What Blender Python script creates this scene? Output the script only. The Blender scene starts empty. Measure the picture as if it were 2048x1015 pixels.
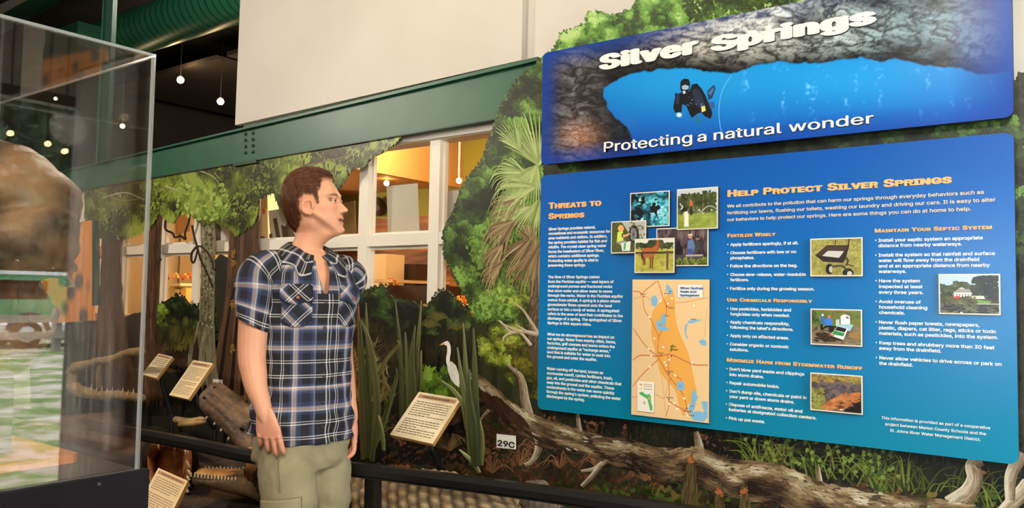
import bpy, bmesh, math, random
import numpy as np
from mathutils import Vector, Matrix, Euler
random.seed(7); RNG = np.random.default_rng(7)
scn = bpy.context.scene; col = scn.collection
R_ = math.radians

# ------------------------------------------------------------------ camera
W, H, FOC = 2048, 1015, 1637.9
D = 2.6                                   # metres from the lens to the mural wall (Y = 0)
CAMZ = 1.35
YAW, PITCH, ROLL = R_(36.9657), R_(3.0355), R_(0.97145)
_f = np.array([-math.sin(YAW)*math.cos(PITCH), math.cos(YAW)*math.cos(PITCH), math.sin(PITCH)])
_r = np.array([math.cos(YAW), math.sin(YAW), 0.0]); _u = np.cross(_r, _f)
CR = math.cos(ROLL)*_r + math.sin(ROLL)*_u
CU = -math.sin(ROLL)*_r + math.cos(ROLL)*_u
CF = _f
CAM = np.array([0.0, -D, CAMZ])
cd = bpy.data.cameras.new('camera'); cam = bpy.data.objects.new('camera', cd); col.objects.link(cam)
cd.sensor_width = 36; cd.lens = FOC/W*36; cd.clip_start = 0.02
m = Matrix.Identity(4)
for i in range(3):
    m[i][0], m[i][1], m[i][2], m[i][3] = CR[i], CU[i], -CF[i], CAM[i]
cam.matrix_world = m; scn.camera = cam

# ------------------------------------------------------------------ world, lights, exposure
scn.view_settings.view_transform = 'Standard'; scn.view_settings.look = 'None'
scn.view_settings.gamma = 1; scn.view_settings.use_curve_mapping = False
scn.view_settings.exposure = 0.36
wd = bpy.data.worlds.new('world'); scn.world = wd; wd.use_nodes = True
bg = wd.node_tree.nodes['Background']; bg.inputs[0].default_value = (0.80, 0.90, 1.0, 1); bg.inputs[1].default_value = 11.0
def lamp(name, kind, loc, target, energy, color, size=0.3, spot=None, blend=.6):
    l = bpy.data.lights.new(name, kind); o = bpy.data.objects.new(name, l); col.objects.link(o)
    l.energy = energy; l.color = color; o.location = loc
    d = Vector(target) - Vector(loc); o.rotation_euler = d.to_track_quat('-Z', 'Y').to_euler()
    if kind == 'AREA': l.shape = 'DISK'; l.size = size
    if kind == 'SPOT': l.spot_size = R_(spot); l.spot_blend = blend; l.shadow_soft_size = size
    if kind == 'POINT': l.shadow_soft_size = size
    return o
WARM = (1.0, .82, .62)
lamp('track_light_key', 'AREA', (.45, -3.3, 2.7), (-2.0, -.3, 1.35), 62, (1.0, .92, .80), .30)
lamp('track_light_fill', 'AREA', (-6.0, -3.2, 3.4), (-2.9, -.4, 1.3), 82, (1.0, .88, .74), .5)
lamp('track_light_glint', 'AREA', (-.78, -3.2, 3.12), (-1.2, 0, 1.6), 9, (1.0, .92, .80), .14)
lamp('track_light_wash', 'AREA', (-2.3, -1.5, 3.5), (-2.2, 0, 1.2), 16, WARM, .5)
lamp('added_duct_light', 'POINT', (-4.6, .55, 3.6), (0, 0, 0), 60, (1.0, .93, .8), .2)  # added light with no fixture, brightens the duct
lamp('added_hall_wash', 'POINT', (-6.0, 4.6, 3.2), (0, 0, 0), 150, (1.0, .8, .55), .2)  # added light with no fixture, lifts the dark hall ceiling
lamp('gator_spot', 'SPOT', (-4.0, -1.2, 3.0), (-3.1, -.35, .55), 80, (1.0, .64, .32), .05, 40)
lamp('shop_lamp_one', 'POINT', (-2.3, .9, 2.25), (0, 0, 0), 16, (1.0, .70, .40), .12)
lamp('shop_lamp_two', 'POINT', (-5.0, .7, 1.95), (0, 0, 0), 30, (1.0, .76, .48), .12)
lamp('shop_lamp_three', 'POINT', (-3.4, .9, 2.25), (0, 0, 0), 18, (1.0, .68, .36), .12)
sun = lamp('sun', 'SUN', (8, 2, 8), (4, 6, 0), 16.0, (1.0, .95, .85)); sun.data.angle = R_(3)

# ------------------------------------------------------------------ helpers
def lin(c):
    c = np.asarray(c, float)/255.0
    return np.where(c <= .04045, c/12.92, ((c+.055)/1.055)**2.4)
def rgba(c): return tuple(lin(c)) + (1.0,)
def ray(px, py):
    px = np.asarray(px, float); py = np.asarray(py, float)
    return ((px-W/2)/FOC)[..., None]*CR - ((py-H/2)/FOC)[..., None]*CU + CF
def at(px, py, Y=0.0):                    # point of the plane Y = const seen at a pixel
    d = ray(px, py); t = (np.asarray(Y, float)+D)/d[..., 1]
    return CAM + d*t[..., None]
def atx(px, py, X):
    d = ray(px, py); return CAM + d*(X/d[..., 0])[..., None]
def atz(px, py, Z):
    d = ray(px, py); return CAM + d*((Z-CAMZ)/d[..., 2])[..., None]
def deep(px, py, z): return CAM + ray(px, py)*z
MATR = {}                                 # world matrix of every parent
def tag(o, label=None, cat=None, group=None, kind=None):
    if label: o['label'] = label
    if cat: o['category'] = cat
    if group: o['group'] = group
    if kind: o['kind'] = kind
    return o
def thing(name, loc, label, cat, group=None, rotz=0.0):
    o = bpy.data.objects.new(name, None); col.objects.link(o); o.empty_display_size = .1
    o.location = tuple(loc); o.rotation_euler = (0, 0, rotz)
    MATR[o.name] = Matrix.Translation(Vector(loc)) @ Matrix.Rotation(rotz, 4, 'Z')
    return tag(o, label, cat, group)
def mk(name, V, F, mat, parent=None, smooth=False, cols=None, uvs=None, label=None, local=False, mats=None, fmat=None):
    V = np.asarray(V, float).reshape(-1, 3)
    if parent is not None:
        M = MATR[parent.name]
        if not local:
            Mi = np.array(M.inverted()); V = V @ Mi[:3, :3].T + Mi[:3, 3]
    me = bpy.data.meshes.new(name); me.from_pydata(V.tolist(), [], [tuple(int(i) for i in f) for f in F]); me.update()
    if cols is not None:
        a = me.color_attributes.new('Col', 'FLOAT_COLOR', 'POINT')
        c = np.ones((len(V), 4)); c[:, :3] = np.asarray(cols)[:, :3]
        a.data.foreach_set('color', c.ravel())
    if uvs is not None:
        uv = me.uv_layers.new(name='UVMap'); li = np.zeros(len(me.loops), int); me.loops.foreach_get('vertex_index', li)
        uv.data.foreach_set('uv', np.asarray(uvs, float)[li].ravel())
    if mats:
        for q in mats: me.materials.append(q)
        me.polygons.foreach_set('material_index', np.asarray(fmat, int))
    elif mat: me.materials.append(mat)
    if smooth: me.polygons.foreach_set('use_smooth', [True]*len(me.polygons))
    o = bpy.data.objects.new(name, me); col.objects.link(o)
    if parent is not None:
        o.parent = parent; MATR[o.name] = MATR[parent.name]
    else: MATR[o.name] = Matrix.Identity(4)
    if label: o['label'] = label
    return o
class MB:                                  # collects pieces of one mesh
    def __init__(s): s.V = []; s.F = []; s.C = []; s.n = 0
    def add(s, V, F, c=None):
        V = np.asarray(V, float).reshape(-1, 3); s.V.append(V); s.F += [tuple(int(i)+s.n for i in f) for f in F]; s.n += len(V)
        if c is not None: s.C.append(np.tile(np.asarray(c, float)[:3], (len(V), 1)) if np.ndim(c) == 1 else np.asarray(c)[:, :3])
        return s
    def box(s, a, b, c=None):
        a = np.minimum(a, b*np.ones(3)) if False else np.array(a, float); b = np.array(b, float)
        lo, hi = np.minimum(a, b), np.maximum(a, b)
        V = [(x, y, z) for x in (lo[0], hi[0]) for y in (lo[1], hi[1]) for z in (lo[2], hi[2])]
        return s.add(V, [(0,1,3,2), (4,6,7,5), (0,4,5,1), (2,3,7,6), (0,2,6,4), (1,5,7,3)], c)
    def hexa(s, P, c=None):                # 8 points: front quad 0-3, back quad 4-7
        return s.add(P, [(0,1,2,3), (7,6,5,4), (0,4,5,1), (1,5,6,2), (2,6,7,3), (3,7,4,0)], c)
    def prism(s, P, off, c=None):          # polygon P extruded by vector off
        P = np.asarray(P, float); n = len(P); Q = P + np.asarray(off, float)
        F = [tuple(range(n)), tuple(range(2*n-1, n-1, -1))] + [(i, i+n, (i+1) % n + n, (i+1) % n) for i in range(n)]
        return s.add(np.vstack([P, Q]), F, c)
    def tube(s, P, r, k=10, c=None, cap=True, flat=1.0, up=(0, 0, 1)):
        P = np.asarray(P, float); n = len(P); r = np.ones(n)*np.asarray(r, float); V = []
        T = np.gradient(P, axis=0); T /= np.linalg.norm(T, axis=1)[:, None] + 1e-12
        a0 = np.cross(T[0], up)
        if np.linalg.norm(a0) < 1e-3: a0 = np.cross(T[0], (1, 0, 0.1))
        for i in range(n):
            a0 = a0 - T[i]*np.dot(a0, T[i]); a0 /= np.linalg.norm(a0); b0 = np.cross(T[i], a0)
            for j in range(k):
                w = 2*math.pi*j/k; V.append(P[i] + r[i]*(math.cos(w)*a0 + flat*math.sin(w)*b0))
        F = [(i*k+j, i*k+(j+1) % k, (i+1)*k+(j+1) % k, (i+1)*k+j) for i in range(n-1) for j in range(k)]
        if cap: F += [tuple(range(k-1, -1, -1)), tuple((n-1)*k+j for j in range(k))]
        return s.add(V, F, c)
    def sphere(s, ce, r, nu=16, nv=10, c=None):
        r = np.ones(3)*np.asarray(r, float); V = [np.array(ce)+r*(0, 0, 1)]
        for i in range(1, nv):
            a = math.pi*i/nv
            for j in range(nu):
                b = 2*math.pi*j/nu; V.append(np.array(ce)+r*(math.sin(a)*math.cos(b), math.sin(a)*math.sin(b), math.cos(a)))
        V.append(np.array(ce)-r*(0, 0, 1)); F = [(0, 1+j, 1+(j+1) % nu) for j in range(nu)]
        for i in range(nv-2):
            o = 1+i*nu; F += [(o+j, o+nu+j, o+nu+(j+1) % nu, o+(j+1) % nu) for j in range(nu)]
        o = 1+(nv-2)*nu; F += [(o+(j+1) % nu, o+j, len(V)-1) for j in range(nu)]; F = [f[::-1] if False else f for f in F]
        return s.add(V, F, c)
    def out(s, name, mat, parent=None, smooth=False, **k):
        return mk(name, np.vstack(s.V), s.F, mat, parent, smooth, cols=np.vstack(s.C) if s.C else None, **k)
def nodes(name):
    m = bpy.data.materials.new(name); m.use_nodes = True
    return m, m.node_tree, m.node_tree.nodes['Principled BSDF']
def P(b, **k):
    for n, v in k.items(): b.inputs[n.replace('_', ' ')].default_value = v
def mat(name, c, rough=.6, metal=0.0, c2=None, scale=8.0, bump=0.0, bscale=None, spec=.5, stretch=(1, 1, 1), detail=4, emit=None, es=1.0):
    m, nt, b = nodes(name); P(b, Base_Color=rgba(c), Roughness=rough, Metallic=metal); b.inputs['Specular IOR Level'].default_value = spec
    if emit is not None: b.inputs['Emission Color'].default_value = rgba(emit); b.inputs['Emission Strength'].default_value = es
    if c2 is not None or bump:
        tc = nt.nodes.new('ShaderNodeTexCoord'); mp = nt.nodes.new('ShaderNodeMapping'); mp.inputs['Scale'].default_value = stretch
        nt.links.new(tc.outputs['Object'], mp.inputs[0])
        nz = nt.nodes.new('ShaderNodeTexNoise'); nz.inputs['Scale'].default_value = scale; nz.inputs['Detail'].default_value = detail
        nt.links.new(mp.outputs[0], nz.inputs['Vector'])
        if c2 is not None:
            rp = nt.nodes.new('ShaderNodeValToRGB'); rp.color_ramp.elements[0].position = .35; rp.color_ramp.elements[1].position = .65
            rp.color_ramp.elements[0].color = rgba(c); rp.color_ramp.elements[1].color = rgba(c2)
            nt.links.new(nz.outputs['Fac'], rp.inputs[0]); nt.links.new(rp.outputs[0], b.inputs['Base Color'])
        if bump:
            n2 = nz
            if bscale:
                n2 = nt.nodes.new('ShaderNodeTexNoise'); n2.inputs['Scale'].default_value = bscale; n2.inputs['Detail'].default_value = 5
                nt.links.new(mp.outputs[0], n2.inputs['Vector'])
            bp = nt.nodes.new('ShaderNodeBump'); bp.inputs['Strength'].default_value = bump; bp.inputs['Distance'].default_value = .01
            nt.links.new(n2.outputs['Fac'], bp.inputs['Height']); nt.links.new(bp.outputs[0], b.inputs['Normal'])
    return m
def mat_attr(name, rough=.5, spec=.5, bump=0.0, bscale=200.0, coat=0.0):
    m, nt, b = nodes(name); P(b, Roughness=rough); b.inputs['Specular IOR Level'].default_value = spec
    a = nt.nodes.new('ShaderNodeAttribute'); a.attribute_name = 'Col'; nt.links.new(a.outputs['Color'], b.inputs['Base Color'])
    if coat: b.inputs['Coat Weight'].default_value = coat; b.inputs['Coat Roughness'].default_value = .12
    if bump:
        tc = nt.nodes.new('ShaderNodeTexCoord'); nz = nt.nodes.new('ShaderNodeTexNoise'); nz.inputs['Scale'].default_value = bscale
        nt.links.new(tc.outputs['Object'], nz.inputs['Vector'])
        bp = nt.nodes.new('ShaderNodeBump'); bp.inputs['Strength'].default_value = bump; bp.inputs['Distance'].default_value = .005
        nt.links.new(nz.outputs['Fac'], bp.inputs['Height']); nt.links.new(bp.outputs[0], b.inputs['Normal'])
    return m
# numpy noise
def vnoise(x, y, seed=0):
    x = np.asarray(x, float); y = np.asarray(y, float)
    xi = np.floor(x).astype(np.int64); yi = np.floor(y).astype(np.int64); fx = x-xi; fy = y-yi
    def h(a, b):
        n = (a*374761393 + b*668265263 + seed*974634777) & 0xffffffff
        n = ((n ^ (n >> 13))*1274126177) & 0xffffffff
        return ((n ^ (n >> 16)) & 0xffff)/65535.0
    fx = fx*fx*(3-2*fx); fy = fy*fy*(3-2*fy)
    return (h(xi, yi)*(1-fx)+h(xi+1, yi)*fx)*(1-fy) + (h(xi, yi+1)*(1-fx)+h(xi+1, yi+1)*fx)*fy
def fbm(x, y, seed=0, o=4):
    s = 0; a = .5; t = 0
    for i in range(o): s = s + a*vnoise(x*2**i, y*2**i, seed+i); t += a; a *= .5
    return s/t
def inpoly(P, x, y):
    P = np.asarray(P, float); r = np.zeros(np.shape(x), bool); n = len(P)
    for i in range(n):
        x1, y1 = P[i]; x2, y2 = P[(i+1) % n]
        if y1 == y2: continue
        c = ((y1 > y) != (y2 > y)) & (x < (x2-x1)*(y-y1)/(y2-y1)+x1); r ^= c
    return r
def ramp(pal, t):
    pal = lin(np.asarray(pal, float)); t = np.clip(t, 0, .9999)*(len(pal)-1); i = t.astype(int); f = (t-i)[:, None]
    return pal[i]*(1-f)+pal[i+1]*f
def smooth_line(P, n=10):                  # Catmull-Rom through points
    P = np.asarray(P, float); Q = np.vstack([2*P[0]-P[1], P, 2*P[-1]-P[-2]]); out = []
    for i in range(len(P)-1):
        a, b, c, d = Q[i:i+4]
        for k in range(n):
            t = k/n; out.append(.5*((2*b)+(-a+c)*t+(2*a-5*b+4*c-d)*t*t+(-a+3*b-3*c+d)*t**3))
    out.append(P[-1]); return np.array(out)
def interp(tab, x):                        # columns: key, values...
    tab = np.asarray(tab, float); return np.array([np.interp(x, tab[:, 0], tab[:, k]) for k in range(1, tab.shape[1])])
# ------------------------------------------------------------------ setting
M_white = mat('painted_white', (208, 203, 194), .55, c2=(202, 196, 186), scale=2.0, bump=.05, bscale=60)
M_green = mat('green_steel', (38, 92, 68), .42, c2=(32, 82, 60), scale=5)
M_greend = mat('dark_and_shaded_green', (22, 60, 42), .45)  # dark fittings, plus shade put into the beam flange and column faces
M_black = mat('ceiling_black', (40, 34, 28), .9, c2=(32, 28, 23), scale=2)
M_trim = mat('window_paint', (233, 226, 210), .45)
M_floor = mat('brown_carpet', (84, 66, 52), .9, c2=(66, 52, 42), scale=30)
S = lambda o: tag(o, kind='structure')
XR = 0.95; XL = -11.0; YB = -5.2; YH = 8.0; ZC = 4.4
def wallbox(name, a, b, m): return S(MB().box(a, b).out(name, m))
wallbox('floor', (XL, YB, -.05), (XR, YH, 0), M_floor)
wallbox('ceiling', (XL, YB, ZC), (XR+.2, YH, ZC+.1), M_black)
wb = MB(); wb.box((XL, YB-.1, 0), (-1.2, YB, ZC)); wb.box((-.45, YB-.1, 0), (XR, YB, ZC)); wb.box((-1.2, YB-.1, 0), (-.45, YB, .9)); wb.box((-1.2, YB-.1, 2.1), (-.45, YB, ZC))
S(wb.out('wall_front', M_white))
w2 = MB()
for a_, b_ in (((-1.2, YB-.08, .9), (-1.14, YB+.02, 2.1)), ((-.51, YB-.08, .9), (-.45, YB+.02, 2.1)), ((-1.2, YB-.08, .9), (-.45, YB+.02, .97)), ((-1.2, YB-.08, 2.03), (-.45, YB+.02, 2.1)), ((-.84, YB-.06, .9), (-.81, YB-.02, 2.1))): w2.box(a_, b_)
S(w2.out('window_2', M_trim))
wallbox('wall_left', (XL-.1, YB, 0), (XL, YH, ZC), M_black)
wallbox('wall_hall', (XL, YH, 0), (XR, YH+.1, ZC), M_black)
# right wall, with the glazed exit door whose view the acrylic mirrors
_xc = at(297, 490, -D+.48*D)[0]
DY0, DY1, DZ = -1.25, min(atx(146, 600, 2*_xc-XR)[1]+.06, -.004), 2.60
wb = MB(); wb.box((XR, YB, 0), (XR+.12, DY0, ZC)); wb.box((XR, DY1, 0), (XR+.12, YH, ZC)); wb.box((XR, DY0, DZ), (XR+.12, DY1, ZC))
S(wb.out('wall_right', M_white))
M_frame = mat('bronze_frame', (58, 42, 36), .4)
df = MB()
for a, b in (((XR-.01, DY0, 0), (XR+.09, DY0+.07, DZ)), ((XR-.01, DY1-.06, 0), (XR+.09, DY1, DZ)), ((XR-.01, DY0, DZ-.07), (XR+.09, DY1, DZ)), ((XR-.01, DY0, 0), (XR+.09, DY1, .09))): df.box(a, b)
door = S(df.out('door_1', M_frame))
# mural wall: solid below and beside the shop window
WXL, WXR, WZB, WZT = -2.06*D, -.70*D, -.075*D+CAMZ, .262*D+CAMZ
PX = at(470, 250, 0)[0]                    # left end of the white panel
wb = MB()
wb.box((WXL-1.2, 0, 0), (XR, .12, WZB)); wb.box((WXR, 0, WZB), (XR, .12, ZC)); wb.box((WXL-1.2, 0, WZB), (WXL, .12, WZT+.08))
wb.box((WXL, 0, WZT), (WXR, .12, WZT+.08)); wb.box((PX+.05, .02, WZT+.08), (WXR, .12, ZC))
S(wb.out('wall_back', M_white))
# white upper panel above the beam
Yp = -.012
q = [at(470, 250, Yp), at(1043, 120, Yp), at(1047, -60, Yp), at(486, -60, Yp)]
q[2][2] = q[3][2] = ZC - .02
S(MB().prism(q, (0, .03, 0)).out('wall_upper', M_white))
# green steel beam under it
tb = thing('steel_beam', at(650, 290, 0), 'long green steel beam running above the shop window', 'beam'); tag(tb, kind='structure')
Yw = -.016
xs = [(60, 0), (1075, 0)]
def lineat(p, q, x): return p[1] + (q[1]-p[1])*(x-p[0])/(q[0]-p[0])
top = lambda x: lineat((303, 300), (1040, 123), x); bot = lambda x: lineat((298, 357), (995, 238), x)
bm = MB()
def strip(m, x0, x1, f0, f1, Y0, Y1): m.prism([at(x0, f0(x0), Y0), at(x1, f0(x1), Y0), at(x1, f1(x1), Y0), at(x0, f1(x0), Y0)], (0, Y1-Y0, 0))
strip(bm, 60, 1075, top, bot, Yw, .10)
bm.out('web', M_green, tb)
fl = MB(); strip(fl, 60, 1075, lambda x: top(x)-1.5, lambda x: top(x)+1.5+.006*(x-300), Yw-.02, .10); fl.out('top_flange', M_green, tb)
fl = MB(); strip(fl, 60, 1075, lambda x: bot(x)-2.5, bot, Yw-.025, .10); fl.out('bottom_flange', M_greend, tb, label='dark lower flange')  # the darker green stands for the shade on the beam's underside
pl = MB(); strip(pl, 466, 512, lambda x: bot(x)-2, lambda x: bot(x)+4, Yw-.03, .05); pl.out('splice_plate', M_greend, tb)
for cx in (492, 507):
    for k in range(4):
        c = at(cx, 268+k*12.5-(cx-492)*.12, Yw)
        MB().sphere(c, (.009, .012, .009), 10, 6).out('bolt', M_greend, tb, True)
# post and overhead steel at the upper left
gp = thing('steel_column', at(205, 330, .02), 'slim green steel column rising from the beam to the dark ceiling', 'column'); tag(gp, kind='structure')
a, b = at(190, 345, .02), at(226, 345, .02)
MB().box((a[0], .02, 1.9), (a[0]+.018, .05, ZC)).out('flange', M_green, gp); MB().box((a[0]+.018, .035, 1.9), (a[0]+.12, .05, ZC)).out('web', M_greend, gp)  # web and far flange take the darker green as the column's shaded face
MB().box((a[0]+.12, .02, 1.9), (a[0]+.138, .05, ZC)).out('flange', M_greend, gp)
M_duct, nt, bs = nodes('spiral_duct'); P(bs, Roughness=.38, Metallic=.15)
tc = nt.nodes.new('ShaderNodeTexCoord'); wv = nt.nodes.new('ShaderNodeTexWave'); wv.bands_direction = 'X'; wv.inputs['Scale'].default_value = 3.2
mp = nt.nodes.new('ShaderNodeMapping'); mp.inputs['Rotation'].default_value = (0, .12, .1); nt.links.new(tc.outputs['Object'], mp.inputs[0]); nt.links.new(mp.outputs[0], wv.inputs['Vector'])
rp = nt.nodes.new('ShaderNodeValToRGB'); rp.color_ramp.elements[0].color = rgba((18, 70, 50)); rp.color_ramp.elements[1].color = rgba((42, 112, 82)); rp.color_ramp.elements[1].position = .2
nt.links.new(wv.outputs['Fac'], rp.inputs[0]); nt.links.new(rp.outputs[0], bs.inputs['Base Color'])
bp = nt.nodes.new('ShaderNodeBump'); bp.inputs['Strength'].default_value = .6; nt.links.new(wv.outputs['Fac'], bp.inputs['Height']); nt.links.new(bp.outputs[0], bs.inputs['Normal'])
dY = 1.7
c1 = at(262, 68, dY); dct = thing('air_duct', c1, 'big round green spiral air duct under the dark ceiling', 'duct')
MB().tube([(-9.5, dY, c1[2]), (c1[0], dY, c1[2]), (-1.0, dY, c1[2])], .225, 40, cap=False).out('spiral_pipe', M_duct, dct, True)
xj = at(258, 68, dY)[0]; MB().tube([(xj-.03, dY, c1[2]), (xj+.03, dY, c1[2])], .232, 40).out('joint_band', M_greend, dct, True)
# box beam and pale bulkhead at the far upper left
q = at(150, 70, 1.2)
MB().box((q[0]-1.2, 1.15, q[2]-.14), (q[0]+.16, 1.45, q[2]+.10)).out('trim_1', M_green)['kind'] = 'structure'
q = [at(-60, 88, 1.0), at(102, -2, 1.0), at(50, -2, 1.0), at(-60, 60, 1.0)]
S(MB().prism(q, (0, .1, 0)).out('trim_2', M_green))
q = [at(-60, 60, .98), at(52, -2, .98), at(52, -60, .98), at(-60, -60, .98)]
S(MB().prism(q, (0, .1, 0)).out('wall_bulkhead', M_white))
# sloping dark ceiling bays of the hall, with track lamps
M_bay = mat('ceiling_board', (62, 52, 42), .85, c2=(52, 44, 36), scale=3)
for i, (x0, x1) in enumerate(((-10.5, -8.1), (-7.9, -5.6), (-5.4, -3.0))):
    S(MB().box((x0, 2.6, 3.95), (x1, 7.8, 4.0)).out('ceiling_panel', M_bay))
M_glow = mat('lamp_glow', (255, 214, 150), .4, emit=(255, 200, 124), es=40)
M_can = mat('lamp_can', (26, 24, 22), .5)
SPOTS = []
def spot(px, py, Y, r, label, aim=None, light=0):
    c = at(px, py, Y) if aim is None else np.array(aim)
    t = thing('ceiling_spotlight', c, label, 'spotlight', 'spotlights of the dark hall')
    to = CAM - c; to /= np.linalg.norm(to)
    MB().tube([c-to*.16, c-to*.15, c+to*.0], [r*.4, r*1.25, r*1.25], 18).out('can', M_can, t, True)
    MB().tube([c+to*.001, c+to*.004], [r, r*.9], 18).out('bulb', M_glow, t, True, label='glowing warm bulb')
    MB().tube([c-to*.08, np.array([c[0]-to[0]*.08, c[1]-to[1]*.08, 4.38])], .003, 8).out('stem', M_black, t)
    if light:
        lamp('spot_wash', 'POINT', tuple(c+to*.05+np.array([0, 0, .1])), (0, 0, 0), light, (1, .7, .4), .05)
spot(361, 160, 2.5, .038, 'glowing spotlight on the dark ceiling, nearest the long green duct', light=5)
spot(441, 203, 2.6, .036, 'glowing spotlight on the dark ceiling, just left of the white upper wall', light=4)
spot(245, 252, 1.9, .024, 'glowing hall spotlight seen through the acrylic case, right of the column', light=3)
spot(111, 197, 1.9, .018, 'glowing hall spotlight seen through the case under its sloping top edge')
# ------------------------------------------------------------------ shop window and the lit room behind it
Yg = .03
win = thing('window_1', ((WXL+WXR)/2, Yg, WZB), 'white-painted shop window with square panes looking into the warm lit shop', 'window'); tag(win, kind='structure')
BW = .0225*D; KW = (D+Yg)/D
zt, zm, zb_ = .2615*D*KW+CAMZ, .0965*D*KW+CAMZ, WZB
fr = MB(); fr.box((WXL, Yg-.02, zt-.01), (WXR, Yg+.07, zt+.12)); fr.box((WXL, Yg-.02, zb_-.02), (WXR, Yg+.07, zb_+.05)); fr.out('window_frame', M_trim, win)
xv = [q_*KW for q_ in (-2.07, -1.915, -1.746, -1.597, -1.414, -1.247, -1.08, -.911, -.745)]
for x in xv:
    b = MB(); b.box((x*D-BW*.5, Yg-.015, zb_), (x*D+BW*.5, Yg+.028, zt)); b.box((x*D-BW*.70, Yg+.008, zb_), (x*D+BW*.70, Yg+.028, zt)); b.out('mullion', M_trim, win)
for i in range(len(xv)-1):
    b = MB(); b.box((xv[i]*D, Yg-.012, zm-.030), (xv[i+1]*D, Yg+.028, zm+.022)); b.box((xv[i]*D, Yg+.009, zm-.045), (xv[i+1]*D, Yg+.027, zm+.034)); b.out('transom', M_trim, win)
def thin_glass(name, base=.04, tint=(1, 1, 1), rough=.02, gain=.9):
    m, nt, b0 = nodes(name); nt.nodes.remove(b0); L = nt.links.new
    tr = nt.nodes.new('ShaderNodeBsdfTransparent'); tr.inputs[0].default_value = (*tint, 1)
    gl = nt.nodes.new('ShaderNodeBsdfGlossy'); gl.inputs['Roughness'].default_value = rough
    lw = nt.nodes.new('ShaderNodeLayerWeight'); lw.inputs[0].default_value = .5
    pw = nt.nodes.new('ShaderNodeMath'); pw.operation = 'POWER'; pw.inputs[1].default_value = 5; L(lw.outputs['Facing'], pw.inputs[0])
    ma = nt.nodes.new('ShaderNodeMath'); ma.operation = 'MULTIPLY_ADD'; ma.inputs[1].default_value = gain; ma.inputs[2].default_value = base; L(pw.outputs[0], ma.inputs[0])
    mx = nt.nodes.new('ShaderNodeMixShader'); L(ma.outputs[0], mx.inputs[0]); L(tr.outputs[0], mx.inputs[1]); L(gl.outputs[0], mx.inputs[2])
    L(mx.outputs[0], nt.nodes['Material Output'].inputs[0]); return m
M_pane = thin_glass('window_glass', .02)
for i in range(len(xv)-1):
    for za, zc in ((zb_+.04, zm-.02), (zm+.01, zt)):
        MB().box((xv[i]*D+BW*.4, Yg+.019, za), (xv[i+1]*D-BW*.4, Yg+.023, zc)).out('pane', M_pane, win)
# shop room
SX0, SX1, SY1, SZC, SXM = -6.6, -1.2, 1.75, 2.52, -3.72
M_wood, nt, bs = nodes('shop_planks'); P(bs, Roughness=.6)
tc = nt.nodes.new('ShaderNodeTexCoord'); mp = nt.nodes.new('ShaderNodeMapping'); mp.inputs['Scale'].default_value = (.55, 1, 6.5)
nt.links.new(tc.outputs['Object'], mp.inputs[0])
vo = nt.nodes.new('ShaderNodeTexNoise'); vo.inputs['Scale'].default_value = 2.6; vo.inputs['Detail'].default_value = 5; nt.links.new(mp.outputs[0], vo.inputs['Vector'])
rp = nt.nodes.new('ShaderNodeValToRGB')
for i, (p_, c_) in enumerate(((.3, (82, 48, 26)), (.47, (146, 90, 46)), (.6, (196, 136, 74)), (.75, (120, 72, 38)))):
    e = rp.color_ramp.elements[i] if i < 2 else rp.color_ramp.elements.new(p_)
    e.position = p_; e.color = rgba(c_)
nt.links.new(vo.outputs['Fac'], rp.inputs[0]); nt.links.new(rp.outputs[0], bs.inputs['Base Color'])
M_lime = mat('shop_lime_paint', (150, 150, 56), .7); M_cream = mat('shop_cream_paint', (228, 206, 160), .7); M_sceil = mat('shop_ceiling_paint', (196, 150, 92), .7)
wallbox('floor_shop', (SX0, .12, .02), (SX1, SY1, .05), mat('shop_floor', (140, 104, 70), .5))
wallbox('wall_shop', (SX0, SY1, 0), (SX1, SY1+.08, 1.93), M_wood)
wallbox('wall_shop_upper', (SXM, SY1, 1.93), (SX1, SY1+.08, SZC), M_lime)
wallbox('wall_shop_low', (SX0, SY1, 1.93), (SXM, SY1+.08, 2.13), M_lime)
wallbox('wall_soffit', (SXM-.04, .12, 2.11), (SXM, SY1, SZC), M_sceil)
wallbox('ceiling_shop_low', (SX0, .12, 2.13), (SXM-.041, SY1+.08, 2.16), M_sceil)
wallbox('wall_shop_right', (SX1, .12, 0), (SX1+.06, SY1, SZC), M_cream)
wallbox('wall_shop_left', (SX0-.06, .12, 0), (SX0, SY1, 2.13), M_cream)
wallbox('ceiling_shop', (SXM, .12, SZC), (SX1, SY1+.08, SZC+.03), M_sceil)
for i, y in enumerate((.75, 1.45)):
    S(MB().box((SXM, y, SZC-.10), (SX1, y+.10, SZC)).out('trim_%d' % (i+3), mat('shop_beam', (226, 200, 150), .6)))
# partition with cream paint behind the left panes
wallbox('wall_partition', (-6.5, 1.30, 0), (-4.75, 1.36, 2.13), M_cream)
for px, py, Y, lab in ((748, 354, 1.25, 'small round downlight in the shop ceiling, left of the hanging board'), (773, 366, 1.25, 'small round downlight in the shop ceiling just above the hanging board'), (918, 361, 1.25, 'small round downlight in the shop seen through the right window column')):
    c = at(px, py, Y); t = thing('downlight', c, lab, 'downlight', 'downlights of the shop')
    MB().tube([c+(0, 0, SZC-c[2]), c+(0, 0, .02), c], [.006, .006, .02], 12).out('fitting', M_trim, t)
    MB().sphere(c, .018, 12, 8).out('bulb', M_glow, t, True)
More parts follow.
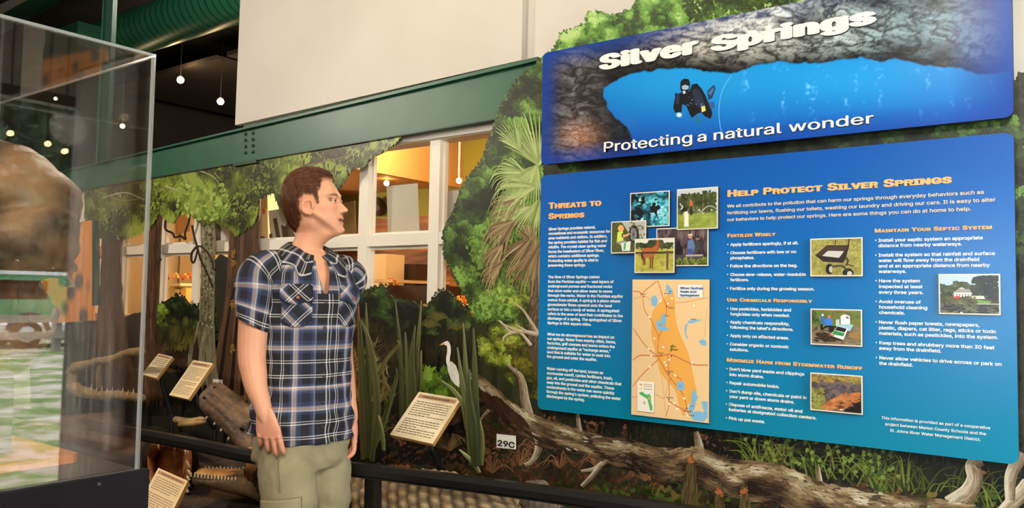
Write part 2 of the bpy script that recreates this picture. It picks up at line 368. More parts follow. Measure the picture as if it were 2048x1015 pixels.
# boards and notices hanging inside the panes
M_board = mat('grey_board', (198, 192, 174), .7, c2=(188, 182, 164), scale=4)
M_olive = mat('tan_paper', (140, 112, 62), .7, c2=(126, 100, 54), scale=14)
def board(name, quad, Y, m, label, cat='board', th=.006):
    return tag(MB().prism([at(x, y, Y) for x, y in quad], (0, th, 0)).out(name, m), label, cat)
board('hanging_board', [(773, 372), (834, 366), (838, 468), (776, 473)], .095, M_board, 'blank grey board hanging inside the window between the two right mullions')
board('hanging_board', [(884, 383), (930, 378), (932, 465), (886, 468)], .095, M_board, 'blank grey board hung in the window pane beside the bush edge')
board('brown_poster', [(654, 410), (709, 401), (711, 474), (655, 480)], .095, M_olive, "tan paper poster in the pane behind the man's face", 'poster')
t = thing('pictogram_sign', at(560, 470, .095), "white sign with dark brown shapes leaning in the pane behind the man's collar", 'sign')
MB().prism([at(x, y, .095) for x, y in ((537, 421), (582, 414), (600, 480), (541, 486))], (0, .006, 0)).out('panel', M_board, t)
M_brn = mat('brown_print', (92, 70, 46), .7)
for poly in ([(546, 437), (553, 435), (561, 477), (553, 479)], [(562, 449), (570, 453), (577, 440), (592, 478), (566, 482)], [(538, 468), (544, 466), (545, 485), (540, 486)]):
    MB().prism([at(x, y, .093) for x, y in poly], (0, .0015, 0)).out('printed_shape', M_brn, t)
t = thing('paper_banner', at(525, 440, .11), 'cream paper banner with a small red mark in the pane beside the big cypress', 'banner')
MB().prism([at(x, y, .11) for x, y in ((516, 396), (534, 392), (536, 488), (517, 489))], (0, .004, 0)).out('paper', mat('cream_paper', (236, 214, 160), .7), t)
MB().prism([at(x, y, .108) for x, y in ((527, 415), (531, 422), (528, 430), (524, 422))], (0, .0015, 0)).out('red_mark', mat('red_print', (212, 104, 60), .7), t)
MB().prism([at(x, y, .108) for x, y in ((518, 473), (529, 472), (529, 477), (518, 478))], (0, .0015, 0)).out('olive_mark', mat('olive_print', (96, 92, 50), .7), t)
board('dark_panel', [(430, 442), (440, 440), (441, 489), (430, 490)], .09, mat('dark_frame', (60, 52, 46), .5), 'dark upright panel standing inside the narrow pane left of the big cypress', 'panel')
board('white_panel', [(440, 447), (459, 444), (459, 489), (441, 490)], .092, mat('cool_white', (196, 196, 196), .6), 'plain white panel inside the narrow pane left of the big cypress', 'panel')
board('framed_notice', [(353, 426), (379, 416), (379, 462), (353, 467)], 1.292, mat('notice_tan', (186, 148, 96), .7), 'tan notice on the cream wall in the upper left pane', 'notice')
# goods on shelves in the shop
M_dk = mat('dark_wood', (58, 36, 24), .6)
def solid(name, px0, px1, pyt, Y, depth, zb, m, label, cat, parent=None):
    a = at(px0, pyt, Y); b = at(px1, pyt, Y)
    o = MB().box((a[0], Y, zb), (b[0], Y+depth, a[2])).out(name, m, parent)
    return tag(o, label, cat)
solid('shop_counter', 775, 856, 570, 1.15, .4, .05, M_dk, 'dark wooden counter low in the shop behind the middle pane', 'counter')
solid('shop_shelf', 776, 832, 528, 1.55, .19, 1.12, M_dk, 'dark shelf on the plank wall behind the middle pane', 'shelf')
solid('cream_cabinet', 737, 772, 508, 1.35, .18, .05, M_cream, 'cream cabinet against the plank wall right of the mullion', 'cabinet')
q = [at(x, y, 1.64) for x, y in ((742, 392), (760, 416), (757, 419), (742, 430))]
tag(MB().prism(q, (0, .10, 0)).out('wooden_roof_model', M_dk), 'small dark roof-shaped wooden ornament on the lime wall', 'ornament')
rr = random.Random(3)
GC = [(196, 60, 40), (230, 150, 60), (240, 226, 200), (120, 70, 44), (222, 200, 120), (80, 100, 60), (200, 90, 50), (90, 110, 140), (240, 190, 110)]
gm = [mat('goods_paint_%s' % w, c, .6) for w, c in zip('red orange white brown straw green rust blue amber'.split(), GC)]
WN = 'red orange white brown straw green rust blue amber'.split()
def plush(px, py, Y, r, ci, label):
    c = at(px, py, Y); t = thing('stuffed_toy', c-(0, 0, r*1.5), label, 'toy', 'toys on the shop shelf')
    MB().sphere(c, (r, r*.8, r*1.1), 12, 8).out('body', gm[ci], t, True); MB().sphere(c+(0, -.02, r*1.3), r*.7, 12, 8).out('head', gm[ci], t, True)
    for s_ in (-1, 1): MB().sphere(c+(s_*r*.5, 0, r*1.9), r*.22, 8, 6).out('ear', gm[(ci+3) % 9], t, True)
sh = []
for k, (pyl, nm) in enumerate(((566, 'upper'), (600, 'lower'))):
    a = at(330, pyl, .9); b = at(385, pyl, .9)
    tag(MB().box((a[0], .8, a[2]-.02), (b[0], 1.299, a[2])).out('goods_shelf', M_cream), '%s cream shelf of shop goods behind the lower left pane' % nm, 'shelf')
for i, (px, py, ci) in enumerate(((336, 556, 3), (347, 553, 1), (357, 552, 4), (366, 556, 0), (375, 554, 8), (381, 552, 6))):
    plush(px, py, .88, .015, ci, ['brown', 'orange', 'straw-coloured', 'red', 'amber', 'rust-coloured'][i]+' stuffed toy on the shop shelf behind the lower left pane')
for i, (px, ci) in enumerate(((332, 5), (343, 2), (353, 4), (364, 2), (376, 8))):
    c = at(px, 598, .88); w = .035
    t = tag(MB().box((c[0]-w, .84, c[2]-.02), (c[0]+w, .92, c[2]+.075+.01*(i % 3))).out('goods_box', gm[ci]), '%s box %s on the lower shop shelf' % (WN[ci], ['at the left end', 'second from the left', 'in the middle', 'second from the right', 'at the right end'][i]), 'box')
for i, (px, py, ci) in enumerate(((694, 546, 0), (704, 546, 6), (714, 546, 3), (782, 566, 6), (793, 566, 1))):
    plush(px, py, .9 if i < 3 else 1.19, .016, ci, ['red stuffed toy at the left of the trio by the bush top', 'rust stuffed toy in the middle of the trio by the bush top', 'brown stuffed toy right of the trio beside the mullion', 'rust stuffed toy on the counter left of its orange neighbour', 'orange stuffed toy on the counter, right of its rust neighbour'][i])
c0_ = at(930, 608, .9); tag(MB().box((c0_[0]-.25, .82, c0_[2]-.016), (c0_[0]+.2, 1.749, c0_[2]-.002)).out('toy_shelf', M_cream), 'narrow cream shelf with toys beside the bush edge', 'shelf')
for i, px in enumerate((921, 931, 941)):
    plush(px, 602, .9, .016, (8, 1, 2)[i], ['amber stuffed toy at the left on the narrow shelf by the bush edge', 'orange stuffed toy in the middle of the narrow shelf by the bush edge', 'white stuffed toy at the right on the narrow shelf by the bush edge'][i])
for pxa, pxb, pyb, lab in ((690, 719, 556, 'narrow cream shelf carrying three toys by the bush top'),):
    a_, b_ = at(pxa, pyb, .9), at(pxb, pyb, .9); zz = a_[2]
    tag(MB().box((a_[0], .82, zz-.02), (b_[0], 1.749, zz)).out('toy_shelf', M_cream), lab, 'shelf')
# pothos plant with orange flower low in the shop: skipped where nothing shows
# ------------------------------------------------------------------ the printed swamp mural on cut-out boards
class Paint:                               # flat printed shapes of one mural part, laid just in front of its board
    clip = False
    def __init__(s, Y): s.Y = Y; s.X = []; s.F = []; s.C = []; s.n = 0; s.L = []; s.k = 0
    def quads(s, px, py, c, layer):        # px, py: (n, k) corners
        s.k += 1; layer = layer+(s.k*.00731) % .6
        n, k = px.shape; s.X.append(np.stack([px.ravel(), py.ravel()], 1)); s.C.append(np.repeat(c, k, 0))
        s.F += [tuple(range(s.n+i*k, s.n+i*k+k)) for i in range(n)]; s.n += n*k
        s.L.append(np.repeat(layer*np.ones(n), k))
    def leaves(s, x, y, L, Wd, a, c, layer=1.0, shape='leaf'):
        n = len(x); L = L*np.ones(n); Wd = Wd*np.ones(n); ca, sa = np.cos(a), np.sin(a)
        if shape == 'leaf': u = np.array([-.5, -.15, .2, .5, .2, -.15]); v = np.array([0, .5, .38, 0, -.38, -.5])
        elif shape == 'blade': u = np.array([-.5, -.5, .1, .5, .1]); v = np.array([.35, -.35, -.5, 0, .5])
        else: u = np.array([-.5, -.36, -.1, .25, .5, .25, -.1, -.36]); v = np.array([0, .36, .5, .30, 0, -.30, -.5, -.36])
        px = x[:, None]+L[:, None]*u*ca[:, None]-Wd[:, None]*v*sa[:, None]; py = y[:, None]+L[:, None]*u*sa[:, None]+Wd[:, None]*v*ca[:, None]
        s.quads(px, py, c, layer + RNG.random(n)*.8)
    def poly(s, P, c, layer=1.0):
        P = np.asarray(P, float); s.quads(P[None, :, 0], P[None, :, 1], np.asarray([lin(c)]), layer)
    def stroke(s, pts, w0, w1, c, layer=2.0, n=6):
        Q = smooth_line(pts, n); t = np.linspace(0, 1, len(Q)); w = (w0+(w1-w0)*t)/2
        T = np.gradient(Q, axis=0); T /= np.linalg.norm(T, axis=1)[:, None]+1e-9; N = np.stack([-T[:, 1], T[:, 0]], 1)
        A, B = Q+N*w[:, None], Q-N*w[:, None]
        px = np.stack([A[:-1, 0], A[1:, 0], B[1:, 0], B[:-1, 0]], 1); py = np.stack([A[:-1, 1], A[1:, 1], B[1:, 1], B[:-1, 1]], 1)
        if np.ndim(c) == 1: s.quads(px, py, np.tile(lin(c), (len(px), 1)), layer)
        elif max(w0, w1) < 5: s.quads(px, py, np.tile(ramp(c, RNG.random(1)), (len(px), 1)), layer)
        else:                              # a wide limb: streaks run along it, paler on its upper edge
            m = max(3, int(max(w0, w1)/2.2)); up = 1 if N[:, 1].mean() < 0 else -1
            for j in range(m):
                u0, u1 = -1+2*j/m, -1+2*(j+1)/m; a0, a1, b0, b1 = (Q[:-1]+N[:-1]*(w[:-1]*u0)[:, None]), (Q[1:]+N[1:]*(w[1:]*u0)[:, None]), (Q[1:]+N[1:]*(w[1:]*u1)[:, None]), (Q[:-1]+N[:-1]*(w[:-1]*u1)[:, None])
                t = .5+.42*u0*up+.8*(fbm(np.arange(len(px))*.28+j*9.7, np.full(len(px), j*3.1), 17)-.5)+.25*(RNG.random()-.5)
                s.quads(np.stack([a0[:, 0], a1[:, 0], b0[:, 0], b1[:, 0]], 1), np.stack([a0[:, 1], a1[:, 1], b0[:, 1], b1[:, 1]], 1), ramp(sorted(c, key=sum), t), layer)
    def out(s, name, mat, parent, label=None, base=None):
        X = np.vstack(s.X); L = np.concatenate(s.L)
        if s.clip: X[:, 1] = np.maximum(X[:, 1], bot(X[:, 0])+.5)
        V = at(X[:, 0], X[:, 1], s.Y - L*.0003)
        return mk(name, V, s.F, mat, parent, cols=np.vstack(s.C), label=label)
def jag(P, amp, step, seed, closed=True):  # scalloped cut edge
    P = np.asarray(P, float); out = []; n = len(P); k = 0
    for i in range(n if closed else n-1):
        a, b = P[i], P[(i+1) % n]; d = np.linalg.norm(b-a); m = max(1, int(d/step)); nn = np.array([-(b-a)[1], (b-a)[0]])/(d+1e-9)
        for j in range(m):
            out.append(a+(b-a)*j/m + (nn*(vnoise(k*.77, .5, seed)-.5)*2*amp if (j or True) else 0)); k += 1
    return np.array(out)
def scatter(poly, n, seed=0):
    P = np.asarray(poly, float); lo, hi = P.min(0), P.max(0); r = np.random.default_rng(seed); out = np.zeros((0, 2))
    while len(out) < n:
        q = lo+r.random((int(n*1.6)+10, 2))*(hi-lo); out = np.vstack([out, q[inpoly(P, q[:, 0], q[:, 1])]])
    return out[:n]
def clump(x, y, poly, m, seed, R=26):       # printed leaf clusters: each with its paler side up
    c = scatter(poly, m, seed+100); t = np.zeros(len(x))
    for i in range(0, len(x), 4000):
        d = (x[i:i+4000, None]-c[None, :, 0])**2+(y[i:i+4000, None]-c[None, :, 1])**2; j = d.argmin(1)
        t[i:i+4000] = -.26*(y[i:i+4000]-c[j, 1])/R + .14*(x[i:i+4000]-c[j, 0])/R - .15*np.sqrt(d[np.arange(len(j)), j])/R + .34*((np.sin(j*12.9898)*43758.5) % 1-.5)
    return t
def foliage(pt, poly, n, L, Wd, ang, angv, pal, seed, nscale=40, bias=.5, m=0, R=26, layer=1.0, shape='leaf', contrast=.9):
    q = scatter(poly, n, seed); r = np.random.default_rng(seed+1); x, y = q[:, 0], q[:, 1]
    t = bias+contrast*(fbm(x/nscale, y/nscale, seed, 3)-.5)*1.6+(r.random(n)-.5)*.36
    if m: t = t+clump(x, y, poly, m, seed, R)
    sz = .65+.7*r.random(n); lay = layer + np.clip(t, 0, 1)*1.5
    pt.leaves(x, y, L*sz, Wd*sz, ang+(r.random(n)-.5)*2*angv, ramp(pal, t), lay, shape)
def edge_leaves(pt, poly, step, L, pal, seed, closed=False):
    Q = jag(poly, 0, step, seed, closed); r = np.random.default_rng(seed); n = len(Q)*3; q = np.repeat(Q, 3, 0)+r.normal(0, 2.4, (n, 2))
    pt.leaves(q[:, 0], q[:, 1], L*(.6+.7*r.random(n)), L*.66*(.6+.7*r.random(n)), r.random(n)*6.3, ramp(pal, r.random(n)*.75), 2.2)
M_print = mat_attr('mural_print', .38, .4); M_boardedge = mat('mural_board', (30, 32, 16), .8)
mural = thing('swamp_mural', at(1000, 700, 0), 'wall-high cut-out mural print of a cypress swamp around the window and behind the blue signs', 'mural')
def cut(name, poly, Y, c, c2=None, scale=6, th=.010, label=None):
    m_ = mat('print_'+name, c, .45, c2=c2 or c, scale=scale, detail=6, stretch=(1, 1, 1))
    return MB().prism(at(np.asarray(poly)[:, 0], np.asarray(poly)[:, 1], Y), (0, th, 0)).out(name, m_, mural, label=label)
YL, YR = -.022, -.045
OL = [(42, 46, 17), (66, 74, 25), (90, 102, 33), (114, 130, 44), (144, 160, 66)]
DG = [(14, 18, 8), (26, 34, 14), (40, 54, 20), (60, 80, 30), (86, 110, 44)]
BR = [(26, 18, 12), (46, 33, 23), (66, 48, 34), (88, 66, 48), (112, 88, 66)]
# canopy of hanging cypress foliage over the left window
canopy = [(170, 385), (230, 368), (300, 352), (470, 320), (640, 290), (800, 262), (806, 268), (790, 285), (770, 300), (745, 312), (730, 330), (705, 335), (690, 360), (672, 385), (655, 420), (640, 440), (600, 440), (560, 420), (548, 385), (530, 390), (517, 400), (514, 430), (505, 450), (470, 470), (455, 455), (430, 440), (405, 450), (392, 436), (372, 420), (360, 424), (345, 448), (330, 432), (318, 424), (300, 455), (270, 470), (230, 480), (170, 470)]
cp = jag(canopy, 4, 9, 3); cp[:, 1] = np.maximum(cp[:, 1], bot(cp[:, 0])+.5)
cut('canopy', cp, YL-.009, (52, 56, 20), (30, 32, 12), 14, label='olive green hanging cypress foliage')
p = Paint(YL-.009); p.clip = True
foliage(p, canopy, 11000, 13, 2.8, R_(97), .5, OL, 11, 34, .42, m=110, R=30, contrast=1.7)
foliage(p, canopy, 2600, 7.5, 3, R_(100), 1.2, OL, 12, 30, .55, m=70, R=34)
p.leaves(*scatter([(600, 300), (800, 268), (740, 320), (690, 350), (610, 350)], 260, 5).T, 12, 4, R_(110)+RNG.random(260)-.5, ramp([(40, 34, 20), (62, 50, 28), (70, 74, 34)], RNG.random(260)), 2.6)
for a in ([(372, 345), (378, 365), (392, 385), (398, 400)], [(396, 340), (425, 352), (440, 370)], [(330, 372), (372, 385), (380, 372)], [(428, 344), (444, 362)], [(505, 345), (515, 320), (522, 316)], [(560, 322), (545, 340)], [(620, 330), (700, 310), (712, 300)], [(205, 395), (250, 385), (290, 400)], [(190, 380), (240, 400), (285, 396)]):
    p.stroke(a, 2.6, 1.0, [(150, 140, 110), (110, 98, 70), (176, 168, 140)], 3.4)
q = scatter([(360, 368), (452, 366), (455, 440), (395, 440), (345, 420)], 120, 8)
p.leaves(q[:, 0], q[:, 1], 11, 7, RNG.random(120)*3+.4, ramp([(96, 122, 44), (132, 160, 62), (168, 190, 96)], RNG.random(120)), 4.0, 'round')
p.out('canopy_leaves', M_print, mural)
# tree trunks
def trunk(name, L_, R_e, pal, seed, n, Y, label, sl=34):
    poly = np.array(list(L_)+list(R_e)[::-1], float); cut(name, jag(poly, 1.6, 14, seed), Y, pal[1], pal[2], 9, label=label)
    pt = Paint(Y); q = scatter(poly, n, seed); L_, R_e = np.array(L_, float), np.array(R_e, float)
    xl = np.interp(q[:, 1], L_[:, 1], L_[:, 0]); xr = np.interp(q[:, 1], R_e[:, 1], R_e[:, 0]); s_ = (q[:, 0]-xl)/(xr-xl+1e-6)
    xl2 = np.interp(q[:, 1]+20, L_[:, 1], L_[:, 0]); xr2 = np.interp(q[:, 1]+20, R_e[:, 1], R_e[:, 0])
    ang = np.arctan2(20, (xl2+s_*(xr2-xl2))-q[:, 0])
    t = .42+.75*(fbm(s_*9, q[:, 1]/160, seed, 3)-.5)+(RNG.random(n)-.5)*.3
    pt.leaves(q[:, 0], q[:, 1], sl*(.6+.8*RNG.random(n)), 3.2, ang, ramp(pal, t), 1+np.clip(t, 0, 1), 'blade'); return pt
Tn = [(32, 22, 15), (58, 40, 27), (86, 60, 42), (110, 80, 58), (134, 108, 86)]
pt = trunk('cypress_trunk', [(205, 400), (203, 520), (198, 600), (188, 700), (176, 790)], [(236, 400), (238, 520), (244, 620), (262, 720), (285, 790)], Tn, 21, 420, YL-.002, 'broad brown cypress trunk seen through the case'); pt.out('bark', M_print, mural)
pt = trunk('cypress_trunk', [(290, 430), (288, 560), (284, 650), (270, 800)], [(320, 430), (318, 520), (312, 640), (318, 700), (330, 800)], Tn, 22, 420, YL-.002, 'dark cypress trunk beside the case edge')
pt.stroke([(308, 530), (318, 520), (322, 516)], 10, 6, [(52, 36, 25), (72, 52, 38)], 3); pt.out('bark', M_print, mural)
Tb = [(58, 50, 34), (92, 84, 62), (124, 118, 90), (152, 148, 122), (186, 184, 164)]
pt = trunk('mottled_trunk', [(399, 400), (402, 470), (402, 560), (398, 640), (390, 672), (378, 700), (376, 730), (384, 770)], [(424, 400), (428, 470), (428, 560), (427, 640), (430, 700), (434, 740), (440, 770)], Tb, 23, 420, YL-.005, 'slender grey-green mottled trunk', 18)
q = scatter([(403, 440), (426, 440), (426, 660), (403, 660)], 150, 4); pt.leaves(q[:, 0], q[:, 1], 6.5, 3.6, 1.57+(RNG.random(150)-.5)*2, ramp([(164, 162, 136), (112, 112, 76), (84, 76, 46), (66, 56, 36)], RNG.random(150)), 3.2, 'leaf')
pt.poly([(388, 690), (395, 672), (398, 700), (396, 735), (388, 745), (384, 715)], (44, 34, 22), 5)
for a in ([(384, 450), (388, 470), (394, 492), (402, 520), (414, 545), (426, 575)], [(428, 540), (420, 512), (404, 494), (394, 492)]):
    pt.stroke(a, 4.5, 3.5, [(46, 34, 26), (70, 54, 42)], 5)
pt.stroke([(394, 492), (384, 505), (383, 520), (388, 524), (394, 505), (396, 492)], 5, 4, [(40, 28, 20), (60, 44, 32)], 5); pt.out('bark', M_print, mural)
pt = Paint(YL-.003)
pt.stroke([(331, 440), (331, 458), (345, 466), (350, 474), (362, 472), (371, 478), (370, 466), (377, 445), (380, 425)], 4.6, 4.2, [(40, 29, 20), (62, 46, 34)], 5); pt.out('vine', M_print, mural, label='dark crooked hanging vine')
pt = trunk('big_cypress_trunk', [(460, 420), (458, 500), (450, 600), (440, 660), (424, 740), (414, 800)], [(516, 400), (516, 500), (520, 600), (532, 680), (552, 740), (580, 800)], Tn, 24, 1100, YL-.004, 'thick reddish-brown cypress trunk with fluted base', 60)
for x0, x1 in ((470, 436), (482, 462), (492, 484), (503, 510), (510, 536)):
    pt.stroke([(x0, 560), ((x0+x1)/2, 660), (x1, 790)], 3, 8, [(22, 15, 10), (34, 24, 16)], 3.5)
for y_ in (500, 520, 600, 690):
    q = np.array([(462+RNG.random()*8, y_+RNG.random()*14) for _ in range(6)]); pt.leaves(q[:, 0], q[:, 1], 11, 4, RNG.random(6)*3, ramp([(150, 108, 40), (120, 92, 34)], RNG.random(6)), 5)
pt.out('bark', M_print, mural)
cut('dark_shrub_gap', jag([(428, 520), (440, 508), (452, 515), (462, 530), (470, 700), (428, 700)], 2, 8, 9), YL, (30, 26, 14), (40, 36, 16), label='dark gap between the mottled and the big trunk')
# low bushes, forest depth and floor under the window
under = [(60, 650), (230, 640), (290, 620), (308, 612), (318, 618), (328, 606), (340, 604), (352, 590), (365, 592), (375, 606), (390, 618), (398, 612), (410, 622), (428, 616), (440, 690), (530, 690), (600, 650), (660, 560), (675, 540), (695, 530), (712, 545), (722, 570), (730, 585), (748, 575), (765, 570), (775, 585), (790, 600), (812, 602), (826, 600), (842, 612), (852, 622), (865, 596), (880, 582), (893, 580), (902, 590), (915, 604), (932, 616), (945, 640), (1000, 640), (1085, 640), (1085, 1010), (60, 1010)]
cut('undergrowth', jag(under, 2.5, 7, 5), YL, (26, 23, 11), (40, 32, 16), 7, label='dark forest undergrowth below the window')
p = Paint(YL)
LG = [(20, 22, 8), (38, 44, 14), (62, 76, 22), (92, 112, 34), (130, 156, 56)]
foliage(p, [(300, 618), (328, 606), (352, 590), (375, 606), (398, 614), (428, 618), (432, 650), (300, 655)], 700, 9, 6, 0, 3, DG, 31, 18, .42, m=14, R=16)
foliage(p, [(304, 620), (326, 606), (334, 624), (322, 645), (304, 645)], 130, 8, 6, 0, 3, LG, 30, 14, .62, layer=3)
foliage(p, [(300, 640), (424, 640), (420, 690), (300, 700)], 620, 17, 3, R_(-88), .35, [(34, 32, 12), (58, 56, 20), (84, 80, 30), (112, 104, 46)], 32, 22, .42)
foliage(p, [(288, 690), (420, 685), (424, 740), (270, 745)], 420, 13, 4, 0, .7, [(26, 18, 10), (48, 33, 20), (74, 52, 32), (100, 76, 50)], 33, 20, .45)
foliage(p, [(180, 730), (530, 730), (560, 830), (160, 830)], 1300, 13, 7, 0, 3, [(9, 9, 4), (18, 18, 8), (28, 30, 12), (46, 50, 20)], 34, 26, .36)
foliage(p, [(445, 760), (540, 770), (530, 850), (470, 830)], 130, 14, 5, -1.2, 1, LG, 35, 14, .5, layer=3)
foliage(p, [(660, 560), (695, 532), (715, 556), (735, 590), (765, 572), (790, 602), (850, 624), (865, 598), (893, 582), (940, 630), (940, 670), (660, 660)], 5200, 6.5, 4.5, 0, 3, DG, 36, 24, .30, m=60, R=20, contrast=1.2)
edge_leaves(p, under[11:43], 5, 7, DG, 6)
edge_leaves(p, under[3:13], 5, 7, DG, 7)
foliage(p, [(660, 640), (960, 650), (960, 820), (660, 820)], 2200, 28, 3.2, R_(90), .25, [(10, 9, 4), (20, 17, 8), (34, 29, 13), (52, 46, 22), (70, 66, 34)], 37, 50, .36)
for cx, cy, s_ in ((712, 655, 1.0), (875, 640, .8), (860, 655, .8), (915, 660, .7)):
    for k in range(14):
        a = R_(200)+k*R_(11); L_ = 32*s_; p.stroke([(cx, cy), (cx+L_*.6*math.cos(a), cy+L_*.6*math.sin(a)), (cx+L_*math.cos(a), cy+L_*math.sin(a)+9*s_)], 3, 1.2, [(64, 64, 26), (96, 92, 38), (48, 50, 22)], 3.2, 4)
foliage(p, [(800, 735), (900, 735), (945, 790), (830, 800)], 320, 16, 6, R_(-80), .8, [(34, 50, 14), (62, 88, 24), (96, 128, 36), (130, 160, 60)], 38, 24, .5, layer=3, shape='blade')
foliage(p, [(690, 690), (760, 680), (790, 800), (690, 800)], 260, 26, 3, R_(-70), .9, [(40, 36, 16), (76, 68, 34), (112, 102, 62), (140, 132, 92)], 39, 24, .45, layer=2.6, shape='blade')
FLR = [(22, 14, 9), (42, 27, 17), (66, 42, 27), (94, 60, 36), (126, 80, 46)]
foliage(p, [(560, 800), (1085, 800), (1085, 1010), (560, 1010)], 3000, 11, 6, 0, 3, FLR, 40, 40, .36)
foliage(p, [(690, 800), (960, 800), (1000, 940), (690, 930)], 900, 12, 6, 0, 3, [(8, 7, 4), (16, 14, 8), (30, 26, 14)], 41, 40, .3, layer=2.4)
for cx, cy, n_, L_, pal in ((900, 900, 14, 62, [(70, 50, 30), (110, 84, 50), (60, 60, 28)]), (905, 850, 16, 80, [(40, 28, 18), (70, 48, 30), (96, 66, 40)]), (760, 870, 10, 60, [(60, 60, 28), (90, 84, 44)]), (985, 905, 8, 60, [(104, 110, 50), (70, 76, 34)])):
    for k in range(n_):
        a = R_(195)+R_(150)*k/n_; p.stroke([(cx, cy), (cx+L_*.5*math.cos(a), cy+L_*.55*math.sin(a)), (cx+L_*math.cos(a), cy+L_*.5*math.sin(a)+14)], 3.4, 1.2, pal, 4, 5)
p.out('undergrowth_leaves', M_print, mural)
# right board: bushes, palm, fallen log
rb = [(1000, 640), (960, 640), (945, 630), (936, 600), (912, 560), (905, 545), (893, 520), (887, 490), (886, 462), (896, 440), (905, 425), (912, 400), (925, 370), (942, 342), (958, 330), (975, 310), (983, 280), (985, 262), (996, 238), (1000, 210), (1018, 190), (1030, 165), (1048, 148), (1066, 142), (1085, 116), (1112, 98), (1106, 92), (1120, 84), (1122, 70), (1140, 66), (1150, 52), (1172, 46), (1174, 24), (1192, 26), (1200, 22), (1212, 34), (1226, 36), (1232, 28), (1252, 22), (1262, 18), (1275, 12), (1280, -6), (1300, -30), (1700, -30), (1560, 30), (1900, 60), (2030, 160), (2036, 142), (2048, 148), (2120, 160), (2120, 1080), (560, 1080), (560, 930), (800, 930), (940, 930), (970, 700)]
cut('forest', jag(rb, 3, 8, 15), YR, (30, 34, 14), (44, 44, 20), 6, label='leafy forest board behind the blue signs')
p = Paint(YR)
topb_ = [(1085, 118), (1112, 98), (1122, 70), (1172, 48), (1176, 26), (1200, 24), (1226, 36), (1262, 20), (1285, -10)]; GT_ = [(36, 60, 22), (62, 98, 34), (92, 140, 52), (126, 174, 78)]
GB = [(24, 32, 13), (40, 54, 20), (58, 82, 29), (86, 120, 45), (122, 160, 70)]
GT = [(36, 60, 22), (62, 98, 34), (92, 140, 52), (126, 174, 78), (176, 206, 126)]
bush = [(1085, 118), (1048, 150), (1030, 168), (1000, 215), (985, 265), (960, 330), (928, 370), (908, 425), (888, 465), (890, 510), (908, 548), (938, 600), (950, 640), (1085, 640)]
foliage(p, bush, 14000, 6.4, 4.4, 0, 3, GB, 51, 46, .54, m=150, R=22, contrast=1.35)
edge_leaves(p, bush, 5, 7, GB, 3)
edge_leaves(p, topb_, 5, 8, GT_, 4)
foliage(p, [(930, 480), (1010, 400), (1040, 560), (1000, 640), (950, 620)], 500, 8, 5, 0, 3, [(70, 96, 30), (108, 140, 52), (150, 180, 80)], 52, 20, .5, m=18, R=16, layer=2.8)
topb = [(1085, 118), (1112, 98), (1122, 70), (1172, 48), (1176, 26), (1200, 24), (1226, 36), (1262, 20), (1285, -10), (1660, -20), (1560, 20), (1320, 66), (1090, 120)]
foliage(p, topb, 8500, 7.5, 5, 0, 3, GT, 53, 34, .44, m=150, R=20, contrast=1.6)
foliage(p, [(1360, -15), (1640, -18), (1560, 16), (1380, 50)], 500, 9, 6, 0, 3, GB, 54, 60, .5, layer=2.6)
foliage(p, [(1080, 318), (2030, 228), (2036, 270), (1080, 352)], 1500, 15, 10, 0, 3, [(18, 22, 12), (34, 44, 22), (56, 78, 34), (96, 138, 56)], 55, 30, .33, m=40, R=22, shape='round')
foliage(p, [(2022, 150), (2036, 144), (2048, 150), (2100, 160), (2100, 560), (2022, 560)], 500, 14, 10, 0, 3, [(14, 18, 8), (30, 42, 18), (60, 84, 36), (100, 140, 60)], 56, 30, .36, m=14, R=22, shape='round')
foliage(p, [(2022, 560), (2100, 560), (2100, 960), (2022, 960)], 260, 18, 6, 0, 3, [(22, 22, 18), (40, 40, 32), (74, 72, 62)], 57, 30, .3)
# yellow-green shrub under the palm and red-brown floor
YG = [(40, 44, 12), (76, 84, 22), (118, 130, 38), (160, 172, 66)]
foliage(p, [(945, 600), (1085, 560), (1085, 790), (1030, 770), (960, 720)], 4200, 6, 4.6, 0, 3, YG, 58, 30, .38, m=90, R=20, contrast=1.6)
foliage(p, [(1010, 690), (1085, 690), (1085, 800), (1050, 790)], 500, 8, 6, 0, 3, [(30, 32, 8), (66, 66, 16), (110, 104, 24), (150, 130, 40)], 59, 20, .4, layer=2.6)
floor_ = [(940, 790), (1085, 830), (1500, 880), (2100, 960), (2100, 1070), (560, 1070), (700, 930), (940, 930)]
foliage(p, floor_, 6500, 10, 5, 0, 3, FLR, 60, 50, .40, contrast=1.3)
foliage(p, [(1100, 960), (2000, 990), (2000, 1070), (1000, 1070)], 1100, 11, 8, 0, 3, [(16, 18, 8), (36, 46, 16), (66, 86, 28), (110, 90, 40)], 61, 30, .4, layer=2.5, shape='round')
dark = [(1085, 800), (1400, 840), (2045, 915), (2100, 940), (2100, 1010), (1960, 1010), (1600, 940), (1300, 880), (1085, 840)]
foliage(p, dark, 2600, 24, 4, R_(90), .3, [(7, 8, 5), (15, 17, 9), (26, 30, 15), (42, 46, 24)], 62, 60, .34, layer=2.0)
for k in range(150):
    x0 = 1480+RNG.random()*540; y0 = 905+(x0-1480)*.16+RNG.random()*30; L_ = 30+60*RNG.random(); a = R_(-90)+(RNG.random()-.5)*1.9
    p.stroke([(x0, y0), (x0+L_*.55*math.cos(a), y0+L_*.6*math.sin(a)), (x0+L_*math.cos(a)*1.2, y0+L_*.85*math.sin(a)+8)], 3.5, 1, [(50, 60, 20), (78, 90, 30), (112, 122, 48)], 4, 4)
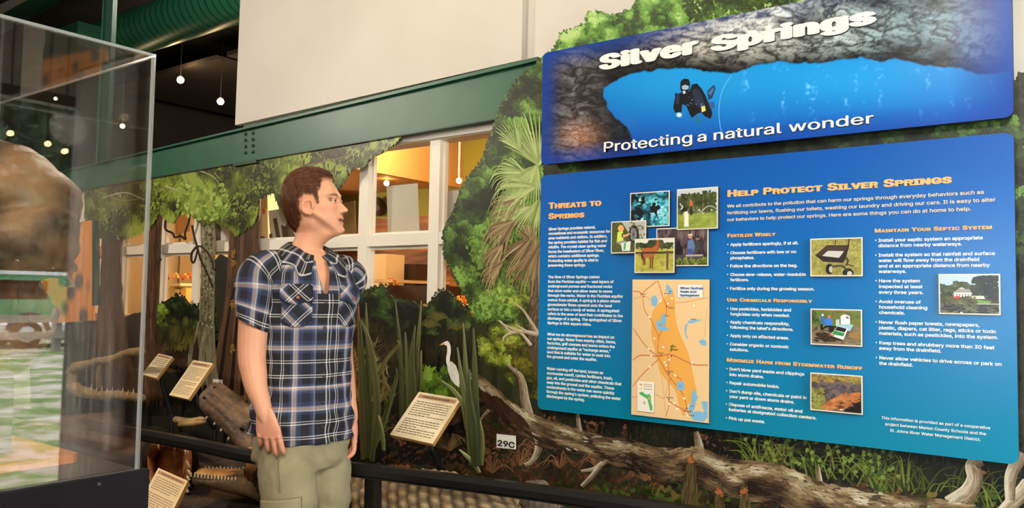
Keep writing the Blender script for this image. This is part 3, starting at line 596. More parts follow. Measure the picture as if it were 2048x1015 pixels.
q = scatter([(1480, 870), (1780, 890), (1800, 960), (1560, 930)], 110, 6); p.leaves(q[:, 0], q[:, 1], 10, 8, RNG.random(110)*3, ramp([(46, 60, 22), (84, 104, 40), (120, 140, 60)], RNG.random(110)), 5, 'round')
for cx, cy in ((1040, 930), (1120, 935), (1190, 930), (1075, 900), (1290, 960), (985, 945)):
    for k in range(9):
        a = R_(-160)+R_(140)*k/9+RNG.random()*.2; L_ = 40+22*RNG.random()
        p.stroke([(cx, cy), (cx+L_*.5*math.cos(a), cy+L_*.6*math.sin(a)), (cx+L_*math.cos(a), cy+L_*.35*math.sin(a)+10)], 3.4, 1.2, [(96, 62, 40), (132, 92, 62), (72, 46, 30)], 3.2, 5)
for cx, cy, sc in ((1330, 960, 1), (1385, 985, 1.2), (1590, 985, 1), (1760, 985, 1.1), (1480, 1000, 1)):
    for k in range(11):
        a = R_(-150)+R_(120)*k/10; L_ = 46*sc
        p.stroke([(cx, cy), (cx+L_*.6*math.cos(a), cy+L_*.7*math.sin(a)), (cx+L_*math.cos(a), cy+L_*.8*math.sin(a))], 4, 1, [(50, 66, 22), (84, 104, 40)], 3.3, 4)
p.out('forest_leaves', M_print, mural)
# palm
p = Paint(YR-.003)
p.poly([(1061, 560), (1079, 556), (1079, 690), (1075, 760), (1056, 700), (1057, 620)], (84, 70, 50), 1)
q = scatter([(1061, 560), (1079, 556), (1079, 690), (1057, 700)], 150, 3); p.leaves(q[:, 0], q[:, 1], 16, 3, R_(92)+RNG.random(150)*.3, ramp([(52, 42, 30), (96, 80, 60), (130, 112, 86)], RNG.random(150)), 2, 'blade')
def frond(cx, cy, a0, spread, L_, pal, n=17, droop=.35, w=4.6, lay=3.0):
    for k in range(n):
        a = a0+spread*(k/(n-1)-.5); l = L_*(.8+.2*math.sin(math.pi*k/(n-1)))*(.9+.2*RNG.random())
        dx, dy = math.cos(a), math.sin(a)
        p.stroke([(cx, cy), (cx+dx*l*.55, cy+dy*l*.55), (cx+dx*l*.82, cy+dy*l*.82+droop*l*.10), (cx+dx*l*.95, cy+dy*l*.95+droop*l*.4)], w, .8, pal, lay+RNG.random(), 3)
PG = [(112, 136, 66), (146, 168, 94), (182, 196, 128), (90, 112, 50)]; PB = [(120, 98, 62), (158, 134, 94), (92, 72, 46), (180, 160, 120)]
frond(1078, 330, R_(-100), 1.7, 118, PG, 19, .15); frond(1040, 300, R_(-118), 1.2, 70, PG, 13, .1)
frond(1050, 345, R_(185), 1.5, 72, PG, 17, .7); frond(1072, 372, R_(165), 1.3, 92, PG, 19, .8)
frond(1075, 330, R_(120), 1.3, 90, PG, 17, .5); frond(1060, 410, R_(160), 1.1, 92, PG, 17, .7); frond(1078, 400, R_(105), 1.2, 84, PG, 15, .4)
frond(1045, 395, R_(150), 1.2, 78, PB, 15, .9); frond(1030, 440, R_(140), 1.1, 78, PB, 15, .9); frond(1005, 490, R_(130), 1.0, 56, PB, 13, .8)
frond(1070, 470, R_(115), 1.5, 100, PB, 21, .6); frond(1005, 525, R_(135), .9, 56, PB, 11, .9); frond(1078, 490, R_(95), 1.6, 104, PB, 21, .3)
frond(1062, 480, R_(250), 1.6, 40, PB, 11, 0)
p.out('palm_tree', M_print, mural, label='pale green palm with drooping dead fronds')
# fallen log with snags
p = Paint(YR-.004)
LT = [(940, 742), (975, 760), (1020, 800), (1065, 828), (1120, 846), (1190, 868), (1260, 880), (1330, 896), (1400, 895), (1460, 918), (1560, 928), (1640, 962), (1740, 984), (1860, 996), (1960, 1010)]
LB = [(948, 802), (990, 826), (1040, 868), (1090, 894), (1150, 905), (1230, 930), (1300, 950), (1390, 970), (1450, 990), (1560, 1010), (1640, 1030), (1740, 1050), (1860, 1060), (1960, 1065)]
lt, lb = smooth_line(LT, 5), smooth_line(LB, 5); poly = np.vstack([jag(lt, 3, 7, 4, False), jag(lb, 3, 9, 5, False)[::-1]])
cut('fallen_log', poly, YR-.004, (84, 70, 50), (60, 46, 32), 10, label='pale weathered fallen log with broken snags')
q = scatter(poly, 3600, 70); yt = np.interp(q[:, 0], lt[:, 0], lt[:, 1]); yb = np.interp(q[:, 0], lb[:, 0], lb[:, 1]); s_ = (q[:, 1]-yt)/(yb-yt)
t = .66-.62*np.abs(s_-.20)+1.5*(fbm(q[:, 0]/42, s_*4, 71, 4)-.5)+(RNG.random(3600)-.5)*.2
sl = np.interp(q[:, 0], lt[:-1, 0], np.arctan2(np.diff(lt[:, 1]), np.diff(lt[:, 0])))
p.leaves(q[:, 0], q[:, 1], 15*(.5+RNG.random(3600)), 3.4, sl+(RNG.random(3600)-.5)*.3, ramp([(30, 20, 13), (66, 48, 33), (112, 90, 62), (150, 130, 96), (196, 184, 156)], t), 1+np.clip(t, 0, 1), 'blade')
q = scatter(poly, 260, 73); k_ = fbm(q[:, 0]/60, q[:, 1]/26, 5) > .66; q = q[k_]; n_ = len(q)
p.leaves(q[:, 0], q[:, 1], 11, 3.4, np.interp(q[:, 0], lt[:-1, 0], np.arctan2(np.diff(lt[:, 1]), np.diff(lt[:, 0])))+.5*(RNG.random(n_)-.5), ramp([(126, 130, 116), (150, 150, 132), (186, 178, 154)], RNG.random(n_)), 2.2, 'round')
q = scatter([(945, 770), (1000, 800), (1060, 850), (1030, 850), (960, 800)], 120, 74); p.leaves(q[:, 0], q[:, 1], 26, 6, R_(42)+RNG.random(120)*.2, ramp([(40, 24, 15), (66, 42, 27)], RNG.random(120)), 2.6, 'blade')
SN = [(166, 152, 126), (122, 102, 80), (196, 186, 166), (84, 66, 50)]
for a, w0, w1 in (([(1060, 842), (1050, 800), (1046, 770), (1040, 752), (1030, 742), (1014, 728)], 22, 5), ([(1040, 755), (1034, 745), (1033, 735)], 6, 2), ([(996, 800), (980, 818), (968, 830), (955, 848)], 9, 4), ([(1072, 862), (1078, 885), (1074, 905), (1064, 922), (1050, 930)], 18, 9),
                  ([(1275, 902), (1240, 910), (1215, 918), (1190, 936), (1162, 942)], 18, 6), ([(1200, 930), (1185, 950), (1163, 972)], 13, 8), ([(1162, 882), (1157, 845), (1155, 825)], 12, 7), ([(1402, 925), (1397, 885), (1392, 862)], 22, 9),
                  ([(1642, 990), (1638, 950), (1637, 928)], 18, 2), ([(1900, 1010), (1935, 985), (1950, 955), (1945, 930), (1962, 918)], 40, 26), ([(1990, 1040), (2040, 990), (2060, 970)], 26, 40), ([(2020, 1000), (2022, 950), (2045, 905)], 20, 30)):
    p.stroke(a, w0, w1, SN, .3, 8)
for a, w0, w1 in (([(1062, 690), (1040, 664), (1020, 662), (1000, 640)], 7, 2), ([(1078, 670), (1060, 640), (1045, 618), (1028, 606)], 8, 2), ([(1075, 668), (1040, 662), (1012, 670), (1006, 682)], 9, 2), ([(1042, 664), (1010, 650), (996, 640)], 6, 2), ([(1050, 660), (1030, 648)], 5, 2)):
    p.stroke(a, w0, w1, [(190, 176, 150), (150, 132, 104), (210, 200, 180)], 6, 8)
p.out('log_bark', M_print, mural, label='peeling grey and cream bark')
# cypress knees
for P_, tip in (([(1362, 1015), (1368, 960), (1376, 925), (1382, 912), (1388, 925), (1394, 960), (1397, 1015)], (1382, 918)), ([(1425, 1030), (1432, 990), (1438, 978), (1445, 990), (1450, 1030)], (1438, 984)), ([(1478, 1030), (1482, 985), (1488, 974), (1496, 990), (1502, 1030)], (1488, 980))):
    p = Paint(YR-.006); p.poly(P_, (82, 66, 40), 1); q = scatter(P_, 90, 7); p.leaves(q[:, 0], q[:, 1], 24, 3, R_(92)+RNG.random(90)*.1, ramp([(52, 40, 24), (84, 72, 40), (108, 86, 52)], RNG.random(90)), 2, 'blade')
    q = np.array(tip)+RNG.normal(0, 3, (14, 2)); p.leaves(q[:, 0], q[:, 1], 7, 5, RNG.random(14)*3, ramp([(150, 80, 36), (176, 104, 52)], RNG.random(14)), 3, 'round')
    p.out('cypress_knee', M_print, mural, label='cypress knee with orange tip')
# egret
p = Paint(YL-.006)
EW = (226, 220, 204)
p.stroke([(892, 686), (897, 690), (898, 702), (896, 716), (897, 726), (902, 736)], 7, 8, EW, 3, 8)
p.poly([(881, 688), (889, 683), (895, 681), (899, 685), (899, 691), (893, 690), (888, 689)], EW, 3.5)
p.poly([(877, 690), (889, 685), (889, 689)], (196, 150, 60), 3.8)
p.poly([(894, 726), (903, 722), (912, 730), (917, 745), (920, 762), (918, 774), (910, 768), (902, 758), (896, 742)], EW, 3.2)
for k in range(9): p.stroke([(902+k*1.2, 730+k*2), (907+k*1.1, 746+k*2), (912+k*.8, 762+k*1.6)], 2.2, .8, [(206, 198, 180), (240, 236, 224), (180, 172, 152)], 4, 4)
p.stroke([(913, 765), (914, 790), (913, 815)], 2.2, 1.8, (40, 36, 28), 3); p.stroke([(917, 768), (919, 790), (920, 815)], 2.2, 1.8, (40, 36, 28), 3)
p.out('egret', M_print, mural, label='white egret standing in the undergrowth')
# ------------------------------------------------------------------ the two blue signs
import os
def font():
    try: return bpy.data.fonts.load(os.path.join(bpy.utils.system_resource('DATAFILES'), 'fonts', 'Inter.woff2'))
    except Exception: return None
FONT = font()
YS, YH_ = -.085, -.095
def rrect(tl, br, Y, r, th, tr=None):       # rounded panel given two opposite corners in the picture
    a, b = at(*tl, Y), at(*br, Y); x0, x1, z0, z1 = a[0], b[0], b[2], a[2]; P_ = []
    for cx, cz, s in ((x1-r, z1-r, 0), (x0+r, z1-r, 1), (x0+r, z0+r, 2), (x1-r, z0+r, 3)):
        for k in range(9): w = math.pi/2*(s+k/8); P_.append((cx+r*math.cos(w), Y, cz+r*math.sin(w)))
    return P_[::-1], (x0, x1, z0, z1)
def text(parent, name, lines, p0, ylast, right, cap, mat_, fat=0.0, Y=0.0, small=False, align='LEFT', label=None, sc=.74, ext=.0006, sp=1.0, ring=None, k=14):
    c = bpy.data.curves.new(name, 'FONT'); c.body = '\n'.join(lines); c.extrude = ext; c.align_x = align
    if FONT: c.font = FONT
    a = at(p0[0], p0[1], Y); ch = at(p0[0], p0[1]-cap, Y)[2]-a[2]; size = ch/.727; c.size = size; c.offset = fat*size
    c.space_character = sp; c.resolution_u = 3
    if len(lines) > 1: c.space_line = (a[2]-at(p0[0], ylast, Y)[2])/(len(lines)-1)/size
    if small:
        c.small_caps_scale = sc
        for i in range(len(c.body)): c.body_format[i].use_small_caps = True
    o = bpy.data.objects.new(name, c); col.objects.link(o); bpy.context.view_layer.update()
    me = bpy.data.meshes.new_from_object(o.evaluated_get(bpy.context.evaluated_depsgraph_get())); bpy.data.objects.remove(o); bpy.data.curves.remove(c)
    V = np.zeros(len(me.vertices)*3); me.vertices.foreach_get('co', V); V = V.reshape(-1, 3); F = [tuple(p.vertices) for p in me.polygons]; bpy.data.meshes.remove(me)
    if ring:                                # heavy face: the outline thickened by overlapped copies
        n = len(V); R = [V+np.array([ring[0]*size*math.cos(2*math.pi*i/k), ring[1]*size*math.sin(2*math.pi*i/k), 6e-5*(i+1)]) for i in range(k)]
        F = [tuple(i+j*n for i in f) for j in range(k+1) for f in F]; V = np.vstack([V]+R)
    x1 = at(right[0], right[1], Y)[0]; lo, hi = V[:, 0].min(), V[:, 0].max()
    X = a[0]+(V[:, 0]-lo)/(hi-lo)*(x1-a[0])
    return mk(name, np.stack([X, Y-ext-V[:, 2], a[2]+V[:, 1]], 1), F, mat_, parent, label=label)
M_sign, nt, bs = nodes('blue_sign_print'); P(bs, Roughness=.26); bs.inputs['Specular IOR Level'].default_value = .45
tc = nt.nodes.new('ShaderNodeTexCoord'); sx_ = nt.nodes.new('ShaderNodeSeparateXYZ'); nt.links.new(tc.outputs['Generated'], sx_.inputs[0])
rp = nt.nodes.new('ShaderNodeValToRGB')
for i, (p_, c_) in enumerate(((0, (0, 124, 152)), (.35, (0, 114, 172)), (.8, (0, 92, 176)), (1, (0, 82, 170)))):
    e = rp.color_ramp.elements[i] if i < 2 else rp.color_ramp.elements.new(p_)
    e.position = p_; e.color = rgba(c_)
nt.links.new(sx_.outputs['Z'], rp.inputs[0]); nt.links.new(rp.outputs[0], bs.inputs['Base Color'])
M_edge = mat('sign_core', (14, 22, 40), .6)
M_tw = mat('white_lettering', (232, 232, 226), .5); M_tg = mat('cream_lettering', (226, 206, 168), .5); M_to = mat('peach_lettering', (232, 176, 110), .5)
# info panel
Pp, (ix0, ix1, iz0, iz1) = rrect((1082, 351), (2037.5, 929), YS, .022, .02)
info = thing('information_sign', ((ix0+ix1)/2, YS, iz0), 'large blue gradient information panel with white text, photo tiles and a map', 'sign')
MB().prism(Pp, (0, .003, 0)).out('print_panel', M_sign, info)
MB().prism([(x, YS+.003, z) for x, _, z in Pp], (0, .018, 0)).out('backing_board', M_edge, info)
bt = MB()
for x, z in ((ix0+.2, iz0+.2), (ix1-.2, iz0+.2), (ix0+.2, iz1-.2), (ix1-.2, iz1-.2)):
    MB().tube([(x, YS+.02, z), (x, YR-.0075, z)], .02, 12).out('standoff', M_edge, info)
T = YS-.0005
def head(lines, p0, yl, right, cap, fat=.055, sp=1.08, name='heading'): return text(info, name, lines, p0, yl, right, cap, M_to, 0, T, True, sc=.78, sp=sp, ring=(fat, fat*.62))
def para(lines, p0, yl, right, cap=7.4, m=M_tw, name='paragraph', fat=.026, align='LEFT'): return text(info, name, lines, p0, yl, right, cap, m, 0, T, align=align, ring=(fat, fat*.8), k=6, ext=.0003)
head(['Threats to'], (1097, 417), 0, (1203, 410), 16); head(['Springs'], (1097, 437.5), 0, (1169, 434), 15)
para(['Silver Springs provides natural,', 'recreational and economic resources for', 'area residents and visitors. In addition,', 'the spring provides habitat for fish and', 'wildlife. The crystal clear spring water', 'forms the headwaters of Silver River,', 'which contains additional springs.', 'Protecting water quality is vital to', 'preserving these springs.'], (1097, 460.4), 532.7, (1221, 464))
para(['The flow of Silver Springs comes', 'from the Floridan aquifer \u2014 vast layers of', 'underground porous and fractured rocks', 'that store water and allow water to move', 'through the rocks. Water in the Floridan aquifer', 'comes from rainfall. A spring is a place where', 'groundwater flows upward onto the land', 'surface or into a body of water. A springshed', 'refers to the area of land that contributes to the', 'discharge of a spring. The springshed of Silver', 'Springs is 884 square miles.'], (1096, 556), 647.5, (1246, 632))
para(['What we do aboveground has an impact on', 'our springs. Water from nearby cities, farms,', 'factories, golf courses and lawns enters the', 'underground aquifer at "recharge areas,"', 'land that is suitable for water to soak into', 'the ground and enter the aquifer.'], (1094.5, 670), 714.5, (1232, 684))
para(['Water running off the land, known as', 'stormwater runoff, carries fertilizers, trash,', 'gas, oil, and pesticides and other chemicals that', 'seep into the ground and the aquifer. These', 'contaminants in the water can move quickly', "through the spring's system, polluting the water", 'discharged by the spring.'], (1093.5, 738.5), 793.7, (1242.6, 790))
head(['Help Protect Silver Springs'], (1455, 393), 0, (1904, 365), 17.5)
para(['We all contribute to the pollution that can harm our springs through everyday behaviors such as', 'fertilizing our lawns, flushing our toilets, washing our laundry and driving our cars. It is easy to alter', 'our behaviors to help protect our springs. Here are some things you can do at home to help.'], (1454, 415), 442, (1991.5, 398), 8.6, M_tg, fat=.014)
head(['Fertilize Wisely'], (1455, 474), 0, (1551, 471), 9.4, .045); head(['Use Chemicals Responsibly'], (1454.5, 602), 0, (1624.5, 604), 9, .045)
head(['Minimize Harm from Stormwater Runoff'], (1454, 722), 0, (1725, 738), 9.6, .045); head(['Maintain Your Septic System'], (1749.5, 464.5), 0, (1984, 456), 10, .045)
def bullet(lines, x, y, yl, xr, cap=8.0):
    para(lines, (x, y), yl, (xr, y), cap, name='bullet_text', fat=.022)
    c = at(x-5.2, y-3.2, T); MB().tube([c+(0, .0005, 0), c+(0, -.0005, 0)], .0019, 10).out('bullet_dot', M_tw, info)
for b in ((['Apply fertilizers sparingly, if at all.'], 1460.7, 491.5, 0, 1597), (['Choose fertilizers with low or no', 'phosphates.'], 1460.7, 508, 518.2, 1592.7), (['Follow the directions on the bag.'], 1460.5, 534.3, 0, 1595),
          (['Choose slow-release, water-insoluble', 'fertilizers.'], 1460.5, 551.4, 561.8, 1612), (['Fertilize only during the growing season.'], 1460.3, 579, 0, 1629),
          (['Use pesticides, herbicides and', 'fungicides only when needed.'], 1460.3, 619.5, 630, 1582), (['Apply chemicals responsibly,', "following the label's directions."], 1460, 646, 656.4, 1587), (['Apply only on affected areas.'], 1460, 673, 0, 1578), (['Consider organic or nontoxic', 'solutions.'], 1459.6, 690, 700.5, 1577.6),
          (["Don't blow yard waste and clippings", 'into storm drains.'], 1459, 740, 750.7, 1608.8), (['Repair automobile leaks.'], 1459, 767.4, 0, 1558.6), (["Don't dump oils, chemicals or paint in", 'your yard or down storm drains.'], 1458.6, 784, 794.5, 1613), (['Dispose of antifreeze, motor oil and', 'batteries at designated collection centers.'], 1458, 810.5, 820.6, 1633), (['Pick up pet waste.'], 1458, 838, 0, 1530)):
    bullet(*b)
for b in ((['Install your septic system an appropriate', 'distance from nearby waterways.'], 1756.6, 483.3, 494, 1966), (['Install the system so that rainfall and surface', 'water will flow away from the drainfield', 'and at an appropriate distance from nearby', 'waterways.'], 1757, 512.8, 545.4, 1990), (['Have the system', 'inspected at least', 'every three years.'], 1757.5, 564, 586.7, 1846.7), (['Avoid overuse of', 'household cleaning', 'chemicals.'], 1757.6, 605.4, 627.2, 1854.4),
          (['Never flush paper towels, newspapers,', 'plastic, diapers, cat litter, rags, sticks or toxic', 'materials, such as pesticides, into the system.'], 1757.8, 646.6, 668.6, 1996), (['Keep trees and shrubbery more than 30 feet', 'away from the drainfield.'], 1758, 687.6, 698.4, 1989), (['Never allow vehicles to drive across or park on', 'the drainfield.'], 1758, 717.5, 728.5, 2003)):
    bullet(*b, cap=8.8)
para(['This information is provided as part of a cooperative', 'project between Marion County Schools and the', 'St. Johns River Water Management District.'], (1763, 837), 860.5, (1980.5, 855), 7.6, name='credit_text', align='CENTER', fat=.008)
# photo tiles
class Pic(Paint):                          # printed picture: (0,0) top left, (100,100) bottom right of a tile
    def __init__(s, x0, x1, z0, z1, Y): Paint.__init__(s, Y); s.q = (x0, x1, z0, z1)
    def out(s, name, mat, parent, label=None):
        X = np.clip(np.vstack(s.X), 0, 100)/100; L = np.concatenate(s.L); x0, x1, z0, z1 = s.q
        V = np.stack([x0+(x1-x0)*X[:, 0], s.Y-L*.00012, z1-(z1-z0)*X[:, 1]], 1); return mk(name, V, s.F, mat, parent, cols=np.vstack(s.C), label=label)
    def rect(s, a, b, c, d, co, l=.2): s.poly([(a, b), (c, b), (c, d), (a, d)], co, l)
    def fill(s, a, b, c, d, n, L, Wd, ang, angv, pal, seed, ns=18, bias=.5, layer=.6, shape='leaf'):
        foliage(s, [(a, b), (c, b), (c, d), (a, d)], n, L, Wd, ang, angv, pal, seed, ns, bias, layer=layer, shape=shape)
    def ell(s, cx, cy, rx, ry, co, l=2, n=14, a0=0): s.poly([(cx+rx*math.cos(a0+2*math.pi*k/n), cy+ry*math.sin(a0+2*math.pi*k/n)) for k in range(n)], co, l)
M_photo = mat_attr('photo_print', .28, .5); M_bord = mat('photo_border', (222, 216, 196), .5); M_side = mat('photo_mount_side', (40, 34, 34), .6)
def tile(tl, br, Y, label, back=.016, name='photo_tile', border=M_bord):
    a, b = at(*tl, Y), at(*br, Y); t = MB().box((a[0], Y, b[2]), (b[0], Y+.0015, a[2])).out(name, border, info, label=label)
    MB().box((a[0]+.001, Y+.0015, b[2]+.001), (b[0]-.001, YS-.0002, a[2]-.001)).out('mount_block', M_side, t)
    i = .0035; return t, Pic(a[0]+i, b[0]-i, b[2]+i, a[2]-i, Y-.0002)
GRN = [(52, 66, 22), (92, 112, 36), (130, 148, 54), (160, 172, 84)]; TRE = [(20, 26, 12), (42, 52, 24), (70, 80, 40), (104, 110, 66)]
t, p = tile((1260.5, 386), (1339, 451.5), YS-.012, 'photo tile of a dark diver silhouette in turquoise water')
p.rect(0, 0, 100, 100, (16, 46, 60)); p.fill(0, 0, 100, 100, 420, 13, 8, 0, 3, [(6, 16, 22), (14, 44, 56), (30, 110, 132), (90, 190, 206), (170, 232, 236)], 80, 30, .46)
p.fill(0, 0, 34, 100, 120, 16, 12, 0, 3, [(4, 8, 10), (10, 22, 26)], 81); p.fill(54, 30, 100, 100, 200, 9, 6, 0, 3, [(24, 120, 150), (80, 186, 206), (170, 230, 236)], 82)
p.poly([(50, 44), (58, 38), (66, 42), (74, 38), (80, 48), (70, 56), (70, 74), (62, 60), (54, 62)], (8, 14, 18), 4); p.ell(62, 36, 5, 6, (10, 16, 20), 4.2); p.out('picture', M_photo, t)
t, p = tile((1354, 378.5), (1435.5, 456.5), YS-.018, 'photo tile of a sprinkler wetting a green lawn before pines')
p.rect(0, 0, 100, 100, (190, 200, 206)); p.fill(0, 12, 100, 62, 420, 10, 6, 0, 3, TRE, 83); p.fill(64, 0, 84, 58, 60, 10, 6, 0, 3, TRE, 84); p.rect(60, 14, 62, 66, (44, 36, 22), 3); p.rect(70, 8, 72, 66, (44, 36, 22), 3)
p.rect(0, 62, 100, 100, (136, 150, 60), 1); p.fill(0, 62, 100, 100, 260, 10, 3, 0, .3, [(106, 124, 44), (146, 160, 66), (176, 184, 98)], 85, layer=1.2)
p.rect(33, 30, 38, 66, (46, 32, 18), 3.4); p.poly([(18, 56), (28, 60), (29, 95), (17, 95)], (236, 226, 206), 4); p.poly([(14, 58), (26, 54), (30, 68), (16, 72)], (196, 180, 130), 3.8); p.ell(35, 36, 4, 8, (196, 104, 50), 4.2)
for k in range(12): p.stroke([(60+k*3.6, 60-14*math.sin(k/4)), (63+k*3.6, 58-14*math.sin(k/4+.2))], 1.6, 1.2, (214, 218, 210), 4.4, 2)
p.out('picture', M_photo, t)
t, p = tile((1313, 456.5), (1416.5, 531), YS-.011, 'photo tile of two men fishing from a boat by dark trees')
p.rect(0, 0, 100, 100, (44, 34, 40)); p.fill(0, 0, 100, 66, 320, 26, 3, 1.57, .1, [(26, 22, 28), (58, 44, 52), (92, 76, 80), (130, 110, 104)], 86, shape='blade'); p.fill(0, 82, 100, 100, 140, 8, 3, -1.5, .6, GRN, 87, layer=3)
p.poly([(30, 72), (66, 72), (96, 78), (94, 86), (56, 90), (34, 84)], (70, 66, 74), 2.5); p.poly([(0, 60), (30, 58), (36, 84), (0, 92)], (34, 38, 62), 2.6); p.poly([(62, 34), (72, 30), (76, 52), (70, 76), (62, 78)], (92, 120, 160), 4); p.poly([(62, 56), (72, 56), (72, 78), (63, 80)], (52, 84, 150), 4.3)
p.ell(67, 24, 4, 5, (196, 140, 110), 4.5); p.poly([(62, 21), (72, 20), (71, 15), (63, 16)], (206, 190, 176), 4.7); p.poly([(78, 36), (87, 38), (88, 60), (76, 60)], (58, 64, 62), 4); p.ell(81, 29, 4, 5, (150, 100, 80), 4.5); p.poly([(77, 27), (86, 27), (85, 22), (78, 22)], (46, 52, 50), 4.7); p.rect(58, 72, 92, 77, (176, 160, 140), 4.8)
p.out('picture', M_photo, t)
t, p = tile((1222.5, 443), (1291.5, 505), YS-.02, 'photo tile of a blond child scrubbing a car wheel')
p.rect(0, 0, 100, 100, (76, 82, 42)); p.fill(0, 0, 100, 100, 200, 8, 5, 0, 3, [(52, 58, 28), (86, 92, 48), (112, 114, 66)], 88); p.poly([(30, 0), (100, 0), (100, 66), (86, 60), (78, 22), (60, 20), (50, 34)], (176, 174, 170), 2); p.ell(67, 40, 15, 30, (30, 28, 28), 2.6); p.ell(66, 42, 10, 21, (140, 140, 140), 3)
for k in range(7): p.stroke([(66, 42), (66+9*math.cos(k*.9), 42+19*math.sin(k*.9))], 2, 2, (60, 60, 62), 3.3, 2)
p.ell(27, 20, 9, 11, (226, 176, 96), 4); p.ell(32, 22, 5, 8, (226, 160, 120), 4.2); p.poly([(18, 32), (34, 30), (36, 56), (30, 70), (15, 66)], (206, 224, 90), 4); p.poly([(30, 36), (38, 40), (36, 52), (30, 50)], (52, 60, 80), 4.4); p.stroke([(34, 46), (46, 44), (54, 38)], 8, 5, (226, 160, 120), 4.6)
p.poly([(14, 66), (38, 60), (44, 66), (30, 78)], (150, 150, 150), 4.3); p.poly([(28, 70), (58, 64), (56, 96), (32, 96)], (222, 226, 222), 5); p.poly([(38, 70), (44, 68), (42, 92), (36, 92)], (60, 170, 70), 5.3); p.out('picture', M_photo, t)
t, p = tile((1269.5, 477.5), (1348.5, 545), YS-.026, 'photo tile of a chestnut horse behind a paddock fence')
p.rect(0, 0, 100, 26, (216, 214, 202)); p.fill(0, 12, 100, 30, 120, 9, 7, 0, 3, TRE, 89, layer=.9); p.fill(36, 4, 72, 28, 120, 9, 7, 0, 3, TRE, 90); p.rect(0, 26, 100, 100, (166, 168, 60), 1); p.fill(0, 28, 100, 100, 340, 9, 3, 0, .8, [(126, 120, 44), (170, 170, 62), (196, 190, 96), (146, 110, 56)], 91, layer=1.2)
HB = (176, 92, 46)
p.poly([(18, 30), (30, 25), (44, 27), (54, 18), (58, 6), (62, 8), (64, 20), (60, 34), (54, 46), (46, 54), (24, 54), (17, 44)], HB, 4); p.poly([(54, 16), (57, 3), (60, 2), (64, 12), (64, 30), (60, 34), (57, 26)], (160, 82, 42), 4.4); p.poly([(57, 4), (58, 0), (60, 4)], HB, 4.5); p.poly([(61, 4), (63, 1), (64, 6)], HB, 4.5)
for x0, x1 in ((20, 22), (24, 26), (40, 41), (47, 46)): p.stroke([(x0, 46), (x1, 68), (x1-.5, 90 if x0 > 30 else 80)], 5, 2.6, [(140, 70, 36), (96, 48, 28)], 3.8, 3)
p.poly([(18, 32), (15, 50), (18, 66), (21, 50)], (60, 34, 22), 4.6); p.rect(0, 38, 100, 44, (70, 54, 40), 5.4); p.poly([(82, 36), (88, 36), (87, 94), (82, 94)], (96, 78, 58), 5.6); p.out('picture', M_photo, t)
t, p = tile((1620.5, 477), (1725.5, 552), YS-.012, 'photo tile of a dark push spreader cart on grass')
p.rect(0, 0, 100, 100, (146, 140, 66)); p.fill(0, 0, 100, 100, 560, 9, 3, -1.2, 1, [(104, 100, 40), (146, 140, 64), (180, 172, 96), (120, 116, 52)], 92)
DK = (40, 28, 26); p.stroke([(74, 20), (77, 0)], 2.6, 2.6, DK, 4, 2); p.stroke([(48, 16), (50, 2)], 2, 2, DK, 4, 2)
p.poly([(8, 44), (32, 16), (77, 18), (70, 52), (64, 66), (24, 62)], DK, 4); p.poly([(10, 44), (33, 18), (74, 20), (60, 52)], (66, 48, 42), 4.4); p.poly([(22, 46), (34, 32), (66, 34), (56, 52)], (196, 192, 184), 4.8)
p.ell(37, 83, 8, 15, (28, 24, 24), 4.2); p.ell(40, 84, 4, 9, (190, 180, 160), 4.6); p.ell(74, 94, 11, 13, (28, 24, 24), 4.2); p.ell(77, 96, 5, 7, (200, 192, 172), 4.6); p.stroke([(40, 78), (60, 74), (74, 88)], 5, 4, (60, 54, 54), 4.3, 4); p.stroke([(68, 50), (74, 60), (70, 74)], 3, 3, DK, 4.3, 4); p.stroke([(72, 70), (86, 76)], 2.4, 2.4, DK, 4.3, 3); p.out('picture', M_photo, t)
t, p = tile((1621, 616.5), (1724.5, 693), YS-.012, 'photo tile of chemical bottles and a green bag on a kerb')
p.rect(0, 0, 100, 100, (106, 96, 76)); p.fill(0, 0, 100, 52, 360, 8, 4, -1.3, 1, [(34, 56, 16), (66, 96, 30), (100, 130, 50), (126, 110, 50)], 93); p.fill(0, 46, 100, 100, 260, 12, 5, 0, .4, [(62, 50, 36), (110, 90, 60), (140, 126, 104), (86, 60, 30)], 94, layer=1)
p.poly([(18, 42), (60, 48), (58, 70), (18, 58)], (22, 18, 14), 2.4); p.poly([(76, 66), (98, 58), (98, 84), (80, 80)], (150, 116, 54), 2.4); p.fill(8, 68, 60, 92, 60, 12, 4, .3, .4, [(28, 18, 10), (60, 38, 20)], 95, layer=2.6)
p.poly([(19, 18), (25, 18), (28, 24), (28, 42), (20, 42)], (58, 104, 170), 4); p.poly([(21, 12), (25, 12), (25, 18), (21, 18)], (220, 224, 230), 4.2); p.poly([(27, 30), (34, 22), (41, 24), (43, 44), (30, 46)], (56, 120, 214), 4.3); p.poly([(33, 16), (40, 16), (39, 23), (34, 23)], (236, 110, 40), 4.5)
p.poly([(50, 28), (57, 26), (58, 44), (50, 46)], (190, 196, 196), 4.2); p.poly([(60, 16), (68, 11), (78, 16), (79, 40), (60, 42)], (226, 230, 228), 4.3); p.poly([(70, 17), (76, 19), (76, 25), (71, 22)], (80, 96, 50), 4.6); p.poly([(48, 44), (86, 40), (78, 60), (60, 52)], (150, 200, 214), 4.4)
p.poly([(54, 46), (75, 53), (65, 86), (38, 74)], (222, 226, 222), 5); p.poly([(54, 47), (72, 53), (68, 64), (48, 58)], (20, 22, 22), 5.4); p.poly([(47, 59), (68, 66), (65, 76), (42, 70)], (44, 140, 66), 5.5); p.poly([(40, 70), (47, 73), (46, 77), (39, 75)], (226, 96, 40), 5.6); p.out('picture', M_photo, t)
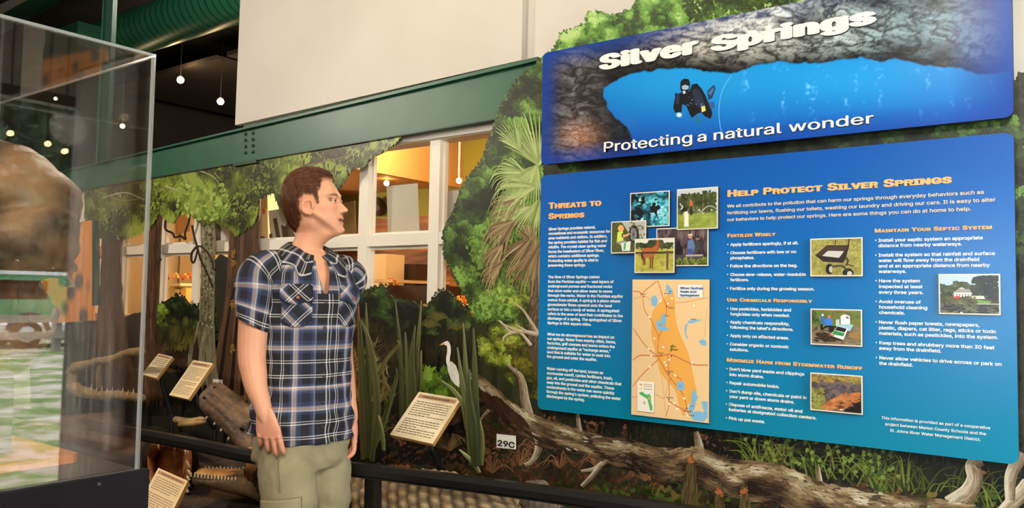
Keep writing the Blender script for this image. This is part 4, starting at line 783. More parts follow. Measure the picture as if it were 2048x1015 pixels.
t, p = tile((1620.5, 744), (1725.5, 829), YS-.012, 'photo tile of orange leaf litter clogging a storm drain')
p.rect(0, 0, 100, 100, (66, 58, 58)); p.fill(0, 0, 100, 100, 380, 13, 8, 0, 3, [(40, 32, 32), (76, 66, 68), (108, 98, 100), (130, 96, 60)], 96); p.fill(0, 40, 26, 100, 140, 9, 5, 0, 3, [(110, 116, 50), (150, 152, 74), (96, 80, 40)], 97, layer=2); p.fill(0, 0, 100, 20, 140, 11, 4, 0, 1, [(150, 96, 46), (170, 150, 70), (90, 60, 34)], 98, layer=2)
foliage(p, [(20, 92), (50, 60), (100, 40), (92, 60), (70, 90), (30, 100)], 260, 15, 3, -.6, .8, [(110, 58, 26), (176, 100, 50), (206, 136, 76), (80, 40, 20)], 99, 20, .5, layer=3); p.poly([(66, 100), (78, 66), (100, 46), (100, 100)], (26, 20, 22), 2.6)
for k in range(5): p.stroke([(70+k*7, 100), (86+k*5, 66-k*3)], 2.4, 1.6, (8, 6, 8), 3.2, 2)
foliage(p, [(66, 62), (100, 46), (96, 66), (70, 88)], 60, 14, 2.4, .3, .8, [(140, 76, 36), (190, 120, 66)], 77, 20, .5, layer=4); p.ell(60, 94, 4, 2.6, (220, 210, 196), 4.5); p.out('picture', M_photo, t)
t, p = tile((1877, 547.5), (2001.5, 630), YS-.007, 'photo tile of a white house among trees beside dark water')
p.rect(0, 0, 100, 60, (176, 196, 208)); p.fill(0, 26, 54, 66, 240, 9, 6, 0, 3, TRE, 101); p.fill(24, 18, 48, 44, 100, 8, 6, 0, 3, TRE, 102); foliage(p, [(52, 40), (60, 6), (100, 0), (100, 70), (76, 70), (56, 56)], 420, 8, 6, 0, 3, [(18, 22, 16), (36, 42, 28), (58, 62, 42)], 103, 20, .4, layer=1.4)
p.poly([(22, 46), (35, 34), (52, 38), (56, 50)], (146, 140, 134), 3); p.poly([(32, 36), (38, 31), (44, 37)], (190, 186, 176), 3.3); p.rect(24, 46, 55, 58, (222, 218, 206), 3.2); p.rect(24, 50, 56, 52, (120, 110, 100), 3.5); p.rect(50, 54, 76, 62, (206, 202, 190), 3.3)
for k in range(6): p.rect(26+k*5, 46, 27+k*5, 58, (240, 238, 228), 3.8); p.rect(28+k*5, 53, 30+k*5, 57, (70, 64, 62), 3.7)
p.rect(23, 56, 35, 61, (190, 56, 40), 4); p.rect(0, 62, 100, 74, (66, 66, 34), 2.4); p.fill(0, 58, 62, 78, 140, 9, 4, -1.3, .8, [(40, 40, 20), (84, 80, 40), (110, 100, 56)], 104, layer=2.8); p.poly([(60, 64), (88, 68), (84, 74), (62, 72)], (110, 150, 60), 3.4)
p.rect(0, 76, 100, 100, (34, 28, 30), 3); p.fill(0, 76, 100, 100, 150, 8, 2.6, 0, .2, [(28, 24, 26), (60, 56, 48), (110, 112, 80), (84, 84, 84)], 105, layer=3.4, shape='round'); p.rect(35, 97, 39, 100, (226, 224, 216), 6); p.out('picture', M_photo, t)
# springshed map
M_map = mat('map_border', (228, 196, 146), .45)
t, p = tile((1265, 558.5), (1417.5, 845.5), YS-.012, 'tall orange map tile of the springs basin with blue lakes', name='map_tile', border=M_map)
p.rect(-1, -1, 101, 101, (232, 196, 144)); OR = (232, 168, 78); RD = (206, 120, 70); RD2 = (222, 166, 116); LK = (124, 180, 212)
p.poly(smooth_line([(54, 6), (48, 10), (38, 16), (27, 23), (26, 32), (26, 42), (31, 52), (34, 60), (40, 69), (52, 76), (60, 82), (63, 90), (70, 98), (74, 90), (84, 84), (86, 80), (83, 72), (80, 64), (76, 54), (70, 46), (62, 36), (58, 26), (57, 14)], 4), OR, 1)
for a, w, c in (([(34, 0), (42, 14), (46, 20), (43, 34), (36, 42), (36, 56), (50, 70), (68, 82), (76, 96)], 1.5, RD), ([(0, 8), (12, 10), (16, 22), (26, 30), (36, 42)], 1.3, RD), ([(12, 10), (20, 6), (34, 0)], 1.2, RD), ([(0, 36), (20, 50), (36, 56)], 1.3, RD), ([(0, 60), (12, 56), (36, 56), (52, 54), (80, 60), (100, 60)], 1.3, RD), ([(36, 58), (14, 70), (0, 80)], 1.2, RD), ([(48, 0), (44, 14), (66, 16), (100, 12)], 1.2, RD2), ([(48, 54), (50, 70), (50, 90), (46, 100)], 1.3, RD), ([(50, 70), (44, 86), (30, 84), (0, 88)], 1.2, RD2), ([(50, 88), (64, 92), (80, 95)], 1.2, RD), ([(66, 80), (66, 72), (60, 70)], 1.1, RD), ([(98, 20), (96, 40)], 1.1, RD2), ([(36, 62), (42, 78), (46, 100)], 1, RD2), ([(34, 46), (44, 48), (52, 52), (50, 60)], 1, RD2), ([(0, 14), (16, 12), (28, 16)], 1, RD2)):
    p.stroke(a, w*.72, w*.72, c, 2.4, 5)
for P_ in ([(45, 3), (50, 4), (54, 9), (50, 10), (46, 7)], [(25, 13), (30, 11), (34, 14), (32, 19), (26, 18)], [(40, 26), (44, 24), (46, 29), (44, 33), (38, 31)], [(32, 29), (38, 31), (42, 34), (50, 35), (44, 37), (34, 36)], [(74, 29), (92, 28), (84, 30), (76, 31)], [(71, 32), (74, 31), (72, 38), (75, 42), (72, 41), (70, 36)], [(88, 43), (96, 42), (98, 46), (92, 46)], [(60, 76), (63, 73), (70, 74), (69, 79), (62, 79)], [(80, 80), (85, 79), (84, 90), (80, 95), (76, 92), (79, 87)], [(84, 83), (88, 82), (86, 86), (84, 86)], [(78, 95), (90, 93), (98, 97), (92, 101), (80, 99)], [(92, 86), (100, 86), (100, 91), (95, 92)], [(94, 93), (101, 92), (101, 97), (96, 97)]):
    p.poly(smooth_line(P_+[P_[0]], 3)[:-1], LK, 3)
for x, y in ((15, 12), (51, 8), (46, 19), (39, 55), (53, 55), (50, 68), (50, 87), (73, 92)): p.ell(x, y, .9, .55, (30, 26, 22), 4, 8)
for x, y, w in ((10, 10.4, 8), (43, 9.6, 8), (48, 20, 9), (36, 53.6, 7), (47, 66.6, 9), (47, 85.6, 9), (70, 94, 10), (44, 26, 6), (36, 33, 5), (78, 28, 8), (63, 76.6, 4), (78, 90, 5), (76, 96.6, 8)):
    for k in range(3): p.rect(x+k*w/3, y-.5, x+k*w/3+w/3-.8, y+.35, (110, 100, 84), 4.4)
for x, y in ((38, 15), (48, 17), (53, 13), (23, 27), (30, 43), (42, 49), (22, 51), (26, 56), (24, 64), (44, 60), (46, 62), (50, 58), (80, 59), (82, 18), (58, 69), (70, 85), (57, 89), (50, 90), (61, 93), (75, 97)): p.ell(x, y, 1.7, .85, (240, 226, 200), 4.2, 8)
q = p.q; p.stroke([(52, 52), (54, 48), (56, 47)], 1.8, 1, (128, 128, 40), 4.6, 4)
p.rect(60, 3.2, 93.6, 12.4, (160, 150, 130), 4.6); p.rect(60.5, 3.0, 93, 12.2, (232, 230, 222), 5); p.rect(7.5, 75.5, 31, 98.2, (150, 130, 100), 4.6); p.rect(7.5, 75.2, 30.4, 97.6, (238, 232, 216), 5)
p.rect(10, 77.2, 14, 78.6, OR, 6); p.rect(10, 80, 14, 81.4, (240, 210, 160), 6)
for y in (77, 78.4, 80.4):
    for k in range(4): p.rect(16+k*3, y, 18.2+k*3, y+.7, (170, 150, 110), 6)
p.poly([(10, 83.6), (14, 83), (20, 85), (24, 84), (26, 86), (26, 90), (28, 93), (28, 96), (25, 96.4), (23, 92), (21, 88), (16, 86.6), (10, 85)], (90, 176, 96), 6); p.ell(23.6, 87.4, 1.2, 1.2, OR, 6.6)
for k in range(4): a = k*math.pi/2; p.poly([(17+3*math.cos(a), 91+2*math.sin(a)), (17+.8*math.cos(a+.78), 91+.5*math.sin(a+.78)), (17+.8*math.cos(a-.78), 91+.5*math.sin(a-.78))], (120, 96, 60), 6.3)
p.out('map_print', M_photo, t)
M_tb = mat('map_lettering', (70, 110, 160), .5)
text(t, 'map_title', ['Silver Springs', 'Basin and', 'Springshed'], (1360.5, 577.3), 591.5, (1407, 577), 5.4, M_tb, .03, YS-.0132); M_ol = mat('map_olive_lettering', (124, 118, 34), .5)
text(t, 'map_note', ['Silver', 'Springs'], (1341, 693), 699, (1356, 696), 4.0, M_ol, .02, YS-.0132)
# header sign
Pp, (hx0, hx1, hz0, hz1) = rrect((1085.5, 106.5), (2027.5, 233.3), YH_, .022, .02)
hd = thing('header_sign', ((hx0+hx1)/2, YH_, hz0), 'long blue header sign above the information panel picturing a diver under a cave roof', 'sign')
M_head = mat_attr('header_print', .24, .35)
nx, nz = 460, 120; X_, Z_ = np.meshgrid(np.linspace(hx0, hx1, nx), np.linspace(hz0, hz1, nz)); WPt = np.stack([X_, 0*X_+YH_, Z_], -1)
d_ = WPt-CAM; zc = d_@CF; PX_ = W/2+FOC*(d_@CR)/zc; PY_ = H/2-FOC*(d_@CU)/zc; U_, V_ = (X_-hx0)/(hx1-hx0), (Z_-hz0)/(hz1-hz0)
edge = np.interp(PX_.ravel(), [1080, 1150, 1200, 1207, 1230, 1260, 1300, 1350, 1390, 1410, 1450, 1475, 1500, 1560, 1600, 1650, 1720, 1760, 1790, 1830, 1870, 1920, 1955, 1990, 2040], [420, 400, 330, 178, 163, 150, 143, 136, 137, 144, 147, 145, 135, 124, 128, 125, 116, 124, 118, 128, 134, 137, 149, 147, 140]).reshape(PX_.shape)
edge = edge + 7*(fbm(PX_/14, PX_*0+3, 5)-.5); left = np.interp(PY_.ravel(), [150, 178, 215, 240, 262, 282, 300, 330], [1230, 1207, 1215, 1238, 1262, 1268, 1278, 1286]).reshape(PX_.shape)+10*(fbm(PY_/9, PX_/9, 6)-.5)
rockm = np.clip(np.maximum((edge-PY_)/2.2, (left-PX_)/2.5), 0, 1)
n1 = fbm(PX_/34+.6*fbm(PX_/20, PY_/20, 9), PY_/15, 21, 5); n2 = np.abs(fbm(PX_/16, PY_/9, 33, 5)-.5)*2; n3 = fbm(PX_/5, PY_/3.2, 44, 3)
wx = 1.6*fbm(PX_/60, PY_/40, 9, 3); f1 = fbm(PX_/46+wx, PY_/17+wx*1.3, 21, 5); f2 = fbm(PX_/19+wx*2, PY_/8+wx, 22, 4); f3 = fbm(PX_/90, PY_/50, 23, 3)
lum = np.clip(np.abs(f1-.5)*9, .08, 1)**.8*np.clip(np.abs(f2-.5)*8+.25, 0, 1)*np.clip(.15+1.5*(f3-.2), .1, 1.2)*(.72+.56*n3)
lum = np.clip(lum, 0, 1)*np.clip((edge-PY_)/60, .02, 1)**.9
lightx = np.exp(-((U_-.62)/.30)**2)*.95+.10; lum = lum*lightx*1.9
sd = np.clip(1-(PX_-1085)/130, 0, 1); lb2 = np.clip((PX_-1195)/110, 0, 1); lum = lum*np.clip((U_-.12)/.26, .12, 1); lum = (.42*np.clip(np.abs(f1-.5)*7, .1, 1)*n3*1.5*np.clip(1-np.abs(PX_-1150)/80, 0, 1)+.02)*(1-lb2)+lum*lb2
tint = np.stack([np.interp(U_, [0, .3, .6, .8, 1], [.52, .66, .62, .44, .2]), np.interp(U_, [0, .3, .6, .8, 1], [.50, .62, .66, .62, .44]), np.interp(U_, [0, .3, .6, .8, 1], [.58, .54, .62, .70, .72])], -1)
rock = lum[..., None]*tint*.8+lin((8, 8, 12))
og = np.exp(-(((PX_-1160)/34)**2+((PY_-272)/26)**2))*(.3+n3); rock += og[..., None]*lin((190, 120, 60))*.55
wt = np.clip((PY_-130)/150, 0, 1)[..., None]; water = lin((10, 132, 214))*(1-wt)+lin((18, 82, 178))*wt
gl_ = np.exp(-(((PX_-1380)/190)**2+((PY_-165)/60)**2))[..., None]*.35+np.exp(-(((PX_-1690)/160)**2+((PY_-160)/50)**2))[..., None]*.35; water = water+(lin((36, 164, 232))-water)*gl_*1.6
sh_ = np.clip((fbm(PX_/16, PY_/34, 61)-.58)*5, 0, 1)*np.clip((fbm(PX_/6, PY_/6, 62)-.5)*4, 0, 1)*np.exp(-((PY_-180)/45)**2)*(PX_ > 1480); water = water+sh_[..., None]*lin((150, 220, 245))*.5
C_ = water*(1-rockm[..., None])+rock*rockm[..., None]
# the print's own blue border: it fades to plain blue at every side
tb_ = np.clip((V_-.80)/.20, 0, 1)**1.3*np.clip(1.15-U_*1.3, 0, 1); C_ = C_*(1-tb_[..., None]*.9)+lin((24, 66, 150))*tb_[..., None]*.9
lb_ = np.clip(1-U_/.055, 0, 1); C_ = C_*(1-lb_[..., None])+lin((10, 60, 150))*lb_[..., None]
rb_ = np.clip((U_-.90)/.10, 0, 1)**.8; C_ = C_*(1-rb_[..., None])+lin((4, 66, 160))*rb_[..., None]
bb_ = np.clip(1-V_/.16, 0, 1)[..., None]; C_ = C_*(1-bb_*.75)+lin((14, 62, 158))*bb_*.75
for (x_, y_) in ((1255, 245), (1240, 262)): C_ += (np.exp(-(((PX_-x_)/26)**2+((PY_-y_)/18)**2))*np.clip(n3-.3, 0, 1)*.35)[..., None]*lin((90, 130, 170))*.5
ins = np.ones_like(X_, bool); rr_ = .022
for sx_s, sz_s in ((0, 0), (0, 1), (1, 0), (1, 1)):
    cx = hx1-rr_ if sx_s else hx0+rr_; cz = hz1-rr_ if sz_s else hz0+rr_
    ox = (X_-cx)*(1 if sx_s else -1); oz = (Z_-cz)*(1 if sz_s else -1); k = (ox > 0) & (oz > 0); rad = np.sqrt(ox**2+oz**2); f_ = np.where(k & (rad > rr_), rr_/np.maximum(rad, 1e-6), 1)
    X_ = cx+(X_-cx)*f_; Z_ = cz+(Z_-cz)*f_
V3 = np.stack([X_.ravel(), np.full(X_.size, YH_), Z_.ravel()], 1); F3 = [(j*nx+i, j*nx+i+1, (j+1)*nx+i+1, (j+1)*nx+i) for j in range(nz-1) for i in range(nx-1)]
mk('print_panel', V3, F3, M_head, hd, cols=np.clip(C_.reshape(-1, 3), 0, 1), label='cave and blue water print')
MB().prism([(x, YH_+.0006, z) for x, _, z in Pp], (0, .02, 0)).out('backing_board', M_edge, hd)
for x in (hx0+.2, hx1-.2): MB().tube([(x, YH_+.018, (hz0+hz1)/2), (x, YR-.0075, (hz0+hz1)/2)], .02, 12).out('standoff', M_edge, hd)
# diver
p = Paint(YH_-.0004); K = (12, 16, 26); K2 = (34, 44, 66)
def dv(pts, c, l=1): p.poly([(1330+(x-770)/3.075+10, y/3.075) for x, y in pts], c, l)
dv([(835, 500), (855, 483), (882, 485), (893, 505), (890, 550), (872, 575), (845, 572), (832, 545)], K)
dv([(842, 530), (862, 520), (885, 528), (884, 545), (866, 552), (845, 548)], (150, 180, 210), 2); dv([(846, 560), (862, 556), (868, 572), (852, 578)], (190, 196, 206), 2.2)
dv([(830, 570), (890, 560), (905, 520), (935, 512), (965, 545), (990, 590), (1000, 620), (1020, 650), (1030, 700), (1020, 730), (985, 715), (960, 690), (935, 700), (905, 725), (890, 700), (870, 650), (845, 640), (840, 690), (800, 690), (790, 660), (800, 600)], K)
dv([(905, 555), (935, 540), (965, 580), (985, 640), (960, 670), (925, 640)], K2, 2); dv([(800, 580), (830, 585), (826, 640), (806, 640)], K2, 1.6); dv([(1000, 560), (1040, 520), (1050, 545), (1030, 600), (1005, 615)], (22, 52, 96), 1.6); dv([(1005, 570), (1035, 535), (1040, 550), (1020, 590)], (70, 110, 150), 2)
dv([(1005, 630), (1040, 622), (1046, 660), (1020, 672)], (40, 90, 150), 2); dv([(962, 655), (985, 650), (990, 680), (965, 690)], (206, 216, 110), 2.4); dv([(930, 720), (945, 710), (962, 740), (940, 756), (926, 750)], (30, 110, 140), 2.4); dv([(800, 575), (818, 570), (815, 585), (802, 588)], (10, 14, 20), 2.5)
for k in range(16): x_ = 870+RNG.random()*110; y_ = 590+RNG.random()*80; dv([(x_, y_), (x_+9, y_-3), (x_+8, y_+5)], (96, 120, 150), 3)
c_ = [(826+20*math.cos(a), 706+16*math.sin(a)) for a in np.linspace(0, 6.2, 12)]; dv(c_, (110, 190, 220), 3); dv([(826+12*math.cos(a), 706+10*math.sin(a)) for a in np.linspace(0, 6.2, 12)], (250, 252, 240), 4)
p.out('diver', M_photo, hd, label='black-suited diver with a lit torch')
p = Paint(YH_-.0004); p.stroke([(1463, 150), (1445, 180), (1438, 215), (1440, 250), (1446, 272)], 1.6, 1.4, (90, 180, 230), 1, 6); p.out('safety_line', M_photo, hd)
M_shadowt = mat('dark_letter_edge', (30, 34, 50), .5)
for wd_, x0, x1 in (('Silver', 1199, 1397), ('Springs', 1422, 1753.5)):
    yb = lambda x: 139.8-.1643*(x-1199)
    text(hd, 'title_lettering', [wd_], (x0, yb(x0)), 0, (x1, yb(x1)), 38, M_tw, 0, YH_-.0025, ext=.002, sp=1.10, ring=(.070, .036))
    text(hd, 'title_outline', [wd_], (x0+1.4, yb(x0)+1.6), 0, (x1+1.4, yb(x1)+1.4), 38, M_shadowt, 0, YH_-.0006, ext=.0004, sp=1.10, ring=(.070, .036), label='dark drop edge of the white title')
for wd_, x0, x1 in (('Protecting', 1208.5, 1384.5), ('a', 1395.5, 1413), ('natural', 1428, 1563.5), ('wonder', 1578, 1747.5)):
    yb = lambda x: 304-.1085*(x-1208.5)
    text(hd, 'subtitle_lettering', [wd_], (x0, yb(x0)), 0, (x1, yb(x1)), 27.5, M_tw, 0, YH_-.0025, ext=.0015, ring=(.008, .006), k=6)
    text(hd, 'subtitle_outline', [wd_], (x0+1, yb(x0)+1.2), 0, (x1+1, yb(x1)+1.1), 27.5, M_shadowt, 0, YH_-.0006, ext=.0004, ring=(.008, .006), k=6, label='dark drop edge of the white subtitle')
# ------------------------------------------------------------------ rail, cards, plaques, plants
M_rail = mat('black_rail', (18, 16, 15), .28, spec=.6); M_railg = mat('brass_glint', (120, 96, 60), .3, metal=.6)
HR = .713                                   # height of the rail
def railpt(px, py): return atz(px, py, HR)
RP = [(-60, 800), (60, 823), (150, 838), (283, 862), (400, 884), (525, 909), (700, 930), (1000, 967), (1330, 1013), (1560, 1047)]
pts = np.array([railpt(x, y+3) for x, y in RP]); rail = thing('handrail', (pts[6][0], pts[6][1], 0), 'long black metal handrail crossing in front of the swamp display behind the man', 'railing')
Q = smooth_line(pts, 8)
def bar(m, Q, w, h0, h1):
    T = np.gradient(Q, axis=0); T[:, 2] = 0; T /= np.linalg.norm(T, axis=1)[:, None]; N = np.stack([-T[:, 1], T[:, 0], 0*T[:, 0]], 1)
    z = np.array([0, 0, 1.0]); R = []
    for (a, b) in ((-1, h0), (-1, h1*.55+h0*.45), (-.72, h1), (.72, h1), (1, h1*.55+h0*.45), (1, h0)): R.append(Q+N*w*a+z*b)
    n = len(Q); V = np.stack(R, 1).reshape(-1, 3); F = [(i*6+j, i*6+(j+1) % 6, (i+1)*6+(j+1) % 6, (i+1)*6+j) for i in range(n-1) for j in range(6)]; F += [tuple(range(6)), tuple((n-1)*6+j for j in range(5, -1, -1))]
    m.add(V, F)
b = MB(); bar(b, Q, .022, -.022, .018); b.out('top_rail', M_rail, rail)
b = MB(); bar(b, Q, .015, -.032, -.022); b.out('under_channel', M_rail, rail)
for px, py in ((747, 936), (-30, 806), (1700, 1068)):
    c = railpt(px, py); MB().box((c[0]-.024, c[1]-.02, 0), (c[0]+.024, c[1]+.02, HR-.02)).out('post', M_rail, rail)
# number cards
M_card = mat('card_white', (226, 222, 208), .5); M_ink = mat('black_ink', (24, 22, 22), .6)
def card(q, Y, s, label, capt):
    P4 = [at(x, y, Y) for x, y in q]; t = thing('number_card', P4[3], label, 'card')
    MB().prism(P4, (0, .003, 0)).out('card_sheet', M_card, t)
    text(t, 'printed_number', [s], capt[0], 0, capt[1], capt[2], M_ink, 0, Y-.0012, ring=(.022, .02))
    return t
card([(993, 867), (1031, 871), (1031, 898), (993, 894.5)], -.058, '29C', 'small white card printed 29C on the mural below the log', ((995.5, 890), (1029.5, 892), 16))
card([(426, 757), (444, 759), (444, 778), (426, 776)], -.034, '29B', "small white card printed 29B above the near gator's snout", ((428, 771), (442.5, 772), 11))
# sloping reading plaques on posts
M_pl = mat('plaque_cream', (226, 208, 168), .24, c2=(219, 200, 158), scale=6); M_ply = mat('plaque_edge', (176, 128, 66), .6); M_band = mat('plaque_band', (172, 128, 92), .4); M_txt = mat('plaque_text', (104, 82, 56), .6); M_post = mat('plaque_post', (22, 19, 16), .5)
def plaque(q, Y, tilt, label, nl, band=True, post=True, shine=False):
    # q: corners tl, tr, br, bl in the picture; the top edge stands at Y, the bottom comes forward by tilt
    tl, tr = at(*q[0], Y), at(*q[1], Y); br = at(*q[2], Y-tilt); bl = br+(tl-tr)
    n = np.cross(tr-tl, bl-tl); n /= np.linalg.norm(n)
    if n[1] > 0: n = -n
    t = thing('reading_plaque', (bl+br)/2, label, 'plaque', 'sloping plaques of the display')
    MB().hexa([tl, tr, br, bl]+[p_-n*.016 for p_ in (tl, tr, br, bl)]).out('board', M_ply, t)
    MB().prism([tl+n*.001, tr+n*.001, br+n*.001, bl+n*.001], -n*.001).out('face_print', M_pl, t)
    f = lambda s, v: (tl*(1-s)+tr*s)*(1-v)+(bl*(1-s)+br*s)*v + n*.0016
    if band: MB().prism([f(.06, .05), f(.94, .05), f(.94, .13), f(.06, .13)], -n*.0004).out('title_band', M_band, t, label='brown title band')
    m_ = MB(); rr = random.Random(len(label)); tw_ = MB()
    if band:
        x = .18
        while x < .8: w = rr.uniform(.03, .08); tw_.prism([f(x, .075)+n*.0004, f(x+w, .075)+n*.0004, f(x+w, .105)+n*.0004, f(x, .105)+n*.0004], -n*.0003); x += w+.012
        tw_.out('title_text', M_txt, t)
    for i in range(nl):
        v = .2+.74*i/nl; x = .09; end = .91 if (i+1) % 6 else rr.uniform(.3, .7)
        if i == nl//2 and nl > 8:
            m_.out('paragraph_text', M_txt, t); m_ = MB(); continue
        while x < end:
            w = min(rr.uniform(.025, .10), .92-x); h = .30*.74/nl; m_.prism([f(x, v), f(x+w, v), f(x+w, v+h), f(x, v+h)], -n*.0003); x += w+.016
    m_.out('paragraph_text', M_txt, t)
    if post:
        c = (tl+tr+bl+br)/4-n*.014; MB().tube([c+(0, .01, -.02), c+(0, .03, -.12), (c[0], min(c[1]+.16, -.065), c[2]-.26), (c[0], min(c[1]+.16, -.065), .2)], [.012]*4, 10).out('post', M_post, t)
    if shine:                              # the ceiling lamp whose glint the glossy face shows
        c = f(.42, .52); v = CAM-c; v /= np.linalg.norm(v); r = 2*(v@n)*n-v; L_ = c+r*1.9; lamp('plaque_lamp', 'AREA', tuple(L_), tuple(c), .45, (1, .95, .88), .06)
    return t
plaque([(838, 783), (922, 797), (865, 887), (779, 868)], -.12, .16, 'cream reading plaque between the tall sword-leaf plants', 15, shine=True)
plaque([(387, 719.5), (426, 726), (377, 798), (338, 786)], -.14, .14, 'cream reading plaque above the near gator, before the big cypress', 17)
plaque([(317, 706.5), (346, 713), (313, 756), (285, 747)], -.10, .12, 'small cream reading plaque beside the dark trunk at the case edge', 9)
plaque([(317, 935), (376, 961), (336, 1040), (270, 1010)], -.62, .13, 'cream reading plaque low at the corner of the display case', 13)
# sword-leaf plants
M_blade = mat_attr('sword_leaf', .45, .4)
def sword(label, leaves, Y):
    base = at(*leaves[0][0][0], Y); t = thing('sword_leaf_plant', (base[0], Y, .46), label, 'plant', 'tall sword-leaf plants')
    for k, lf in enumerate(leaves):
        pts, w, c = lf[:3]; tip = lf[3] if len(lf) > 3 else c; n = 14; y_ = Y-.012*(k % 4)-.004*k
        S_ = smooth_line([at(x, y, y_-.03*(i/(len(pts)-1))) for i, (x, y) in enumerate(pts)], 6); n = len(S_); ww = np.interp(np.linspace(0, 1, n), [0, .25, .7, 1], [.62, 1, .62, .03])*w/2
        T = np.gradient(S_, axis=0); T /= np.linalg.norm(T, axis=1)[:, None]; N = np.cross(T, (0, 1, 0)); N /= np.linalg.norm(N, axis=1)[:, None]
        V = []; C = []
        for i in range(n):
            for s_, dy in ((-1, .004), (-.45, -.002), (0, .003), (.45, -.002), (1, .004)):
                V.append(S_[i]+N[i]*ww[i]*s_+np.array([0, dy, 0])); u = i/(n-1)
                C.append((lin(c)*(1-u)+lin(tip)*u)*(1.0+.28*math.sin(s_*9+k)))
        nv = len(V); V = V+[v+np.array([0, .0016, 0]) for v in V]; F = []
        for i in range(n-1):
            for j in range(4): a = i*5+j; F += [(a, a+1, a+6, a+5), (a+nv+5, a+nv+6, a+nv+1, a+nv)]
        mk('leaf', V, F, M_blade, t, True, cols=np.array(C+C))
    return t
G1, G2, G3, GO = (50, 54, 24), (80, 84, 42), (108, 106, 62), (150, 92, 44)
sword('tall clump of sword leaves with an orange tip right beside the man', [([(724, 918), (722, 800), (718, 700), (715, 602)], .040, (70, 62, 28), (160, 92, 44)), ([(738, 916), (736, 800), (733, 690), (731, 605)], .036, G1, G3), ([(732, 915), (728, 820), (722, 720), (719, 640)], .05, G1, G2), ([(742, 920), (752, 800), (738, 690), (722, 640)], .044, G1, G3), ([(745, 900), (770, 830), (790, 760), (792, 735)], .03, G2, G1), ([(766, 900), (762, 860), (756, 830)], .026, G2, G3), ([(752, 760), (770, 720), (795, 690), (794, 680)], .02, (96, 88, 50))], -.30)
sword('clump of sword leaves standing behind the middle of the cream plaque', [([(801, 860), (802, 780), (798, 690), (790, 601)], .034, G1, G2), ([(812, 850), (815, 790), (812, 720), (810, 663)], .034, G1, G3), ([(826, 840), (828, 760), (835, 680), (842, 600)], .034, G1, G3), ([(820, 850), (824, 780), (822, 710), (830, 650)], .044, G1, G2), ([(834, 830), (838, 750), (842, 700)], .03, G1, G3)], -.075)
sword('clump of sword leaves over the egret, left of the log', [([(944, 940), (936, 840), (930, 740), (926, 646)], .040, (54, 70, 30), G3), ([(952, 935), (950, 840), (948, 740), (946, 655)], .044, (54, 70, 30), G2), ([(940, 930), (934, 830), (922, 760), (914, 694)], .036, (70, 82, 40), G3), ([(948, 932), (944, 850), (936, 790), (938, 738)], .05, G1, (70, 80, 46)), ([(932, 860), (925, 810), (905, 780), (882, 760)], .028, G2, (130, 130, 80)), ([(958, 945), (945, 925), (930, 910), (918, 898)], .022, G3, (150, 146, 92)), ([(962, 930), (964, 880), (960, 840)], .022, G2, G3)], -.10)
# display ground: a bank of mud and litter behind the rail
M_mud = mat('display_mud', (66, 48, 34), .8, c2=(40, 28, 20), scale=14, bump=.8, bscale=40)
gx, gy = 90, 16; V = []
for j in range(gy):
    for i in range(gx):
        s_ = i/(gx-1); x = -5.6+s_*5.9; yb = np.interp(x, [-5.6, -3.4, -2, -.9, .3], [-.70, -.58, -.42, -.28, -.20]); y = yb+(-.004-yb)*j/(gy-1)
        z = .40+.05*j/(gy-1)+np.interp(x, [-5.6, -4.2, -3.2, -2.4, .3], [.14, .12, .03, 0, 0])*j/(gy-1)+.045*(fbm(np.array([x*5]), np.array([y*5]), 8)[0]-.5)
        V.append((x, y, z))
F = [(j*gx+i, j*gx+i+1, (j+1)*gx+i+1, (j+1)*gx+i) for j in range(gy-1) for i in range(gx-1)]
n = len(V); V += [(x, y, 0) for x, y, z in V]; per = [i for i in range(gx)]+[j*gx+gx-1 for j in range(1, gy)]+[(gy-1)*gx+i for i in range(gx-2, -1, -1)]+[j*gx for j in range(gy-2, 0, -1)]
F += [(per[k], per[k]+n, per[(k+1) % len(per)]+n, per[(k+1) % len(per)]) for k in range(len(per))]
bank = mk('display_ground', V, F, M_mud, None, True); tag(bank, kind='structure')
# ------------------------------------------------------------------ gators
def remesh(mb, name, mat, voxel, parent=None, smooth=3, disp=None, colf=None, label=None, factor=.5):
    V = np.vstack(mb.V); me = bpy.data.meshes.new('tmp'); me.from_pydata(V.tolist(), [], mb.F); o = bpy.data.objects.new('tmp', me); col.objects.link(o)
    r = o.modifiers.new('r', 'REMESH'); r.mode = 'VOXEL'; r.voxel_size = voxel
    if smooth: s_ = o.modifiers.new('s', 'SMOOTH'); s_.iterations = smooth; s_.factor = factor
    dg = bpy.context.evaluated_depsgraph_get(); ev = o.evaluated_get(dg); m2 = bpy.data.meshes.new_from_object(ev); bpy.data.objects.remove(o); bpy.data.meshes.remove(me)
    n = len(m2.vertices); X = np.zeros(n*3); m2.vertices.foreach_get('co', X); X = X.reshape(-1, 3); N = np.zeros(n*3); m2.vertices.foreach_get('normal', N); N = N.reshape(-1, 3)
    F = [tuple(p.vertices) for p in m2.polygons]; bpy.data.meshes.remove(m2)
    c = colf(X, N) if colf else None
    if disp: X = X+N*disp(X, N)[:, None]
    return mk(name, X, F, mat, parent, True, cols=c, label=label)
